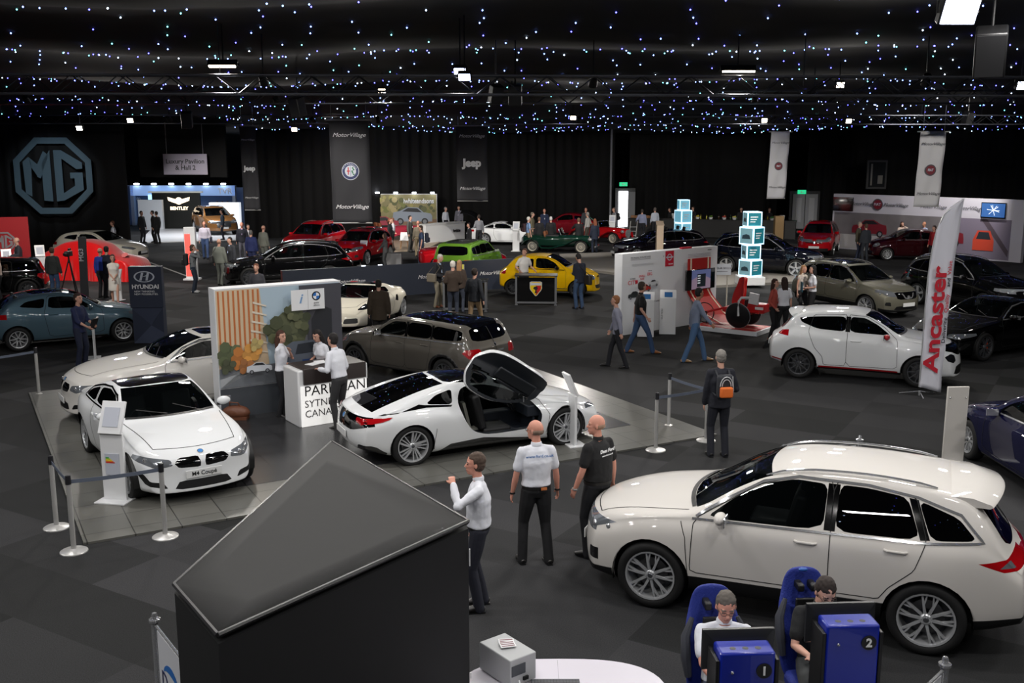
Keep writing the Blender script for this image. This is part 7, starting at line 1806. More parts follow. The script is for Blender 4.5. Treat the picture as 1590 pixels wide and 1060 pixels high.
q.rings(rs); o = q.build('bucket_seat', mat('seat_bright_red', (200, 24, 22), .5), r, sharp=180); o.rotation_euler.z = R(55); r.scale = (1.2, 1.2, 1.2); o.modifiers.new('s', 'SUBSURF').render_levels = 2; o.modifiers['s'].levels = 2
q = MB().box((-.14, 0, .40), (.36, .42, .12)); q.build('seat_cushion', mat('seat_bright_red', (200, 24, 22), .5), r, bevel=.04)
q = MB().tube([(.18, -.36, .3), (.18, -.36, .66), (.24, -.36, .74), (.5, -.36, .76)], .03, 8); q.build('screen_arm', white_gloss, r)
q = MB().box((.55, -.36, .74), (.24, .05, .26), rot=Ry(.1)); q.build('tablet_screen', white_gloss, r, bevel=.01)
p = G(1118, 500); r = empty('post_sign', 'white TEST YOUR SKILLS sign on thin posts behind the red seat', 'sign', (p.x, p.y + .9, 0)); q = MB()
for x in (-.22, .36): q.tube([(x, 0, 0), (x, 0, 1.4)], .022, 6)
q.build('post', mat('post_cream', (196, 190, 178), .5), r)
q = MB().box((.1, -.03, 1.5), (.72, .03, .34)); q.build('sign_panel', mat('sign_white', (206, 212, 220), .5), r, bevel=.005); text('TEST YOUR SKILLS', .085, pm('text_dark', (60, 62, 68)), r, (.1, -.05, 1.54), name='sign_lettering'); q = MB().box((.1, -.048, 1.44), (.5, .003, .012)); q.build('small_print', pm('text_grey', (110, 112, 118)), r)
def kiosk(px, label):
 p = G(*px); r = empty('touch_kiosk', label, 'kiosk', (p.x, p.y, 0), R(-8)); q = MB()
 w2, d_ = .23, .42
 q.prism([(0, 0), (d_, 0), (d_ - .04, 1.22), (.10, 1.02)], (-w2, 0, 0), (0, 1, 0), (0, 0, 1), (1, 0, 0), 2 * w2); q.build('kiosk_body', white_gloss, r, bevel=.01)
 q = MB().box((.01, .20, 1.105), (.22, .19, .012), rot=Rx(math.atan2(.20, .28))); q.build('touch_screen', mat('kiosk_screen', (40, 70, 110), .2, emit=.2, ecol=(60, 110, 160)), r)
 text('FIND OUT MORE', .06, pm('text_dark', (60, 62, 68)), r, (-.16, .042, .5), rot=(PI / 2 - .0, -PI / 2, 0), name='kiosk_lettering')
kiosk((1002, 523), 'white touch kiosk partly hidden by the man in black polo shirt'); kiosk((1036, 519), 'white touch kiosk between the two walking men')
# ---- cube towers
teal = mat('cube_teal', (28, 110, 124), .4, emit=.25); glow = mat('cube_edge', (190, 225, 245), emit=1.6, ecol=(190, 230, 255)); pic = mat('cube_picture', (110, 150, 160), .4, emit=.3)
def tower(px, z, sizes, label, cols):
 p = G(*px, z); r = empty('cube_tower', label, 'display tower', (p.x, p.y, z)); q = MB().box((0, 0, .16), (.95, .95, .32)); q.build('plinth', white_gloss, r, bevel=.02); h = .33
 for k, (s_, rot) in enumerate(sizes):
  c = MB().use(glow).box((0, 0, 0), (s_, s_, s_)); 
  for i in range(4):
   a_ = i * PI / 2; n_ = Vector((math.sin(a_), -math.cos(a_), 0)); u_ = Vector((math.cos(a_), math.sin(a_), 0)); c.use(cols if i % 2 == 0 else (pic if cols is teal else cols)); e = s_ * .43
   c.prism([(-e, -e), (e, -e), (e, e), (-e, e)], n_ * s_ / 2, u_, (0, 0, 1), n_, .006)
   if i % 2 == 0:
    for j in range(3): c.use(white_text).prism([(-e * .7, e * .3 - j * .09), (e * (.5 - .2 * j), e * .3 - j * .09), (e * (.5 - .2 * j), e * .3 + .035 - j * .09), (-e * .7, e * .3 + .035 - j * .09)], n_ * (s_ / 2 + .007), u_, (0, 0, 1), n_, .003)
   elif cols is teal: c.use(mat('pic_dark', (40, 60, 70), .5)).prism([(-e * .7, -e * .4), (e * .7, -e * .4), (e * .5, e * .1), (0, e * .25), (-e * .6, e * .05)], n_ * (s_ / 2 + .007), u_, (0, 0, 1), n_, .003)
  o = c.build('lit_cube', None, r, smooth=False); o.location = (0, 0, h + s_ / 2); o.rotation_euler = (0, 0, R(rot)); h += s_ + .01
tower((1164, 441), .10, [(.62, 35), (.56, 8), (.66, 40), (.56, 5)], 'tower of four teal glowing cubes in front of the navy off-roader', teal)
tower((1059, 394), .10, [(.6, 10), (.6, 30), (.62, 25), (.5, 5)], 'tower of pale blue glowing cubes behind the aubergine estate', mat('cube_pale', (120, 190, 215), emit=.5))
p = G(1000, 398); r = empty('wooden_lectern', 'small pale wooden lectern rising behind the white brand wall', 'lectern', (p.x, p.y - 5.2, 0)); q = MB().prism([(0, 0), (.36, 0), (.36, 2.05), (0, 1.9)], (-.14, 0, 0), (0, 1, 0), (0, 0, 1), (1, 0, 0), .30); q.build('lectern_body', mat('birch', (206, 184, 160), .5), r, bevel=.01)
q = MB().box((.01, .18, 1.985), (.34, .42, .02), rot=Rx(.39)); q.build('lectern_top', mat('birch', (206, 184, 160), .5), r)
# ---- feather flag
bl0 = G(1428, 614); Yf = bl0.y; Zf = lambda px, py: P(px, py, Yf)
L0 = [(1428, 601), (1433, 540), (1440, 450), (1449, 385), (1460, 345), (1476, 322), (1497, 308)]; R0 = [(1461, 609), (1468, 530), (1477, 450), (1484, 400), (1490, 355), (1495, 325), (1498, 308.5)]
r = empty('feather_flag', 'tall white feather flag with large red vertical lettering', 'flag', (bl0.x, Yf, 0)); O = Vector((bl0.x, Yf, 0))
def fl(pxs, k):
 f_ = pchip([(p_[1] * -1, p_[0]) for p_ in pxs[::1]]) ; y0, y1 = -pxs[0][1], -pxs[-1][1]; y = y0 + (y1 - y0) * k; return Zf(f_(y), -y)
q = MB(); rows = []
for k in range(41):
 a_, b_ = fl(L0, k / 40), fl(R0, k / 40); row = []
 for j in range(7):
  c = a_.lerp(b_, j / 6) - O; c.y += .022 * math.sin(k * .55 + j * .9) + .015 * math.sin(j * 1.3 + k * .2); row.append(q.av(c))
 rows.append(row)
for ra_, rb_ in zip(rows, rows[1:]):
 for j in range(6): q.af((ra_[j], ra_[j + 1], rb_[j + 1], rb_[j]))
o = q.build('flag_cloth', mat('flag_white', (220, 220, 230), .7), r, sharp=180); s = o.modifiers.new('t', 'SOLIDIFY'); s.thickness = .006
q = MB(); q.tube([(v_.x - .0, v_.y + .03, v_.z) for v_ in [fl(L0, k / 12) - O for k in range(13)]], .016, 8); q.tube([(0, .03, 0), (0, .03, .1)], .02, 8); q.build('pole', alloy, r)
q = MB()
for a_ in (20, 160, 260): q.tube([(0, .03, .09), (.40 * math.cos(R(a_)), .03 + .40 * math.sin(R(a_)), .02)], .014, 6)
q.build('cross_foot', chrome, r)
ta, tb = Zf(1449, 577) - O, Zf(1467, 385) - O; an = math.atan2(tb.z - ta.z, tb.x - ta.x)
def flag_text(s_, x, y, size, m, **k):
 u_ = Vector((math.cos(an), 0, math.sin(an))); v_ = Vector((-math.sin(an), 0, math.cos(an))); p_ = ta + u_ * x + v_ * y + Vector((0, -.055, 0)); text(s_, size, m, r, p_, (PI / 2, -an, 0), align='LEFT', name='flag_lettering', **k)
fr = mat('flag_red', (196, 30, 50), .6); flag_text('Ancaster', .0, .075, .43, fr, bold=.012, sx=1.42)
for t_, x_, m_ in (('Delivering', .62, pm('text_dark2', (30, 30, 40))), ('Quality', 1.26, fr), ('and', 1.80, pm('text_dark2', (30, 30, 40))), ('Value', 2.05, fr)): flag_text(t_, x_, -.125, .105, m_, bold=.001, sx=1.25)
# ---- hanging banners
bg = mat('banner_charcoal', (52, 52, 56), .8, bump=.2, bscale=3); bw_ = mat('banner_white', (196, 196, 200), .8, bump=.2, bscale=3)
def hang(x0, x1, y0, y1, Y, m, label, parts, dx=0, sc=1):
 a, b = P(x0, y0, Y), P(x1, y0, Y); zb = P((x0 + x1) / 2, y1, Y).z; W_ = b.x - a.x; H_ = a.z - zb
 r = empty('hanging_banner', label, 'banner', (a.x, Y, a.z)); q = MB(); rows = []
 for j in range(25):
  rows.append([q.av((W_ * i / 8 + dx * W_ * j / 24, .03 * math.sin(j * .5 + i) + .02 * math.sin(i * 1.7), -H_ * j / 24)) for i in range(9)])
 for ra_, rb_ in zip(rows, rows[1:]):
  for j in range(8): q.af((rb_[j], rb_[j + 1], ra_[j + 1], ra_[j]))
 o = q.build('banner_cloth', m, r, sharp=180); s = o.modifiers.new('t', 'SOLIDIFY'); s.thickness = .01
 q = MB(); q.tube([(-.15, 0, .02), (W_ + .15, 0, .02)], .03, 6); [q.tube([(x_, 0, .02), (x_, 0, zc(a.x + x_, Y) - a.z + .02)], .01, 4) for x_ in (.1, W_ - .1)]; q.tube([(dx * W_, 0, -H_), (W_ + dx * W_, 0, -H_)], .025, 6); q.build('banner_bar', steel, r)
 tone = white_text if m is bg else pm('text_dark', (60, 62, 68))
 for t_, v, s_ in parts:
  if t_ == 'ALFA':
   B = Board('round_badge', (W_ / 2 + dx * W_ * v, -.06, -H_ * v), (1, 0, 0), r); s_ = s_ * W_
   B.disc(0, 0, s_, silver).disc(0, 0, s_ * .94, pm('badge_navy', (30, 44, 96))).disc(0, 0, s_ * .64, silver).rect(-s_ * .42, -s_ * .06, -s_ * .06, s_ * .08, pm('cross_red', (190, 24, 34))).rect(-s_ * .30, -s_ * .4, -s_ * .18, s_ * .45, pm('cross_red', (190, 24, 34))).rect(.0, -s_ * .6, .012, s_ * .6, pm('badge_navy', (30, 44, 96)))
   for k in range(5): B.disc(s_ * (.28 + .10 * math.sin(k * 2)), s_ * (.36 - .18 * k), s_ * .10, pm('snake_green', (20, 110, 70)), 10)
   B.done()
   for k, ch in enumerate('ALFAROMEO'):
    a_ = R(155 - 130 * k / 8); text(ch, s_ * .26, silver, r, (W_ / 2 + s_ * .79 * math.cos(a_), -.085, -H_ * v + s_ * .79 * math.sin(a_)), rot=(PI / 2, -(a_ - PI / 2), 0), name='badge_lettering')
  elif t_ == 'FIAT':
   B = Board('round_badge', (W_ / 2 + dx * W_ * v, -.06, -H_ * v), (1, 0, 0), r); s_ = s_ * W_; B.disc(0, 0, s_, pm('badge_grey', (70, 70, 76))).disc(0, 0, s_ * .8, pm('badge_maroon', (110, 20, 36))); B.done(); text('FIAT', s_ * .62, silver, r, (W_ / 2 + dx * W_ * v, -.075, -H_ * v), name='badge_lettering', sx=.8, bold=.005)
  elif t_ == 'Jeep': text('Jeep', s_ * W_, tone, r, (W_ / 2 + dx * W_ * v, -.06, -H_ * v), bold=.02 * W_, name='banner_lettering')
  else: text(t_, s_ * W_, tone, r, (W_ / 2 + dx * W_ * v, -.06, -H_ * v), shear=.35, name='banner_lettering', sx=1.1); 
 return r
MVt = 'MotorVillage'
hang(371, 396, 196, 326, 46, bg, 'narrow charcoal banner with white lettering beside the pavilion opening', [(MVt, .16, .145), ('Jeep', .50, .40), (MVt, .85, .145)], dx=.12)
hang(510, 572, 187, 346, 42, bg, 'tallest charcoal banner with a round red and green badge', [(MVt, .14, .145), ('ALFA', .49, .22), (MVt, .84, .145)], dx=.04)
hang(708, 756, 196, 312, 50, bg, 'wide charcoal banner with white lettering in the middle of the curtain', [(MVt, .13, .145), ('Jeep', .49, .34), (MVt, .83, .145)], dx=.02)
hang(1198, 1227, 205, 308, 57, bw_, 'pale banner with maroon badge above the grey double doors', [(MVt, .16, .16), ('FIAT', .51, .22), (MVt, .83, .16)], dx=-.10)
hang(1430, 1470, 205, 320, 44, bw_, 'larger pale banner with maroon badge before the long white wall', [(MVt, .16, .16), ('FIAT', .51, .22), (MVt, .83, .16)], dx=-.08)
# ---- pavilion sign and the lit pavilion
a, b = P(253, 239, 54.6), P(321, 239, 54.6); zl = P(287, 271, 54.6).z
r = empty('direction_sign', 'hanging pale sign reading Luxury Pavilion and Hall 2', 'sign', (a.x, 54.6, zl)); W_ = b.x - a.x; q = MB().box((W_ / 2, 0, (a.z - zl) / 2), (W_, .05, a.z - zl)); q.build('sign_panel', mat('sign_lilac', (196, 190, 208), .6), r)
text('Luxury Pavilion\n& Hall 2', .335, pm('text_dark', (60, 62, 68)), r, (W_ / 2, -.04, (a.z - zl) / 2 - .02), name='sign_lettering', bold=.006)
q = MB()
for x in (.2, W_ - .2): q.tube([(x, 0, a.z - zl), (x, 0, zc(a.x + x, 54.6) - zl + .02)], .012, 5)
q.build('hanging_wire', steel, r)
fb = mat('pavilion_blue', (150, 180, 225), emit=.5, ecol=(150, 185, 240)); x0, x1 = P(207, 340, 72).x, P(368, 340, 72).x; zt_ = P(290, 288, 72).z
r = empty('pavilion_gateway', 'glowing blue-white gateway frame of the far pavilion', 'gateway', (x0, 72, 0)); W_ = x1 - x0
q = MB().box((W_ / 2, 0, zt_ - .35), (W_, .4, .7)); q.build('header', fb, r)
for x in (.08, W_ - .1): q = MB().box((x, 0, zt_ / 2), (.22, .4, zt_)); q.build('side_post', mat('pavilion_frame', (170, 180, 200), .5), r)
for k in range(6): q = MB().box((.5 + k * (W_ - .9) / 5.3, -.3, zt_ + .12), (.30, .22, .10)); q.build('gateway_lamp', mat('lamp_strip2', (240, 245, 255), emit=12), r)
text('TVR', .55, white_text, r, (W_ - .7, -.22, zt_ - .40), name='header_lettering', bold=.01); text('m', .4, white_text, r, (.55, -.22, zt_ - .9), name='header_lettering')
for n_, c, d in (('wall_pavilion_back', (-23, 74, 1.3), (14, .2, 2.6)), ('wall_pavilion_left', (-27.4, 66, 1.4), (.2, 16, 2.8)), ('wall_pavilion_right', (-15.6, 70, 1.2), (.2, 8, 2.4))):
 q = MB().box(c, d); struct(q.build(n_, mat('pavilion_wall', (120, 136, 170), .6)))
area(-20, 62, 4.6, 5, 3, 500, (.92, .96, 1))  # area light added to brighten the pavilion inside
r, L_ = wall_between('wing_logo_panel', 'dark panel with glowing winged logo above the bronze car', 'display wall', (P(238, 340, 68).x, 68), (P(312, 340, 68).x, 68), P(280, 298, 68).z, .2, mat('olive_dark', (24, 24, 20), .5))
q = MB().box((L_ / 2, 0, P(280, 298, 68).z), (L_ + .4, .3, .10)); q.build('top_rail', mat('rail_pale', (190, 190, 180), emit=.3), r)
B = Board('wing_logo', (L_ * .56, -.02, 1.90), (1, 0, 0), r); gl = mat('logo_glow', (255, 232, 200), emit=2.0); B.disc(0, 0, .24, gl)
for sg in (-1, 1): B.poly([(sg * .22, .12), (sg * .75, .26), (sg * .70, .02), (sg * .22, -.16)][::sg], gl)
B.done(); text('BENTLEY', .30, gl, r, (L_ * .56, -.03, 1.40), name='logo_lettering', bold=.01)
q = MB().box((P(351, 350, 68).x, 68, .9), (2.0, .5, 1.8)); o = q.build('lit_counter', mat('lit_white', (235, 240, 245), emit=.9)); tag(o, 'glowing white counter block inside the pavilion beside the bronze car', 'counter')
q = MB().box((P(222, 330, 66).x, 67.5, 1.0), (1.6, .3, 2.0)); o = q.build('white_partition', white_panel); tag(o, 'white half-height partition behind the standing suits in the pavilion', 'partition')
q = MB().box((P(247, 300, 71).x, 71.5, P(247, 303, 71.5).z - .4), (1.9, .1, .9)); o = q.build('video_screen', mat('video_cyan', (170, 220, 255), emit=1.6)); tag(o, 'bright pale blue video screen deep inside the pavilion', 'screen')
# ---- white and red totem in front of the pavilion
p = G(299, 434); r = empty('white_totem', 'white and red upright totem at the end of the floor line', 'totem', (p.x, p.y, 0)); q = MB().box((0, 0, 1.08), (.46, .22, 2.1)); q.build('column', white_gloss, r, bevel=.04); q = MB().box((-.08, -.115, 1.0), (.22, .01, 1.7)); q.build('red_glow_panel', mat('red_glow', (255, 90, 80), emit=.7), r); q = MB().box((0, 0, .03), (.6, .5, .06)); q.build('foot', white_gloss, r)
q = MB(); a, b = G(232, 407), G(300, 432); u_ = (b - a).normalized(); n_ = Vector((-u_.y, u_.x, 0)) * .05; q.prism([(p_.x, p_.y) for p_ in (a - n_, b - n_, b + n_, a + n_)], (0, 0, 0), (1, 0, 0), (0, 1, 0), (0, 0, 1), .004); struct(q.build('floor_line', mat('line_white', (170, 168, 164), .7), smooth=False))
# ---- photo backdrop stand
r, L_ = wall_between('photo_backdrop', 'woodland photograph backdrop with silver open car and white lettering', 'display wall', (P(576, 350, 64).x, 64), (P(679, 350, 64).x, 64), P(620, 301, 64).z, .15, white_panel); Hh = P(620, 301, 64).z
B = Board('woodland_picture', (0, 0, 0), (1, 0, 0), r); B.rect(.03, .03, L_ - .03, Hh - .03, mat('wood_far', (146, 138, 96), .6, var=.5, vscale=2)); 
rr_ = random.Random(5)
for k in range(46):
 c = rr_.choice(((128, 132, 70), (170, 160, 96), (96, 100, 60), (186, 170, 120), (70, 76, 48))); B.disc(rr_.uniform(.2, L_ - .2), rr_.uniform(1.3, Hh - .2), rr_.uniform(.1, .2), pm('leaf_%d_%d_%d' % c, c), 8)
B.rect(.03, .03, L_ - .03, .95, mat('ground_brown', (140, 112, 88), .6)); B.car(L_ * .63, .55, 2.5, pm('car_silver', (150, 160, 176)), -1); B.car(.7, .1, 2.2, pm('car_rose', (170, 50, 70)), 1); B.done()
text('iwhiteandsons', .42, white_text, r, (L_ - 1.15, -.08, Hh - .45), name='backdrop_lettering', bold=.012, sx=.8)
for k in range(4): q = MB().box((.5 + k * 1.15, -.3, Hh + .08), (.24, .2, .08)); q.build('picture_lamp', mat('lamp_strip2', (240, 245, 255), emit=12), r)
def counter(px0, px1, label, h=1.05, d=.6, txt=None, m=None):
 a, b = G(*px0, .0), G(*px1, .0); u_ = (b - a).normalized(); L_ = (b - a).length; r = empty('white_counter', label, 'counter', a, math.atan2(u_.y, u_.x)); q = MB().box((L_ / 2, d / 2, h / 2 + .02), (L_, d, h)); q.build('counter_body', m or white_gloss, r, bevel=.02); q = MB().box((L_ / 2, d / 2, h + .03), (L_ + .06, d + .06, .04)); q.build('counter_top', white_gloss, r)
 if txt: text(txt, .25, black_text, r, (L_ * .78, -.02, .62), name='counter_lettering', bold=.01)
counter((661, 379), (722, 373), 'long white counter with black lettering behind the red sports car', txt='iwhite')
counter((577, 393), (600, 392), 'pale grey counter beside the woman in black', m=mat('counter_grey', (170, 172, 176), .5))
q = MB().box((0, 0, .11), (.3, .04, .22), rot=Rx(-.3)); o = q.build('tablet_display', mat('tablet_glow', (190, 215, 235), emit=.8)); pp = G(588, 393); o.location = (pp.x, pp.y + .3, 1.09); tag(o, 'glowing tablet display on the pale grey counter', 'tablet')
# modern white chair
p = G(627, 389); r = empty('white_chair', 'white shell chair with thin wooden legs on the light floor', 'chair', (p.x, p.y + .3, .06)); q = MB(); q.rings([[Vector((-.24, -.22, .45)), Vector((.24, -.22, .45)), Vector((.24, -.22, .48)), Vector((-.24, -.22, .48))], [Vector((-.24, .2, .43)), Vector((.24, .2, .43)), Vector((.24, .18, .47)), Vector((-.24, .18, .47))], [Vector((-.22, .34, .85)), Vector((.22, .34, .85)), Vector((.22, .30, .86)), Vector((-.22, .30, .86))]]); q.build('shell', white_gloss, r)
for x, y in ((-.2, -.2), (.2, -.2), (-.2, .2), (.2, .2)): q = MB().tube([(x * .8, y * .8, .45), (x, y, 0)], .018, 5); q.build('leg', mat('beech', (190, 150, 110), .5), r)
p = G(612, 415); q = MB().box((0, 0, .2), (.5, .4, .40)); o = q.build('grey_stool', mat('stool_grey', (120, 120, 122), .7), bevel=.03); o.location = (p.x, p.y, 0); o.scale = (1.4, 1, 1.6); tag(o, 'grey upholstered cube stool beside the seated woman', 'stool')
# ---- bar at the far curtain
a, b = P(976, 340, 63), P(1236, 340, 60); bm_ = mat('bar_black', (22, 21, 22), .6)
r = empty('bar_counter', 'long black bar counter under the far curtain', 'bar', (a.x, 63, 0), math.atan2(-3, b.x - a.x)); L_ = math.hypot(b.x - a.x, 3); q = MB().box((L_ / 2, .4, .52), (L_, .8, 1.04)); q.build('bar_front', bm_, r); q = MB().box((L_ / 2, .4, 1.06), (L_ + .1, .9, .05)); q.build('bar_top', mat('bar_top', (34, 32, 32), .3), r)
def on_bar(t, dy=.3): u_ = Vector((math.cos(r_bar.rotation_euler.z), math.sin(r_bar.rotation_euler.z), 0)); n_ = Vector((-u_.y, u_.x, 0)); p_ = Vector(r_bar.location) + u_ * (t * L_bar) + n_ * dy; return Vector((p_.x, p_.y, 1.087))
r_bar, L_bar = r, L_
rb = random.Random(3); where = ['beside the bar end', 'near the serving staff', 'in the middle of the bar', 'towards the doors']
for k in range(5):
 q = MB().box((0, 0, .05), (.42, .32, .05)).box((0, 0, .12), (.40, .30, .05)).box((0, 0, .02), (.44, .34, .02)); o = q.build('wooden_crate', mat('crate_wood', (150, 104, 66), .7)); o.location = on_bar(.03 + .028 * k) + Vector((0, 0, 0)); o.rotation_euler.z = rb.uniform(-.3, .3); tag(o, 'flat wooden crate at the end of the black bar by the open door', 'crate', 'crates on the bar end')
for k in range(16):
 c = rb.choice(((40, 70, 40), (70, 50, 30), (150, 160, 170), (190, 180, 60))); q = MB().lathe([(0, .26), (.012, .26), (.014, .19), (.035, .15), (.035, 0), (0, 0)][::-1], n=10); o = q.build('bottle', mat('glass_%d_%d_%d' % c, c, .15)); o.location = on_bar(.33 + .036 * k, rb.uniform(.2, .5)); tag(o, 'bottle standing on the long black bar top', 'bottle', 'bottles on the bar')
for k, (t, c) in enumerate(((.42, (190, 170, 40)), (.50, (90, 130, 40)), (.58, (180, 60, 40)), (.64, (200, 190, 90)), (.86, (60, 120, 50)))):
 q = MB().lathe([(0, 0), (.10, 0), (.14, .12), (0, .12)], n=14); rr2 = empty('fruit_bowl', 'bowl of ' + ('yellow', 'green', 'red', 'pale yellow', 'leafy green')[k] + ' garnish on the black bar', 'bowl', on_bar(t, .25)); q.build('bowl', white_gloss, rr2); q = MB()
 for j in range(9): q.ell((.07 * math.cos(j * 2.4), .07 * math.sin(j * 2.4), .13 + .03 * (j % 3)), .045, n=8, m=5)
 q.build('garnish', mat('garnish_%d_%d_%d' % c, c, .5), rr2)['kind'] = 'stuff'
for k, (t, lb) in enumerate(((.28, 'white ice bucket beside the barman in black'), (.92, 'white jug near the woman at the bar end'))):
 q = MB().lathe([(0, 0), (.12, 0), (.17, .3), (.15, .3), (.11, .03)], n=16); o = q.build('ice_bucket', white_gloss); o.location = on_bar(t, .25); tag(o, lb, 'bucket')
q = MB().box((0, 0, .3), (.5, .4, .6)); o = q.build('menu_box', mat('kraft', (160, 130, 90), .7)); o.location = (P(1212, 345, 58.8).x, 59.2, 0); o.scale = (1, 1, 2.4); tag(o, 'brown cardboard stack standing by the woman in black dress', 'box')
# ---- long white wall with two televisions
a, b = G(1290, 384.5), G(1584, 408)
r, L_ = wall_between('long_display_wall', 'long white display wall with a wide photo strip of red cars and two televisions', 'display wall', a, b, 2.9, .3, mat('wall_lilac', (190, 188, 200), .5))
B = Board('photo_strip', (0, 0, 0), (1, 0, 0), r); B.rect(.1, .06, L_ - .55, 1.95, mat('snow_scene', (112, 108, 112), .6, var=.35, vscale=1.2)).rect(.1, .06, L_ * .42, .8, pm('snow', (178, 176, 178))).rect(L_ * .62, .06, L_ - .55, 1.95, pm('road_lilac', (120, 112, 130))).poly([(L_ * .80, 1.95), (L_ * .83, 1.95), (L_ - .6, .5), (L_ - .62, .2)], pm('kerb', (80, 70, 80)))
B.car(L_ * .22, .7, 2.0, pm('car_wine', (120, 30, 44))).car(L_ * .62, .5, 2.1, pm('car_wine', (120, 30, 44)))
B.poly([(L_ * .77, .45), (L_ * .77, .95), (L_ * .79, 1.4), (L_ * .85, 1.4), (L_ * .87, .95), (L_ * .87, .45)], pm('car_orange', (196, 70, 50))).poly([(L_ * .785, .98), (L_ * .797, 1.33), (L_ * .843, 1.33), (L_ * .855, .98)], pm('dark_glass', (40, 46, 54)))
B.disc(L_ * .26, 2.42, .30, pm('badge_grey', (70, 70, 76))).disc(L_ * .26, 2.42, .24, pm('badge_maroon', (110, 20, 36))); B.done(); text('FIAT', .2, silver, r, (L_ * .26, -.05, 2.42), name='badge_lettering')
for f_ in (.17, .36, .56, .74): text('MotorVillage', .26, pm('text_dark', (60, 62, 68)), r, (L_ * f_, -.03, 2.42), shear=.35, name='wall_lettering')
for xx, m_, lb in ((.65, gloss_black, 'switched-off black television at the start of the long white wall'), (L_ * .86, mat('tv_stars', (50, 80, 120), .2, emit=.5, ecol=(60, 110, 190)), 'television showing a starry blue picture on the long white wall')):
 t_ = empty('television', lb, 'television', Vector(a) + (b - a).normalized() * xx + Vector(((b - a).normalized().y, -(b - a).normalized().x, 0)) * .08 + Vector((0, 0, 2.38)), math.atan2((b - a).y, (b - a).x)); q = MB().box((0, 0, 0), (1.18, .08, .72)); q.build('casing', gloss_black, t_, bevel=.01); q = MB().box((0, -.045, 0), (1.1, .006, .64)); q.build('screen', m_, t_)
 if xx > 2: q = MB(); [q.tube([(0, -.052, 0), (.3 * math.cos(k), -.052, .25 * math.sin(k))], .008, 4) for k in range(9)]; q.build('star_burst', mat('burst', (240, 248, 255), emit=1.5), t_)
# ---- video camera on tripod, slim black totem
p = G(112, 466); r = empty('video_camera', 'video camera on a black tripod in front of the red cover', 'video camera', (p.x, p.y, 0)); q = MB().box((0, 0, 1.62), (.16, .36, .18)).box((.0, -.26, 1.62), (.10, .16, .10)).box((0, .1, 1.76), (.05, .2, .08)); q.build('camera_body', black, r, bevel=.02)
for k in range(3): a_ = R(90 + 120 * k); q = MB().tube([(0, 0, 1.45), (.42 * math.cos(a_), .42 * math.sin(a_), 0)], .022, 6); q.build('leg', black, r)
q = MB().tube([(0, 0, 1.3), (0, 0, 1.55)], .03, 8); q.build('centre_column', black, r)
p = G(134, 474); r = empty('slim_totem', 'slim leaning black totem with grey vertical lettering before the red cover', 'totem', (p.x, p.y, 0)); q = MB().box((0, 0, 1.15), (.26, .05, 2.3), rot=Ry(.03)); q.build('blade', mat('blade_dark', (36, 36, 40), .5), r); text('MG3', .22, pm('text_grey2', (150, 150, 156)), r, (-.02, -.04, 1.7), rot=(PI / 2, -PI / 2, 0), name='totem_lettering', bold=.004)
q = MB().tube([(0, 0, 0), (.25, 0, .45), (.62, .0, .22)], .02, 6); q.ell((.25, 0, .5), .03); o = q.build('handrail', chrome); p = G(40, 468); o.location = p; tag(o, 'short shiny handrail beside the black small car at the edge', 'handrail')
p = G(976, 372); q = MB(); 
for x in (0, .4): q.tube([(x, 0, 0), (x + .12, .1, 1.1)], .02, 6)
for z in (.25, .5, .75): q.tube([(z * .11, z * .09, z), (.4 + z * .11, z * .09, z)], .014, 5)
o = q.build('step_ladder', steel); o.location = p; tag(o, 'small aluminium steps beside the two men at the bar', 'steps')
# ================================================================ the visitors
W_S, NAVY, CHAR, BLK, JEAN, GREY, KHA = (226, 228, 236), (24, 30, 54), (44, 46, 52), (20, 20, 23), (58, 82, 118), (120, 122, 124), (150, 132, 104)
DKT = (24, 25, 31)
def at(px, py, z=0): p = G(px, py, z); return (p.x, p.y, z)
# --- near figures
p = person('man in white long-sleeved shirt raising a fist to his mouth by the black tent', at(744, 944), 184, 1.79, near=2, top='shirt', topc=W_S, legc=(34, 36, 48), hairc=(78, 62, 52), lh=(.27, .12, 1.46), fist='l', rh=(.05, -.25, .80), lf=(.03, .10), rf=(-.03, -.12), skin='pink', belly=.02)
p = person('bald man with glasses in white polo shirt with blue web address on his back', at(832, 872), 104, 1.80, near=2, top='polo', topc=(224, 226, 234), sleeves='short', legc=BLK, hair='fringe', hairc=(120, 100, 86), lh=(.08, .29, .80), rh=(.08, -.30, .80), hyaw=45, lf=(.03, .17), rf=(-.06, -.14), skin='pink', glasses=True, build=1.06, shoec=(40, 38, 36))
j = PJ[p.name]; c = j['chest'] + Vector((-.152, 0, .10)); text('www.ford.co.uk', .052, mat('print_blue', (50, 110, 180), .6), p, c, rot=(PI / 2 + .12, 0, -PI / 2), name='shirt_print', bold=.001)
for i, sd in enumerate('lr'):
 w_ = j['arms'][i][2]; q = MB(); q.lathe([(.031 + .006 * math.cos(a), .012 * math.sin(a)) for a in (2 * PI * k / 6 for k in range(7))], c=w_, n=16); q.build('wristband', black, p)
q = MB().box(j['pel'] + Vector((-.135, -.06, .03)), (.012, .07, .03)); q.build('leather_label', mat('label_orange', (190, 110, 60), .6), p)
p = person('heavy bald man in black polo shirt with white lettering on the back by the bonnet', at(926, 863), 136, 1.82, near=2, top='polo', topc=(22, 22, 24), sleeves='short', legc=(22, 23, 28), hair='fringe', hairc=(150, 120, 100), lh=(.14, .26, .86), rh=(.0, -.30, .84), hyaw=42, belly=.05, build=1.12, skin='pink', lf=(.06, .12), rf=(-.05, -.14))
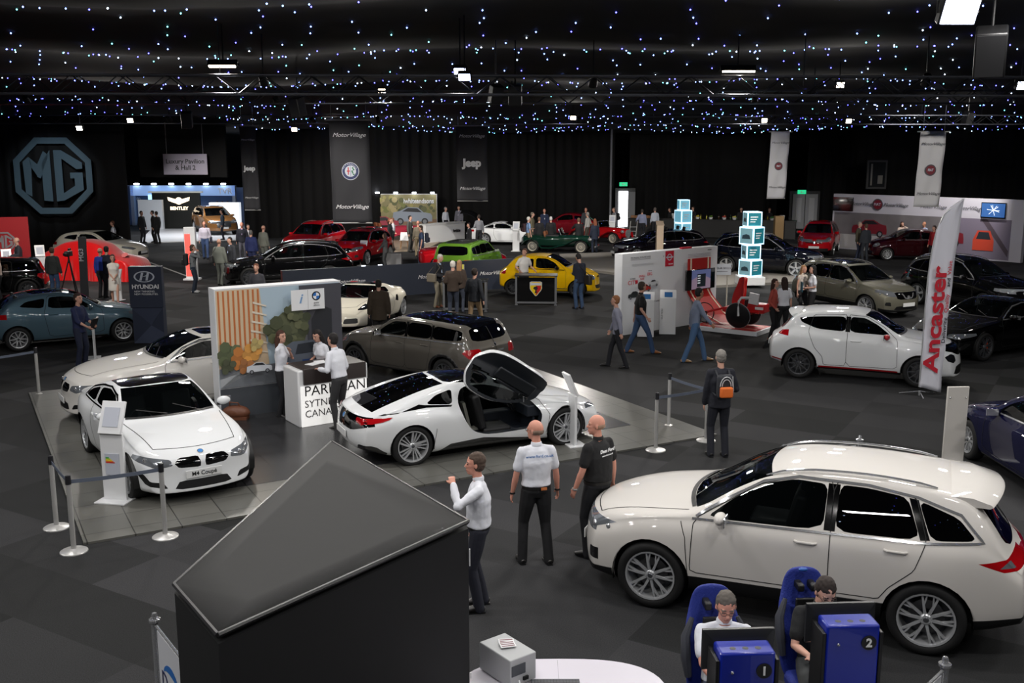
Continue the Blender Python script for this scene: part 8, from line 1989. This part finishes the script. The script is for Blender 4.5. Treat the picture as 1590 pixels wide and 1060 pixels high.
j = PJ[p.name]; c = j['chest'] + Vector((-.166, .03, .10)); text('Dees Ford', .06, white_text, p, c, rot=(PI / 2 + .1, 0, -PI / 2), name='shirt_print', bold=.002); text('www.dees.co.uk', .030, white_text, p, c - Vector((.003, 0, .055)), rot=(PI / 2 + .1, 0, -PI / 2), name='shirt_print')
w_ = j['arms'][0][2]; q = MB(); q.lathe([(.033 + .006 * math.cos(a), .012 * math.sin(a)) for a in (2 * PI * k / 6 for k in range(7))], c=w_, n=16); q.build('watch', steel, p)
p = person('grey-haired man in dark suit seen from behind carrying an orange and grey backpack', at(1114, 708), 96, 1.80, near=2, top='jacket', topc=(26, 28, 38), legc=(26, 28, 38), hair='short', hairc=(128, 124, 118), lh=(.10, .22, .86), rh=(.22, -.20, 1.05), lf=(.02, .12), rf=(-.02, -.11), under=W_S)
b = backpack(p, 'orange and dark grey backpack worn by the man in dark suit', (40, 42, 48), (226, 110, 40), .9)
q = MB().use(mat('bag_stripe', (200, 200, 204), .6))
for rr_ in (.075, .105): q.tube([(-.085, rr_ * math.cos(t), .02 + rr_ * 1.5 * math.sin(t)) for t in (PI * k / 8 for k in range(9))], .008, 5)
q.tube([(-.08, -.1, .18), (-.05, -.13, -.05), (-.08, -.1, -.17)], .007, 5); q.build('reflective_strip', None, b)
# seated drivers
s = SIM1; p = person('seated grey-haired man in white polo shirt looking down behind monitor 1', (s.x, s.y - .02, .02), 268, 1.80, near=2, top='polo', topc=(220, 222, 230), sleeves='short', legc=(60, 66, 84), hairc=(92, 86, 80), sit=.46, lf=(.62, .12, .0), rf=(.62, -.12, .0), lh=(.36, .14, .72), rh=(.36, -.14, .72), lean=-6, hpitch=16, skin='pink', build=1.08, glasses=True)
s = SIM2; p = person('seated dark-haired man with black glasses in black polo shirt behind monitor 2', (s.x, s.y - .02, .02), 262, 1.84, near=2, top='polo', topc=(24, 25, 26), sleeves='short', legc=(60, 62, 62), hairc=(40, 30, 26), sit=.46, lf=(.62, .12, .0), rf=(.62, -.12, .0), lh=(.30, .12, .70), rh=(.36, -.14, .72), lean=4, hpitch=28, hyaw=14, skin='light', glasses=True)
# --- middle distance, walking
p = person('fair-haired young man in grey shirt walking away past the white brand wall', at(958, 570), 168, 1.72, near=1, top='untucked', topc=(138, 140, 158), legc=(26, 27, 34), hairc=(150, 100, 66), lf=(-.22, .10), rf=(.26, -.08), lh=(-.12, .26, .84), rh=(.20, -.22, .86), lean=4)
p = person('man in black polo shirt and blue jeans striding past the touch kiosks', at(993, 548), 4, 1.84, near=1, top='polo', topc=(22, 22, 25), sleeves='short', legc=JEAN, hairc=(66, 54, 46), lf=(-.28, .10), rf=(.34, -.10), lh=(-.10, .26, .80), rh=(.12, -.24, .90), hyaw=22, shoec=(150, 94, 50), belly=.02, build=1.05)
p = person('dark-haired man in light blue shirt and jeans walking towards the racing wheelchair', at(1077, 561), 2, 1.82, near=1, top='untucked', topc=(120, 130, 152), legc=(74, 104, 142), hairc=(22, 20, 20), lf=(.32, .10), rf=(-.24, -.10), lh=(-.06, .24, .82), rh=(.34, -.20, .92), lean=5, hyaw=18, shoec=(160, 124, 84), skin='tan')
p = person('woman with long brown hair in coral blouse facing the women in white', at(1198, 527), 330, 1.66, near=1, female=True, top='untucked', topc=(178, 78, 68), legc=(24, 22, 26), hair='long', hairc=(62, 34, 28), lh=(.12, .16, 1.05), rh=(.12, -.2, .95), shoec=(150, 90, 60))
p = person('woman seen from behind in white top and black trousers, dark shoulder-length hair', at(1214, 527), 100, 1.70, near=1, female=True, top='shirt', sleeves='short', topc=W_S, legc=(22, 22, 26), hair='long', hairc=(50, 34, 30), shoec=(30, 26, 26))
p = person('blonde woman in cream top turned to the woman with a teal folder', at(1243, 496), 300, 1.66, near=1, female=True, top='shirt', sleeves='cap', topc=(200, 190, 180), legc=(30, 30, 34), hair='long', hairc=(160, 120, 84), lh=(.14, .14, 1.0))
p = person('woman with long black hair in white shirt holding a teal folder', at(1259, 500), 180, 1.70, near=1, female=True, top='shirt', sleeves='short', topc=W_S, legc=(26, 26, 30), hair='long', hairc=(18, 16, 20), lh=(.22, .10, 1.08), rh=(.2, -.1, 1.05))
held(p, 'l', 'folder', 'teal folder held by the woman with long black hair', 'folder', (.02, .22, .30), (30, 90, 110), off=(.06, 0, .05))
# --- reception desk
p = person('woman with long brown hair in white top, hand to her chin at the backlit counter', at(440, 647), 350, 1.68, near=1, female=True, top='shirt', sleeves='short', topc=W_S, legc=(26, 26, 30), hair='long', hairc=(70, 42, 32), lh=(.18, .02, 1.36), rh=(.16, .10, 1.08), hyaw=-20)
p = person('dark-haired woman in white top leaning over the counter before the poster wall', at(507, 638), 235, 1.66, near=1, female=True, top='shirt', sleeves='short', topc=W_S, legc=(26, 26, 30), hair='long', hairc=(24, 18, 18), lh=(.30, .10, 1.06), rh=(.26, -.2, 1.06), lean=12, hpitch=18)
p = person('dark-haired man in white long-sleeved shirt leaning on the backlit counter', at(530, 666), 150, 1.78, near=1, top='shirt', topc=W_S, legc=(50, 50, 52), hairc=(30, 26, 26), lh=(.30, .2, 1.12), rh=(.20, -.22, .92), lean=10)
# --- round the low partition and counter table
p = person('man in brown waxed jacket seen from behind in front of the ivory sports car', at(590, 538), 95, 1.76, near=1, top='coat', topc=(64, 54, 42), legc=(40, 38, 36), hairc=(34, 28, 24), build=1.12)
p = person('grey-haired man in dark blazer and beige trousers reading beside the table', at(680, 477), 330, 1.76, near=1, top='jacket', topc=(24, 26, 32), under=(170, 190, 220), legc=(150, 142, 124), hairc=(190, 186, 180), lh=(.26, .1, 1.05), rh=(.26, -.1, 1.05), hpitch=20, shoec=(110, 60, 36), lean=5)
shoulder_bag(p, 'beige canvas bag over the shoulder of the man in dark blazer', (120, 112, 98), -1, 1.0)
p = person('white-haired man in brown leather jacket seen from behind at the table', at(704, 494), 88, 1.76, near=1, top='jacket', topc=(58, 46, 38), legc=(46, 52, 66), hairc=(214, 208, 200), lh=(.2, .16, 1.05), rh=(.2, -.16, 1.05))
p = person('blonde woman half hidden behind the man in brown leather jacket', at(714, 486), 80, 1.68, near=0, female=True, top='jacket', topc=(66, 54, 46), legc=(60, 66, 80), hair='long', hairc=(160, 120, 84))
p = person('man in quilted black jacket and tan trousers walking off the table', at(737, 512), 62, 1.78, near=1, top='jacket', topc=(34, 37, 44), legc=(146, 122, 92), hairc=(46, 36, 30), lf=(-.18, .10), rf=(.30, -.10), rh=(-.08, -.34, .84), lh=(.2, .2, 1.0), shoec=(40, 44, 50))
p = person('man in white short-sleeved shirt leaning on the shield counter', at(813, 467), 300, 1.80, near=1, top='shirt', sleeves='short', topc=(222, 220, 216), legc=(24, 26, 34), hairc=(90, 60, 44), lh=(.22, .30, 1.04), rh=(.18, -.26, 1.04), hyaw=-60, lean=4)
p = person('man in navy top looking down, dark shoulder bag, beside the yellow car', at(899, 479), 120, 1.80, near=1, top='untucked', topc=(26, 32, 48), legc=(58, 80, 112), hairc=(28, 24, 24), hpitch=24, lh=(.26, .08, 1.1), rh=(.24, -.1, 1.1), shoec=(60, 50, 44))
shoulder_bag(p, 'dark olive shoulder bag worn by the man in navy at the yellow car', (48, 44, 40), -1, .92, (.14, .42, .32), cross=True)
# --- by the grey-blue hatchback
p = person('man in navy shirt reading the slanted stand beside the cream saloon', at(128, 570), 345, 1.76, near=1, top='untucked', topc=(32, 40, 76), legc=(28, 34, 56), hairc=(52, 36, 30), lh=(.30, .12, 1.02), rh=(.30, -.10, 1.0), sleeves='rolled')
held(p, 'r', 'notebook', 'dark ring-bound notebook in the hand of the man in navy shirt', 'notebook', (.03, .22, .28), (28, 28, 32), rot=(0, 20, 0), off=(.0, .12, .10))
p = person('woman in white knee-length dress walking past the red silk cover', at(180, 474), 290, 1.70, near=1, female=True, top='dress', sleeves='cap', topc=(224, 218, 210), legc=(224, 218, 210), skirt=.52, hair='bob', hairc=(80, 44, 36), lh=(.2, .02, .96), rh=(.2, -.02, .96), lf=(.16, .08), rf=(-.12, -.08), shoec=(170, 120, 100))
p = person('bald man in bright blue shirt behind the woman in white dress', at(160, 462), 75, 1.74, near=0, top='shirt', topc=(44, 70, 170), legc=(26, 26, 32), hair='fringe', hairc=(110, 80, 60))
p = person('dark-haired man in navy suit behind the woman in white dress', at(170, 462), 85, 1.80, near=0, top='jacket', topc=(28, 32, 48), legc=(26, 28, 36), hairc=(24, 20, 20))
p = person('man in dark hooded top and jeans standing before the red silk cover', at(86, 462), 85, 1.76, near=1, top='jacket', topc=(46, 50, 50), legc=(52, 76, 110), hairc=(80, 58, 44))
p = person('bald man in dark suit with red tie beside the red display wall', at(33, 442), 215, 1.82, near=0, top='jacket', topc=(44, 46, 54), under=W_S, tie=(180, 24, 34), legc=(44, 46, 54), hair='fringe', hairc=(150, 130, 120), lh=(.28, .1, 1.1), rh=(.26, -.1, 1.05))
p = person('man in white shirt between the red cover and the pearl hatchback', at(179, 398), 200, 1.74, near=0, top='shirt', topc=W_S, legc=DKT, hairc=(100, 64, 48))
p = person('dark-haired man behind the pearl hatchback roof', at(147, 384), 60, 1.76, near=0, top='jacket', topc=(90, 70, 60), legc=DKT, hairc=(30, 24, 24))
# --- central aisle left
p = person('photographer in grey top with black backpack holding a camera to the face', at(302, 454), 10, 1.74, near=1, top='untucked', topc=(116, 120, 124), legc=(36, 46, 62), hair='bob', hairc=(80, 60, 46), lh=(.2, .06, 1.52), rh=(.2, -.06, 1.50), shoec=(190, 190, 190))
backpack(p, 'large black backpack worn by the photographer in grey', (22, 22, 26))
p = person('bald man in pale shirt and jeans with a dark strap, walking this way', at(320, 402), 285, 1.80, near=0, top='shirt', topc=(196, 190, 206), legc=(52, 72, 110), hair='bald', skin='pink', lf=(.16, .09), rf=(-.14, -.09), build=1.1, lean=2)
shoulder_bag(p, 'dark bag hanging from the bald man in pale shirt', (28, 30, 48), 1, .9)
p = person('man in light grey suit seen from behind with a dark shoulder bag', at(343, 443), 80, 1.78, near=0, top='jacket', topc=(116, 120, 112), legc=(112, 116, 110), hair='fringe', hairc=(160, 120, 100), lf=(.1, .1), rf=(-.1, -.1))
shoulder_bag(p, 'dark bag at the hip of the man in light grey suit', (56, 56, 58), 1, 1.0)
p = person('man in charcoal suit and pale shirt holding a white paper', at(361, 440), 230, 1.80, near=0, top='jacket', topc=(50, 52, 58), under=(190, 205, 235), legc=(50, 52, 58), hairc=(28, 24, 24), rh=(.18, -.16, .98))
held(p, 'r', 'paper', 'white sheet of paper in the hand of the man in charcoal suit', 'paper', (.01, .22, .30), (214, 214, 232))
p = person('bald man in navy blazer and lilac shirt at the pavilion corner', at(378, 404), 280, 1.80, near=0, top='jacket', topc=(24, 26, 38), under=(170, 150, 190), legc=(80, 80, 90), hair='bald', skin='pink')
p = person('dark-haired woman in white shirt between the two suited men', at(387, 402), 320, 1.66, near=0, female=True, top='shirt', topc=(206, 204, 210), legc=(30, 30, 36), hair='bun', hairc=(36, 26, 24), rh=(.3, -.14, 1.0))
p = person('grey-haired man in bright navy suit seen from behind', at(392, 420), 80, 1.74, near=0, top='jacket', topc=(32, 42, 88), legc=(34, 42, 80), hairc=(100, 98, 96), build=1.08)
p = person('bald man in khaki grey suit looking at the red seven-seat crossover', at(411, 412), 60, 1.80, near=0, top='jacket', topc=(110, 112, 104), legc=(104, 106, 100), hair='fringe', hairc=(150, 100, 80), build=1.05)
p = person('red-haired man peering over the top of the poster wall', at(402, 500), 265, 1.76, near=0, top='shirt', topc=(60, 60, 66), legc=DKT, hairc=(110, 64, 44))
# --- inside the pavilion
for px, py, f, lb, tc in ((222, 377, 340, 'man in dark suit at the left edge of the pavilion floor', (44, 46, 52)), (240, 376, 200, 'taller man in black suit in the group by the bronze car', (28, 28, 30)), (246, 378, 160, 'man in black suit seen from behind by the bronze car', (22, 22, 24))):
 person(lb, at(px, py, .05), f, 1.78, near=0, top='jacket', topc=tc, legc=tc, hairc=(40, 32, 28))
person('man in blue grey shirt in front of the glowing white counter', at(347, 372, .05), 200, 1.74, near=0, top='shirt', topc=(70, 84, 100), legc=(40, 44, 60), hairc=(24, 20, 20))
for px, lb, tc in ((338, 'visitor in dark wine top at the raised white counter', (70, 34, 44)), (346, 'visitor in grey top at the raised white counter', (70, 74, 80)), (354, 'visitor in navy top at the raised white counter', (36, 48, 76))):
 pp = P(px, 325, 69.5); person(lb, (pp.x, 69.5, .05), 260, 1.74, near=0, top='jacket', topc=tc, legc=DKT, hairc=(60, 40, 34), sit=None)
# --- right of the pavilion, red cars and light stand
person('dark-haired man stooping between the two red crossovers', at(520, 394), 200, 1.72, near=0, top='jacket', topc=(30, 36, 52), legc=DKT, hairc=(24, 20, 22), hpitch=15)
person('woman in black with red hair tied back on the light stand floor', at(606, 391, .06), 350, 1.70, near=0, female=True, top='jacket', topc=(24, 24, 28), legc=(22, 22, 26), hair='tail', hairc=(130, 70, 50), lh=(.24, .1, 1.0))
person('person in white beside the woman in black, holding a tablet', at(611, 389, .06), 190, 1.68, near=0, top='shirt', topc=(214, 214, 220), legc=(24, 24, 28), hairc=(120, 80, 60), lh=(.2, .1, 1.1))
person('man in grey suit standing beside the white shell chair', at(637, 390, .06), 340, 1.82, near=0, top='jacket', topc=(76, 76, 72), under=W_S, legc=(72, 72, 70), hairc=(30, 26, 24))
person('brown-haired woman in grey jacket beside the grey stool', at(599, 419), 175, 1.60, near=0, female=True, top='jacket', topc=(70, 72, 74), legc=(60, 62, 64), hair='long', hairc=(70, 50, 42), lh=(.34, .08, .92))
person('man in khaki shorts behind the man in blue T-shirt', at(650, 398), 100, 1.74, near=0, top='shirt', topc=(120, 112, 96), legc=(130, 116, 92), hair='bald', skin='pink')
p = person('man in blue T-shirt with dark backpack walking past the red sports car', at(655, 412), 190, 1.80, near=0, top='untucked', sleeves='short', topc=(62, 78, 108), legc=(54, 62, 84), hairc=(60, 44, 34), lf=(.14, .1), rf=(-.14, -.1)); backpack(p, 'dark blue backpack worn by the man in blue T-shirt', (28, 34, 52))
person('grey-haired man in white shirt behind the long white counter', at(692, 366), 320, 1.76, near=0, top='shirt', topc=(204, 208, 220), legc=DKT, hairc=(130, 130, 134))
person('man in grey check jacket behind the long white counter', at(713, 364), 250, 1.78, near=0, top='jacket', topc=(110, 110, 122), under=(200, 190, 210), legc=DKT, hairc=(60, 56, 56))
person('man in grey sweatshirt beside the raised white panel', at(744, 386), 110, 1.80, near=0, top='shirt', topc=(116, 118, 124), legc=DKT, hairc=(44, 34, 30), lh=(.2, .2, 1.1))
person('dark-haired man in suit seated low in the red sports car', at(729, 396), 200, 1.60, near=0, top='jacket', topc=(32, 32, 36), under=W_S, legc=DKT, hairc=(40, 28, 24))
# --- round the green roadster
p = person('man in pale blue shirt, white cap and tan trousers with a dark backpack', at(820, 391), 20, 1.80, near=0, top='shirt', sleeves='short', topc=(130, 160, 205), legc=(146, 126, 100), hairc=(214, 210, 204), lh=(.26, .1, 1.15)); backpack(p, 'dark red backpack on the man in white cap', (50, 24, 30))
person('man with grey hair and khaki jacket behind the man in white cap', at(826, 381), 350, 1.82, near=0, top='jacket', topc=(110, 104, 84), legc=(90, 84, 70), hairc=(120, 110, 96))
person('man in black suit seen from behind, first at the roadster door', at(837, 390), 95, 1.76, near=0, top='jacket', topc=(26, 26, 29), legc=(26, 26, 29), hairc=(120, 90, 70))
person('white-haired man in black suit at the roadster door', at(855, 390), 100, 1.78, near=0, top='jacket', topc=(22, 22, 25), legc=(24, 24, 28), hairc=(214, 212, 210), build=1.08)
person('bald man in navy suit facing this way beyond the roadster', at(845, 372), 275, 1.80, near=0, top='jacket', topc=(34, 44, 72), under=W_S, legc=(34, 44, 72), hair='bald', skin='pink')
person('man in black suit with hands up beside the roadster bonnet', at(898, 391), 100, 1.74, near=0, top='jacket', topc=(24, 24, 27), legc=(24, 24, 27), hairc=(110, 84, 66), lh=(.22, .1, 1.4))
person('grey-haired man in pale shirt beyond the roadster bonnet', at(912, 380), 150, 1.80, near=0, top='shirt', topc=(170, 168, 164), legc=(70, 64, 56), hairc=(150, 146, 140), rh=(.2, -.3, 1.1))
person('bald man in dark top near the light slit of the curtain', at(909, 368), 270, 1.76, near=0, top='jacket', topc=(56, 58, 64), legc=DKT, hair='bald', skin='pink')
person('red-haired woman in long navy coat beside the roadster front wheel', at(923, 393), 110, 1.74, near=0, female=True, top='coat', topc=(26, 34, 52), legc=(24, 32, 50), hair='long', hairc=(130, 74, 50))
p = person('man with dark backpack walking to the bright open door', at(953, 368), 200, 1.78, near=0, top='shirt', topc=(140, 140, 146), legc=(24, 24, 30), hairc=(100, 84, 76), lf=(.12, .1), rf=(-.12, -.1)); backpack(p, 'dark backpack worn by the man near the open door', (28, 28, 34))
# --- at the bar
person('man in blue-grey shirt seen from behind at the bar', at(996, 372), 80, 1.78, near=0, top='shirt', topc=(128, 134, 160), legc=(24, 26, 34), hairc=(64, 56, 52), build=1.08, lh=(.2, .34, 1.0))
person('man in white shirt seen from behind at the bar', at(1016, 369), 110, 1.80, near=0, top='shirt', topc=(190, 196, 210), legc=(34, 34, 40), hairc=(110, 100, 96), build=1.05)
for px, t, lb, f, fe in ((1036, .235, 'barmaid with dark hair bending behind the bar', 200, True), (1044, .27, 'barmaid turning beside the pale cube tower', 330, True), (1073, .38, 'barman in black leaning behind the bar', 210, False), (1148, .67, 'bald barman in black in the middle of the bar', 270, False)):
 pp = on_bar(t, 1.35); person(lb, (pp.x, pp.y, 0), f, 1.76 if not fe else 1.66, near=0, female=fe, top='shirt', topc=(24, 24, 26), legc=DKT, hair='tail' if fe else 'short', hairc=(50, 38, 32))
person('red-haired woman in black dress at the end of the bar', at(1193, 366), 250, 1.70, near=0, female=True, top='dress', topc=(20, 19, 22), legc=(20, 19, 22), skirt=.55, hair='bob', hairc=(120, 70, 52))
# --- by the long white wall
person('grey-haired man in olive jacket and blue shirt beside the maroon city car', at(1331, 403), 320, 1.80, near=0, top='jacket', topc=(74, 70, 56), under=(150, 170, 210), legc=(40, 46, 66), hairc=(150, 140, 132))
person('man in dark suit turned from the camera beside the man in olive jacket', at(1342, 405), 100, 1.74, near=0, top='jacket', topc=(42, 46, 54), legc=(42, 46, 54), hairc=(90, 66, 54))
person('woman with long dark hair lifting her hand beyond the maroon city car', at(1397, 396), 270, 1.66, near=0, female=True, top='jacket', topc=(200, 180, 170), legc=DKT, hair='long', hairc=(60, 32, 28), lh=(.16, .12, 1.5))
person('bald man in pale blue shirt beyond the maroon city car', at(1432, 398), 200, 1.70, near=0, top='shirt', topc=(150, 160, 190), legc=DKT, hair='bald', skin='tan')
p = person('blonde person in cream top at the frame edge behind the grey-blue hatchback', at(2, 470), 200, 1.70, near=0, female=True, top='shirt', topc=(200, 180, 170), legc=DKT, hair='long', hairc=(180, 140, 110))
person('man in red jacket behind the feather flag and the maroon city car', at(1447, 409), 200, 1.74, near=0, top='jacket', topc=(170, 34, 44), legc=DKT, hairc=(60, 44, 40))
